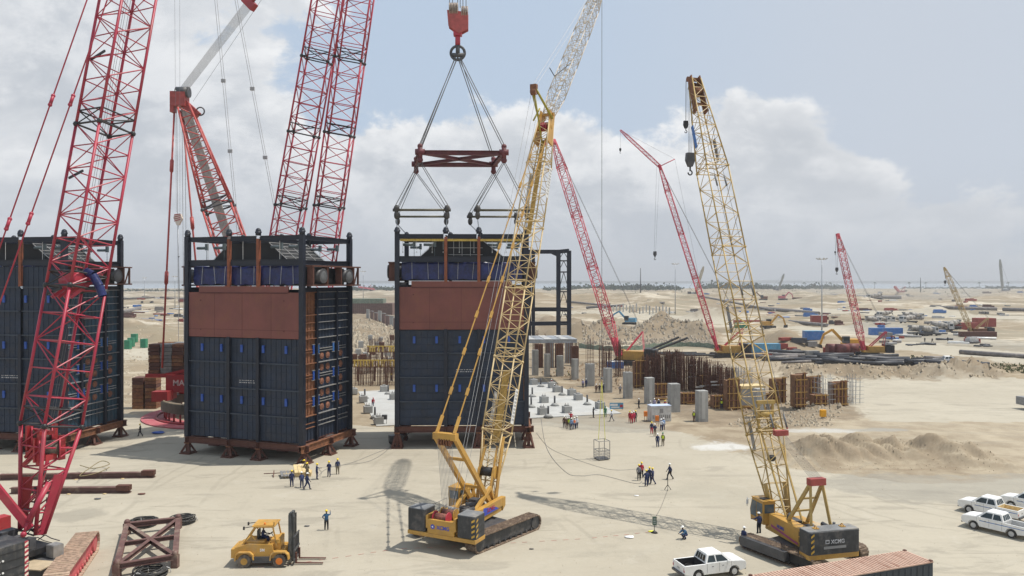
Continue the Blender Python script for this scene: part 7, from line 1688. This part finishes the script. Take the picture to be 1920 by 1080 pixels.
# ---------------------------------------------------------------- pickups
def bev(o, w):
    md = o.modifiers.new('edge', 'BEVEL'); md.width = w; md.segments = 2; md.limit_method = 'ANGLE'; md.angle_limit = R(35); return o
def pickup(label, loc_, rz, stripe=None, bed=None, s=1.0, group='white pickup trucks'):
    t = thing('pickup_truck', label, 'pickup truck', loc_, rz, group); t.scale = (s, s, s)
    arch = lambda cx: [(cx + .47 * math.cos(a), .38 + .47 * math.sin(a)) for a in [math.pi * k / 8 for k in range(9)]]
    fr_, re = 1.62, -1.50
    low = [(2.58, .45), (2.64, .75), (2.58, .98), (1.35, 1.08), (-2.60, 1.10), (-2.66, .9), (-2.62, .45)] + [(p[0], p[1]) for p in reversed(arch(re))][0:9] + [(p[0], p[1]) for p in reversed(arch(fr_))]
    m = MB()
    top = [(2.62, .5), (2.68, .86), (2.60, 1.08), (2.3, 1.16), (1.45, 1.22), (-.85, 1.22), (-.85, 1.18), (-2.64, 1.18), (-2.70, .95), (-2.64, .5)]
    poly = top + list(reversed([(x, z) for x, z in arch(re)])) + list(reversed([(x, z) for x, z in arch(fr_)]))
    for y0, y1 in ((-.92, -.80), (.80, .92)): m.prism(poly, y0, y1, 'y')
    m.bx(-.85, 2.60, -.80, .80, .42, 1.04); m.bx(-2.6, -.85, -.80, .80, .45, .62); m.bx(-2.68, -2.58, -.8, .8, .5, 1.18)
    m.prism([(1.4, 1.0), (2.66, .9), (2.58, 1.10), (2.3, 1.19), (1.4, 1.26)], -.8, .8, 'y'); b = m.build('body', white, t); bev(b, .05)
    # cabin with glass
    m = MB(); lo = [V((-.88, -.90, 1.2)), V((1.50, -.90, 1.2)), V((1.50, .90, 1.2)), V((-.88, .90, 1.2))]; hi = [V((-.66, -.70, 1.80)), V((.62, -.70, 1.82)), V((.62, .70, 1.82)), V((-.66, .70, 1.80))]; m.hexa(lo, hi)
    hi2 = [v + V((0, 0, .05)) for v in hi]; m.hexa([v for v in hi], [V((v.x * .96, v.y * .9, v.z)) for v in hi2]); cb = m.build('cabin', white, t); bev(cb, .05)
    def pane(nm, a, b_, c, d, off): q = MB(); q.add([a + off, b_ + off, c + off, d + off], [(0, 1, 2, 3)]); q.build(nm, glass, cb)
    for s_, i0, i1 in ((-1, 0, 1), (1, 3, 2)):
        L0, L1, H0, H1 = lo[i0], lo[i1], hi[i0], hi[i1]; off = V((0, s_ * .012, .004))
        f = lambda u, v: L0.lerp(L1, u).lerp(H0.lerp(H1, u), v)
        pane('side_window', f(.06, .12), f(.38, .12), f(.44, .86), f(.12, .86), off); pane('side_window', f(.42, .12), f(.86, .12), f(.88, .82), f(.52, .86), off)
    f = lambda u, v: lo[1].lerp(lo[2], u).lerp(hi[1].lerp(hi[2], u), v); pane('windscreen', f(.07, .1), f(.93, .1), f(.92, .9), f(.08, .9), V((.012, 0, .01)))
    f = lambda u, v: lo[0].lerp(lo[3], u).lerp(hi[0].lerp(hi[3], u), v); pane('rear_window', f(.1, .15), f(.9, .15), f(.9, .85), f(.1, .85), V((-.012, 0, .01)))
    q = MB()
    for u in (.3, .5, .7): q.bar(f(u, .1) + V((-.03, 0, 0)), f(u, .9) + V((-.03, 0, 0)), .02)
    q.build('window_bars', white, cb)
    m = MB(); m.bx(-2.55, -.9, -.79, .79, .625, .66); m.bx(-2.55, -.9, -.799, -.77, .66, 1.16); m.bx(-2.55, -.9, .77, .799, .66, 1.16); m.bx(-.92, -.88, -.77, .77, .66, 1.2); m.build('bed_liner', blk if bed is None else bed, t)
    for x in (fr_, re):
        for y in (-.80, .80):
            m = MB(); m.tube((x, y - .12, .38), (x, y + .12, .38), .38, 18); w = m.build('wheel', tyre, t); sg = 1 if y > 0 else -1; m = MB(); m.tube((x, y + sg * .12, .38), (x, y + sg * .135, .38), .23, 14); m.tube((x, y + sg * .135, .38), (x, y + sg * .15, .38), .07, 8); m.build('rim', lgrey, w)
    for y in (-.7, .7):
        MB().bx(2.58, 2.67, y - .16, y + .16, .74, .92).build('headlight', glassb, t); MB().bx(-2.69, -2.64, y * 1.18 - .07, y * 1.18 + .07, .72, 1.0).build('taillight', brightred, t)
        m = MB(); m.bx(1.0, 1.12, y * 1.42 - .1, y * 1.42 + .1, 1.12, 1.32); m.build('mirror', white, t)
    m = MB(); m.bx(2.6, 2.70, -.5, .5, .72, .9); m.bx(2.58, 2.69, -.85, .85, .42, .55); m.build('grille', blk, t); m = MB(); m.bx(-2.82, -2.66, -.82, .82, .42, .58); m.build('rear_bumper', dgrey, t); m = MB(); m.bx(-2.68, -2.662, -.2, .2, .76, .88); m.build('number_plate', lgrey, t)
    m = MB()
    for s_ in (-1, 1):
        for x in (-.75, .3, 1.35): m.bx(x, x + .015, s_ * .921 - .004, s_ * .921 + .004, .5, 1.18)
        for x in (-.35, .55): m.bx(x, x + .16, s_ * .925 - .008, s_ * .925 + .008, .93, .97)
    m.build('door_seam', dgrey, b)
    if stripe:
        m = MB()
        for s_ in (-1, 1): m.bx(-2.6, 1.1, s_ * .922 - .004, s_ * .922 + .004, .90, .96)
        m.build('stripe', bluec, b)
    return t
pickup('white pickup with open black bed at bottom edge, left of the right crane', V((15.3, 59.9, 0)), R(17))
pickup('nearest white pickup at right edge with blue side stripe', V((43.9, 70.0, 0)), R(126.5), True, lgrey)
pickup('white pickup parked directly behind the nearest one at right edge', V((46.4, 74.9, 0)), R(126.5), True, cream)
pickup('white pickup cut by the right edge, furthest of the three', V((51.4, 76.3, 0)), R(126.5), True)
pickup('dusty white pickup driving by the sand berm in the distance', GZ(1776, 682), R(-10), s=1.25)
rl_ = thing('road_roller', 'grey road roller drum entering the picture at the right edge', 'road roller', G(1945, 772), R(95)); m = MB(); m.tube((-.2, -1.1, .95), (-.2, 1.1, .95), .95, 20); m.build('drum', mgrey, rl_); m = MB(); m.bx(.9, 3.8, -1, 1, .8, 2.2); m.bx(-.8, 1, -1.25, -1.12, .8, 1.1); m.bx(-.8, 1, 1.12, 1.25, .8, 1.1); m.build('machine_body', mgrey, rl_)
# ---------------------------------------------------------------- things lying on the pad
TL, TR, BR_, BL = V((-34.5, 69.3, 0)), V((-30.6, 70.9, 0)), V((-26.7, 61.3, 0)), V((-30.3, 59.3, 0)); c0 = (TL + TR + BR_ + BL) / 4
lf = thing('brown_lifting_frame', 'brown rectangular lifting frame with X brace lying on the pad at lower left', 'lifting frame', c0)
brn = pm('brown_beam', (.13, .065, .055), .6, .2, 1.5, DUST, .4)
q4 = [p - c0 + V((0, 0, .85)) for p in (TL, TR, BR_, BL)]
for i in range(4): MB().ibeam(q4[i], q4[(i + 1) % 4], .42, .42, .06).build('frame_beam', brn, lf)
MB().ibeam(q4[0], q4[2], .34, .34, .05).build('cross_brace', brn, lf); MB().ibeam(q4[1], q4[3], .34, .33, .05).build('cross_brace', brn, lf); MB().ibeam((q4[0] + q4[3]) / 2, (q4[1] + q4[2]) / 2, .34, .35, .05).build('middle_beam', brn, lf)
for p in q4: m = MB(); m.box(p.x, p.y, .5, .5, .5, 1.0); m.sphere((p.x, p.y, 1.1), .28, u=8, w=5); m.build('corner_joint', brn, lf)
coilm = pm('greasy_coil', (.05, .048, .045), .6, .4, 3)
def coil(label, px, py, r, h, mt, sq=1.0):
    random.seed(int(px)); p = G(px, py); m = MB()
    for k in range(15): rr = r * random.uniform(.66, 1.05); m.ring((random.uniform(-.12, .12), random.uniform(-.12, .12), .08 + h * k / 9), (random.uniform(-.12, .12), random.uniform(-.12, .12), 1), rr, .05, 22, 5)
    o = m.build('cable_coil', mt); o.location = p; tag(o, label, 'cable coil', 'coils of wire rope')
    m = MB()
    for a in (.4, 2.2, 4.1): m.ring((r * .9 * math.cos(a), r * .9 * math.sin(a), h / 2), (-math.sin(a), math.cos(a), 0), .28 + h * .3, .03, 8, 4)
    m.build('tie', lgrey, o)
coil('coil of grey wire rope beside the brown frame, left one', 268, 985, 1.25, .3, coilm); coil('coil of wire rope on timber beside the brown frame, right one', 341, 980, 1.1, .3, coilm); coil('coil of wire rope below the brown frame at the bottom edge', 282, 1079, 1.2, .3, coilm)
def beamt(label, a, b): p, q = a, b; c = (p + q) / 2; t = thing('long_beam', label, 'steel beam', c, math.atan2(q.y - p.y, q.x - p.x), 'long brown beams on the pad'); L = (q - p).length; MB().ibeam((-L / 2, 0, .35), (L / 2, 0, .35), .6, .62, .07).build('beam', brn, t); m = MB(); m.bx(L / 2 - 1.4, L / 2, -.35, .35, .3, .85); m.tube((L / 2 - .3, -.4, .5), (L / 2 - .3, .4, .5), .28, 8); m.build('end_fitting', rustb, t); m = MB(); [m.bx(x - .15, x + .15, -.6, .6, 0, .06) for x in (-L * .3, 0, L * .3)]; m.build('packing_timber', cream, t)
beamt('long brown beam on the pad behind the red boom, further one with cables on it', V((-58.4, 88.2, 0)), V((-41.3, 89.4, 0))); beamt('long brown beam on the pad behind the red boom, nearer one', V((-53.5, 82.6, 0)), V((-40.9, 82.9, 0)))
def hose(label, pts, r, mt, cat='hose', z=.05):
    P_ = [G(*p) for p in pts]; out = []
    for i in range(len(P_) - 1):
        p0, p1, p2, p3 = P_[max(0, i - 1)], P_[i], P_[i + 1], P_[min(len(P_) - 1, i + 2)]
        for k in range(6): t = k / 6; out.append(.5 * ((2 * p1) + (p2 - p0) * t + (2 * p0 - 5 * p1 + 4 * p2 - p3) * t * t + (3 * p1 - p0 - 3 * p2 + p3) * t ** 3) + V((0, 0, z)))
    out.append(P_[-1] + V((0, 0, z))); o0 = out[0]; m = MB(); m.path([p - o0 for p in out], r, 5); o = m.build('hose' if cat == 'hose' else 'tape', mt); o.location = o0; tag(o, label, cat)
hose('thin cable looping over the pad from the left people to the lifted module', [(592, 900), (612, 880), (660, 868), (700, 852), (733, 838), (742, 825)], .02, mgrey); hose('second thin cable between the middle module people and the lifted module', [(600, 895), (603, 886), (600, 878), (640, 873), (690, 866), (722, 848), (735, 832)], .02, mgrey)
hose('upper thin hose curving from the lifted module to the rope group', [(1006, 812), (1030, 840), (1075, 860), (1130, 878), (1160, 882), (1194, 880)], .02, mgrey); hose('lower thin hose curving from the lifted module to the rope group', [(1014, 780), (1025, 840), (1060, 885), (1090, 893), (1125, 891), (1190, 907), (1204, 903)], .024, mgrey)
hose('thin line from the cable stand to the green sign', [(1252, 918), (1240, 950), (1228, 972)], .02, rope); hose('thin loose cables on the further brown beam', [(150, 884), (175, 890), (205, 882), (190, 876), (165, 892), (150, 905), (185, 898), (205, 888)], .05, pm('tan_cable', (.25, .2, .1), .7, .1), z=.75)
tp_ = MB(); random.seed(3)
pts = [(470, 1066), (560, 1056), (660, 1042), (740, 1030), (860, 1024), (1000, 1016), (1100, 1010), (1180, 1002), (1230, 996)]
for i in range(len(pts) - 1):
    a, b = G(*pts[i]), G(*pts[i + 1]); n = int((b - a).length / .5)
    for k in range(n):
        if k % 2: tp_.bar(a.lerp(b, k / n) + V((0, 0, .02)), a.lerp(b, (k + .9) / n) + V((0, 0, .02)), .05, .01)
tag(tp_.build('barrier_tape', pm('tape_red', (.55, .25, .2), .7, .1)), 'faded red and white barrier tape lying across the pad in front of the cranes', 'tape')
pk = thing('plank_pile', 'stack of cream timber planks with grey corrugated sheets by the workers', 'plank pile', G(552, 893), R(10))
for k in range(4):
    MB().bar((.3 + k * .45, -.6, .5), (-.1 + k * .45, 1.6, .95), .40, .12).build('plank', cream, pk); MB().bar((-1.2 + k * .36, -1.1, .3), (-1.6 + k * .36, 1.0, .42), .30, .10).build('sheet', mgrey, pk)
m = MB(); m.bx(-1.2, 1.9, -.4, 1.3, 0, .4); m.build('bearer', cream, pk)
m = thing('steel_trestle', 'thin rusty trestle lying left of the timber planks', 'trestle', G(514, 893)); MB().bar((-1.2, 0, .3), (1.0, .2, .35), .08).build('rail', rustb, m); MB().bar((.1, -.6, .05), (-.2, .6, .5), .1).build('leg', rustb, m)
def bag(label, px, py, s, mt=whitep):
    random.seed(int(px * 3)); p = G(px, py); q = MB(); q.sphere((0, 0, .1 * s), .6 * s, .4 * s, .10 * s, 12, 7); q.v = [(x * (1 + .3 * noise.noise(V((x * 3, y * 3, z * 3)))), y * (1 + .4 * noise.noise(V((y * 4, x * 3, z)))), max(0.01, z * (1 + .6 * noise.noise(V((x * 4, y * 4, 2)))))) for x, y, z in q.v]; o = q.build('sack', mt); o.location = p; tag(o, label, 'sack')
bag('crumpled white sack beside the jack stand near the workers', 565, 875, 1.3); bag('red and white sack beside the yellow helmets', 572, 873, .9, pinkred); bag('flat white sack on the pad near the barrier tape', 1181, 1008, .75); bag('small white sack on the pad below the rope group', 1193, 930, .45); bag('dark flat scrap on the pad below the nearer brown beam', 183, 936, .6, dgrey); bag('brown flat scrap right of the nearer brown beam end', 266, 927, .7, rustb); bag('small dark scrap between signaller and forklift', 575, 987, .45, dgrey); bag('dark rag on the pad right of the yellow crane', 996, 1030, .35, blk); bag('blue sheet crumpled near the ring mat', 296, 813, 1.6, bluet)
st = thing('sign_stand', 'small green sign on a round base stand on the sand', 'sign', G(1227, 999)); MB().tube((0, 0, 0), (0, 0, .18), .32, 12, .1).build('base', blk, st); MB().tube((0, 0, .1), (0, 0, 1.0), .03, 6).build('pole', blk, st); MB().bx(-.17, .2, -.03, .03, .7, 1.45).build('board', pm('sign_green', (.05, .10, .07), .6, .2), st); m = MB(); [m.bx(-.1, .12, -.036, -.031, z, z + .05) for z in (.85, 1.0, 1.15, 1.28)]; m.build('white_marks', lgrey, st)
bag('yellow cloth lying beside the green sign stand', 1221, 997, .5, slingy)
st = thing('cable_stand', 'black tripod cable stand beside the lone navy worker', 'stand', G(1252, 919)); m = MB(); [m.bar((0, 0, .6), (.4 * math.cos(a), .4 * math.sin(a), 0), .05) for a in (.3, 2.4, 4.5)]; m.build('tripod', blk, st); m = MB(); m.tube((0, 0, .5), (0, 0, 1.6), .04, 6); m.sphere((0, 0, 1.65), .1, u=8, w=5); m.build('pole', blk, st)
for (px, py, l) in ((1210.5, 791, 'orange paddle marker left of the people below the generator'), (1232, 800, 'orange box held up between the people below the generator'), (1543, 785, 'bright orange yellow cube on the sand below the formwork boxes')):
    t = thing('orange_marker', l, 'marker', GZ(px, py)); big = px > 1500; w = .45 if big else .28; MB().bx(-w, w, -w * .7, w * .7, .35 if big else .9, 1.45 if big else 1.7).build('panel', orange if not big else pm('marker_amber', (.75, .36, .01), .6, .05), t); m = MB(); m.bx(-.2, -.15, -.05, .05, 0, .5 if big else .95); m.bx(.15, .2, -.05, .05, 0, .5 if big else .95); m.build('leg', rustb, t)
for (px, py, l) in ((1094, 724, 'x'),): pass
bx_ = thing('small_cage_box', 'small black box on legs standing on the slab tip in the gap', 'box', V((G(721, 796).x, G(721, 796).y, .13))); MB().bx(-.4, .4, -.3, .3, .7, 1.4).build('box', dgrey, bx_); m = MB(); [m.bx(x - .03, x + .03, -.25, -.19, 0, .7) for x in (-.35, .35)]; m.build('leg', blk, bx_)

for o in list(sc.collection.objects):
    if o.type == 'MESH' and o.name.split('.')[0] in ('counterweight', 'rear_panel', 'engine_housing', 'side_housing', 'deck', 'mudguard', 'hood', 'cheek_plate', 'machine_house') and len(o.data.polygons) < 400: bev(o, .045)
    elif o.type == 'MESH' and o.name.split('.')[0] in ('shaft', 'block') and len(o.data.polygons) < 60: bev(o, .06)

# things that still share a label are told apart by their order in the photo, left to right
def nth(k): return ordn[k].replace('leftmost', 'first') if k < 10 else '%d%s' % (k + 1, 'th' if (k + 1) % 100 in (11, 12, 13) else {1: 'st', 2: 'nd', 3: 'rd'}.get((k + 1) % 10, 'th'))
by = {}
for o in sc.collection.objects:
    if o.parent is None and o.get('label'): by.setdefault(o['label'], []).append(o)
for lb, os_ in by.items():
    if len(os_) < 2: continue
    os_.sort(key=lambda o: o.location.x / max(1, o.location.y))
    for k, o in enumerate(os_): o['label'] = lb + ', %s from left' % nth(k)
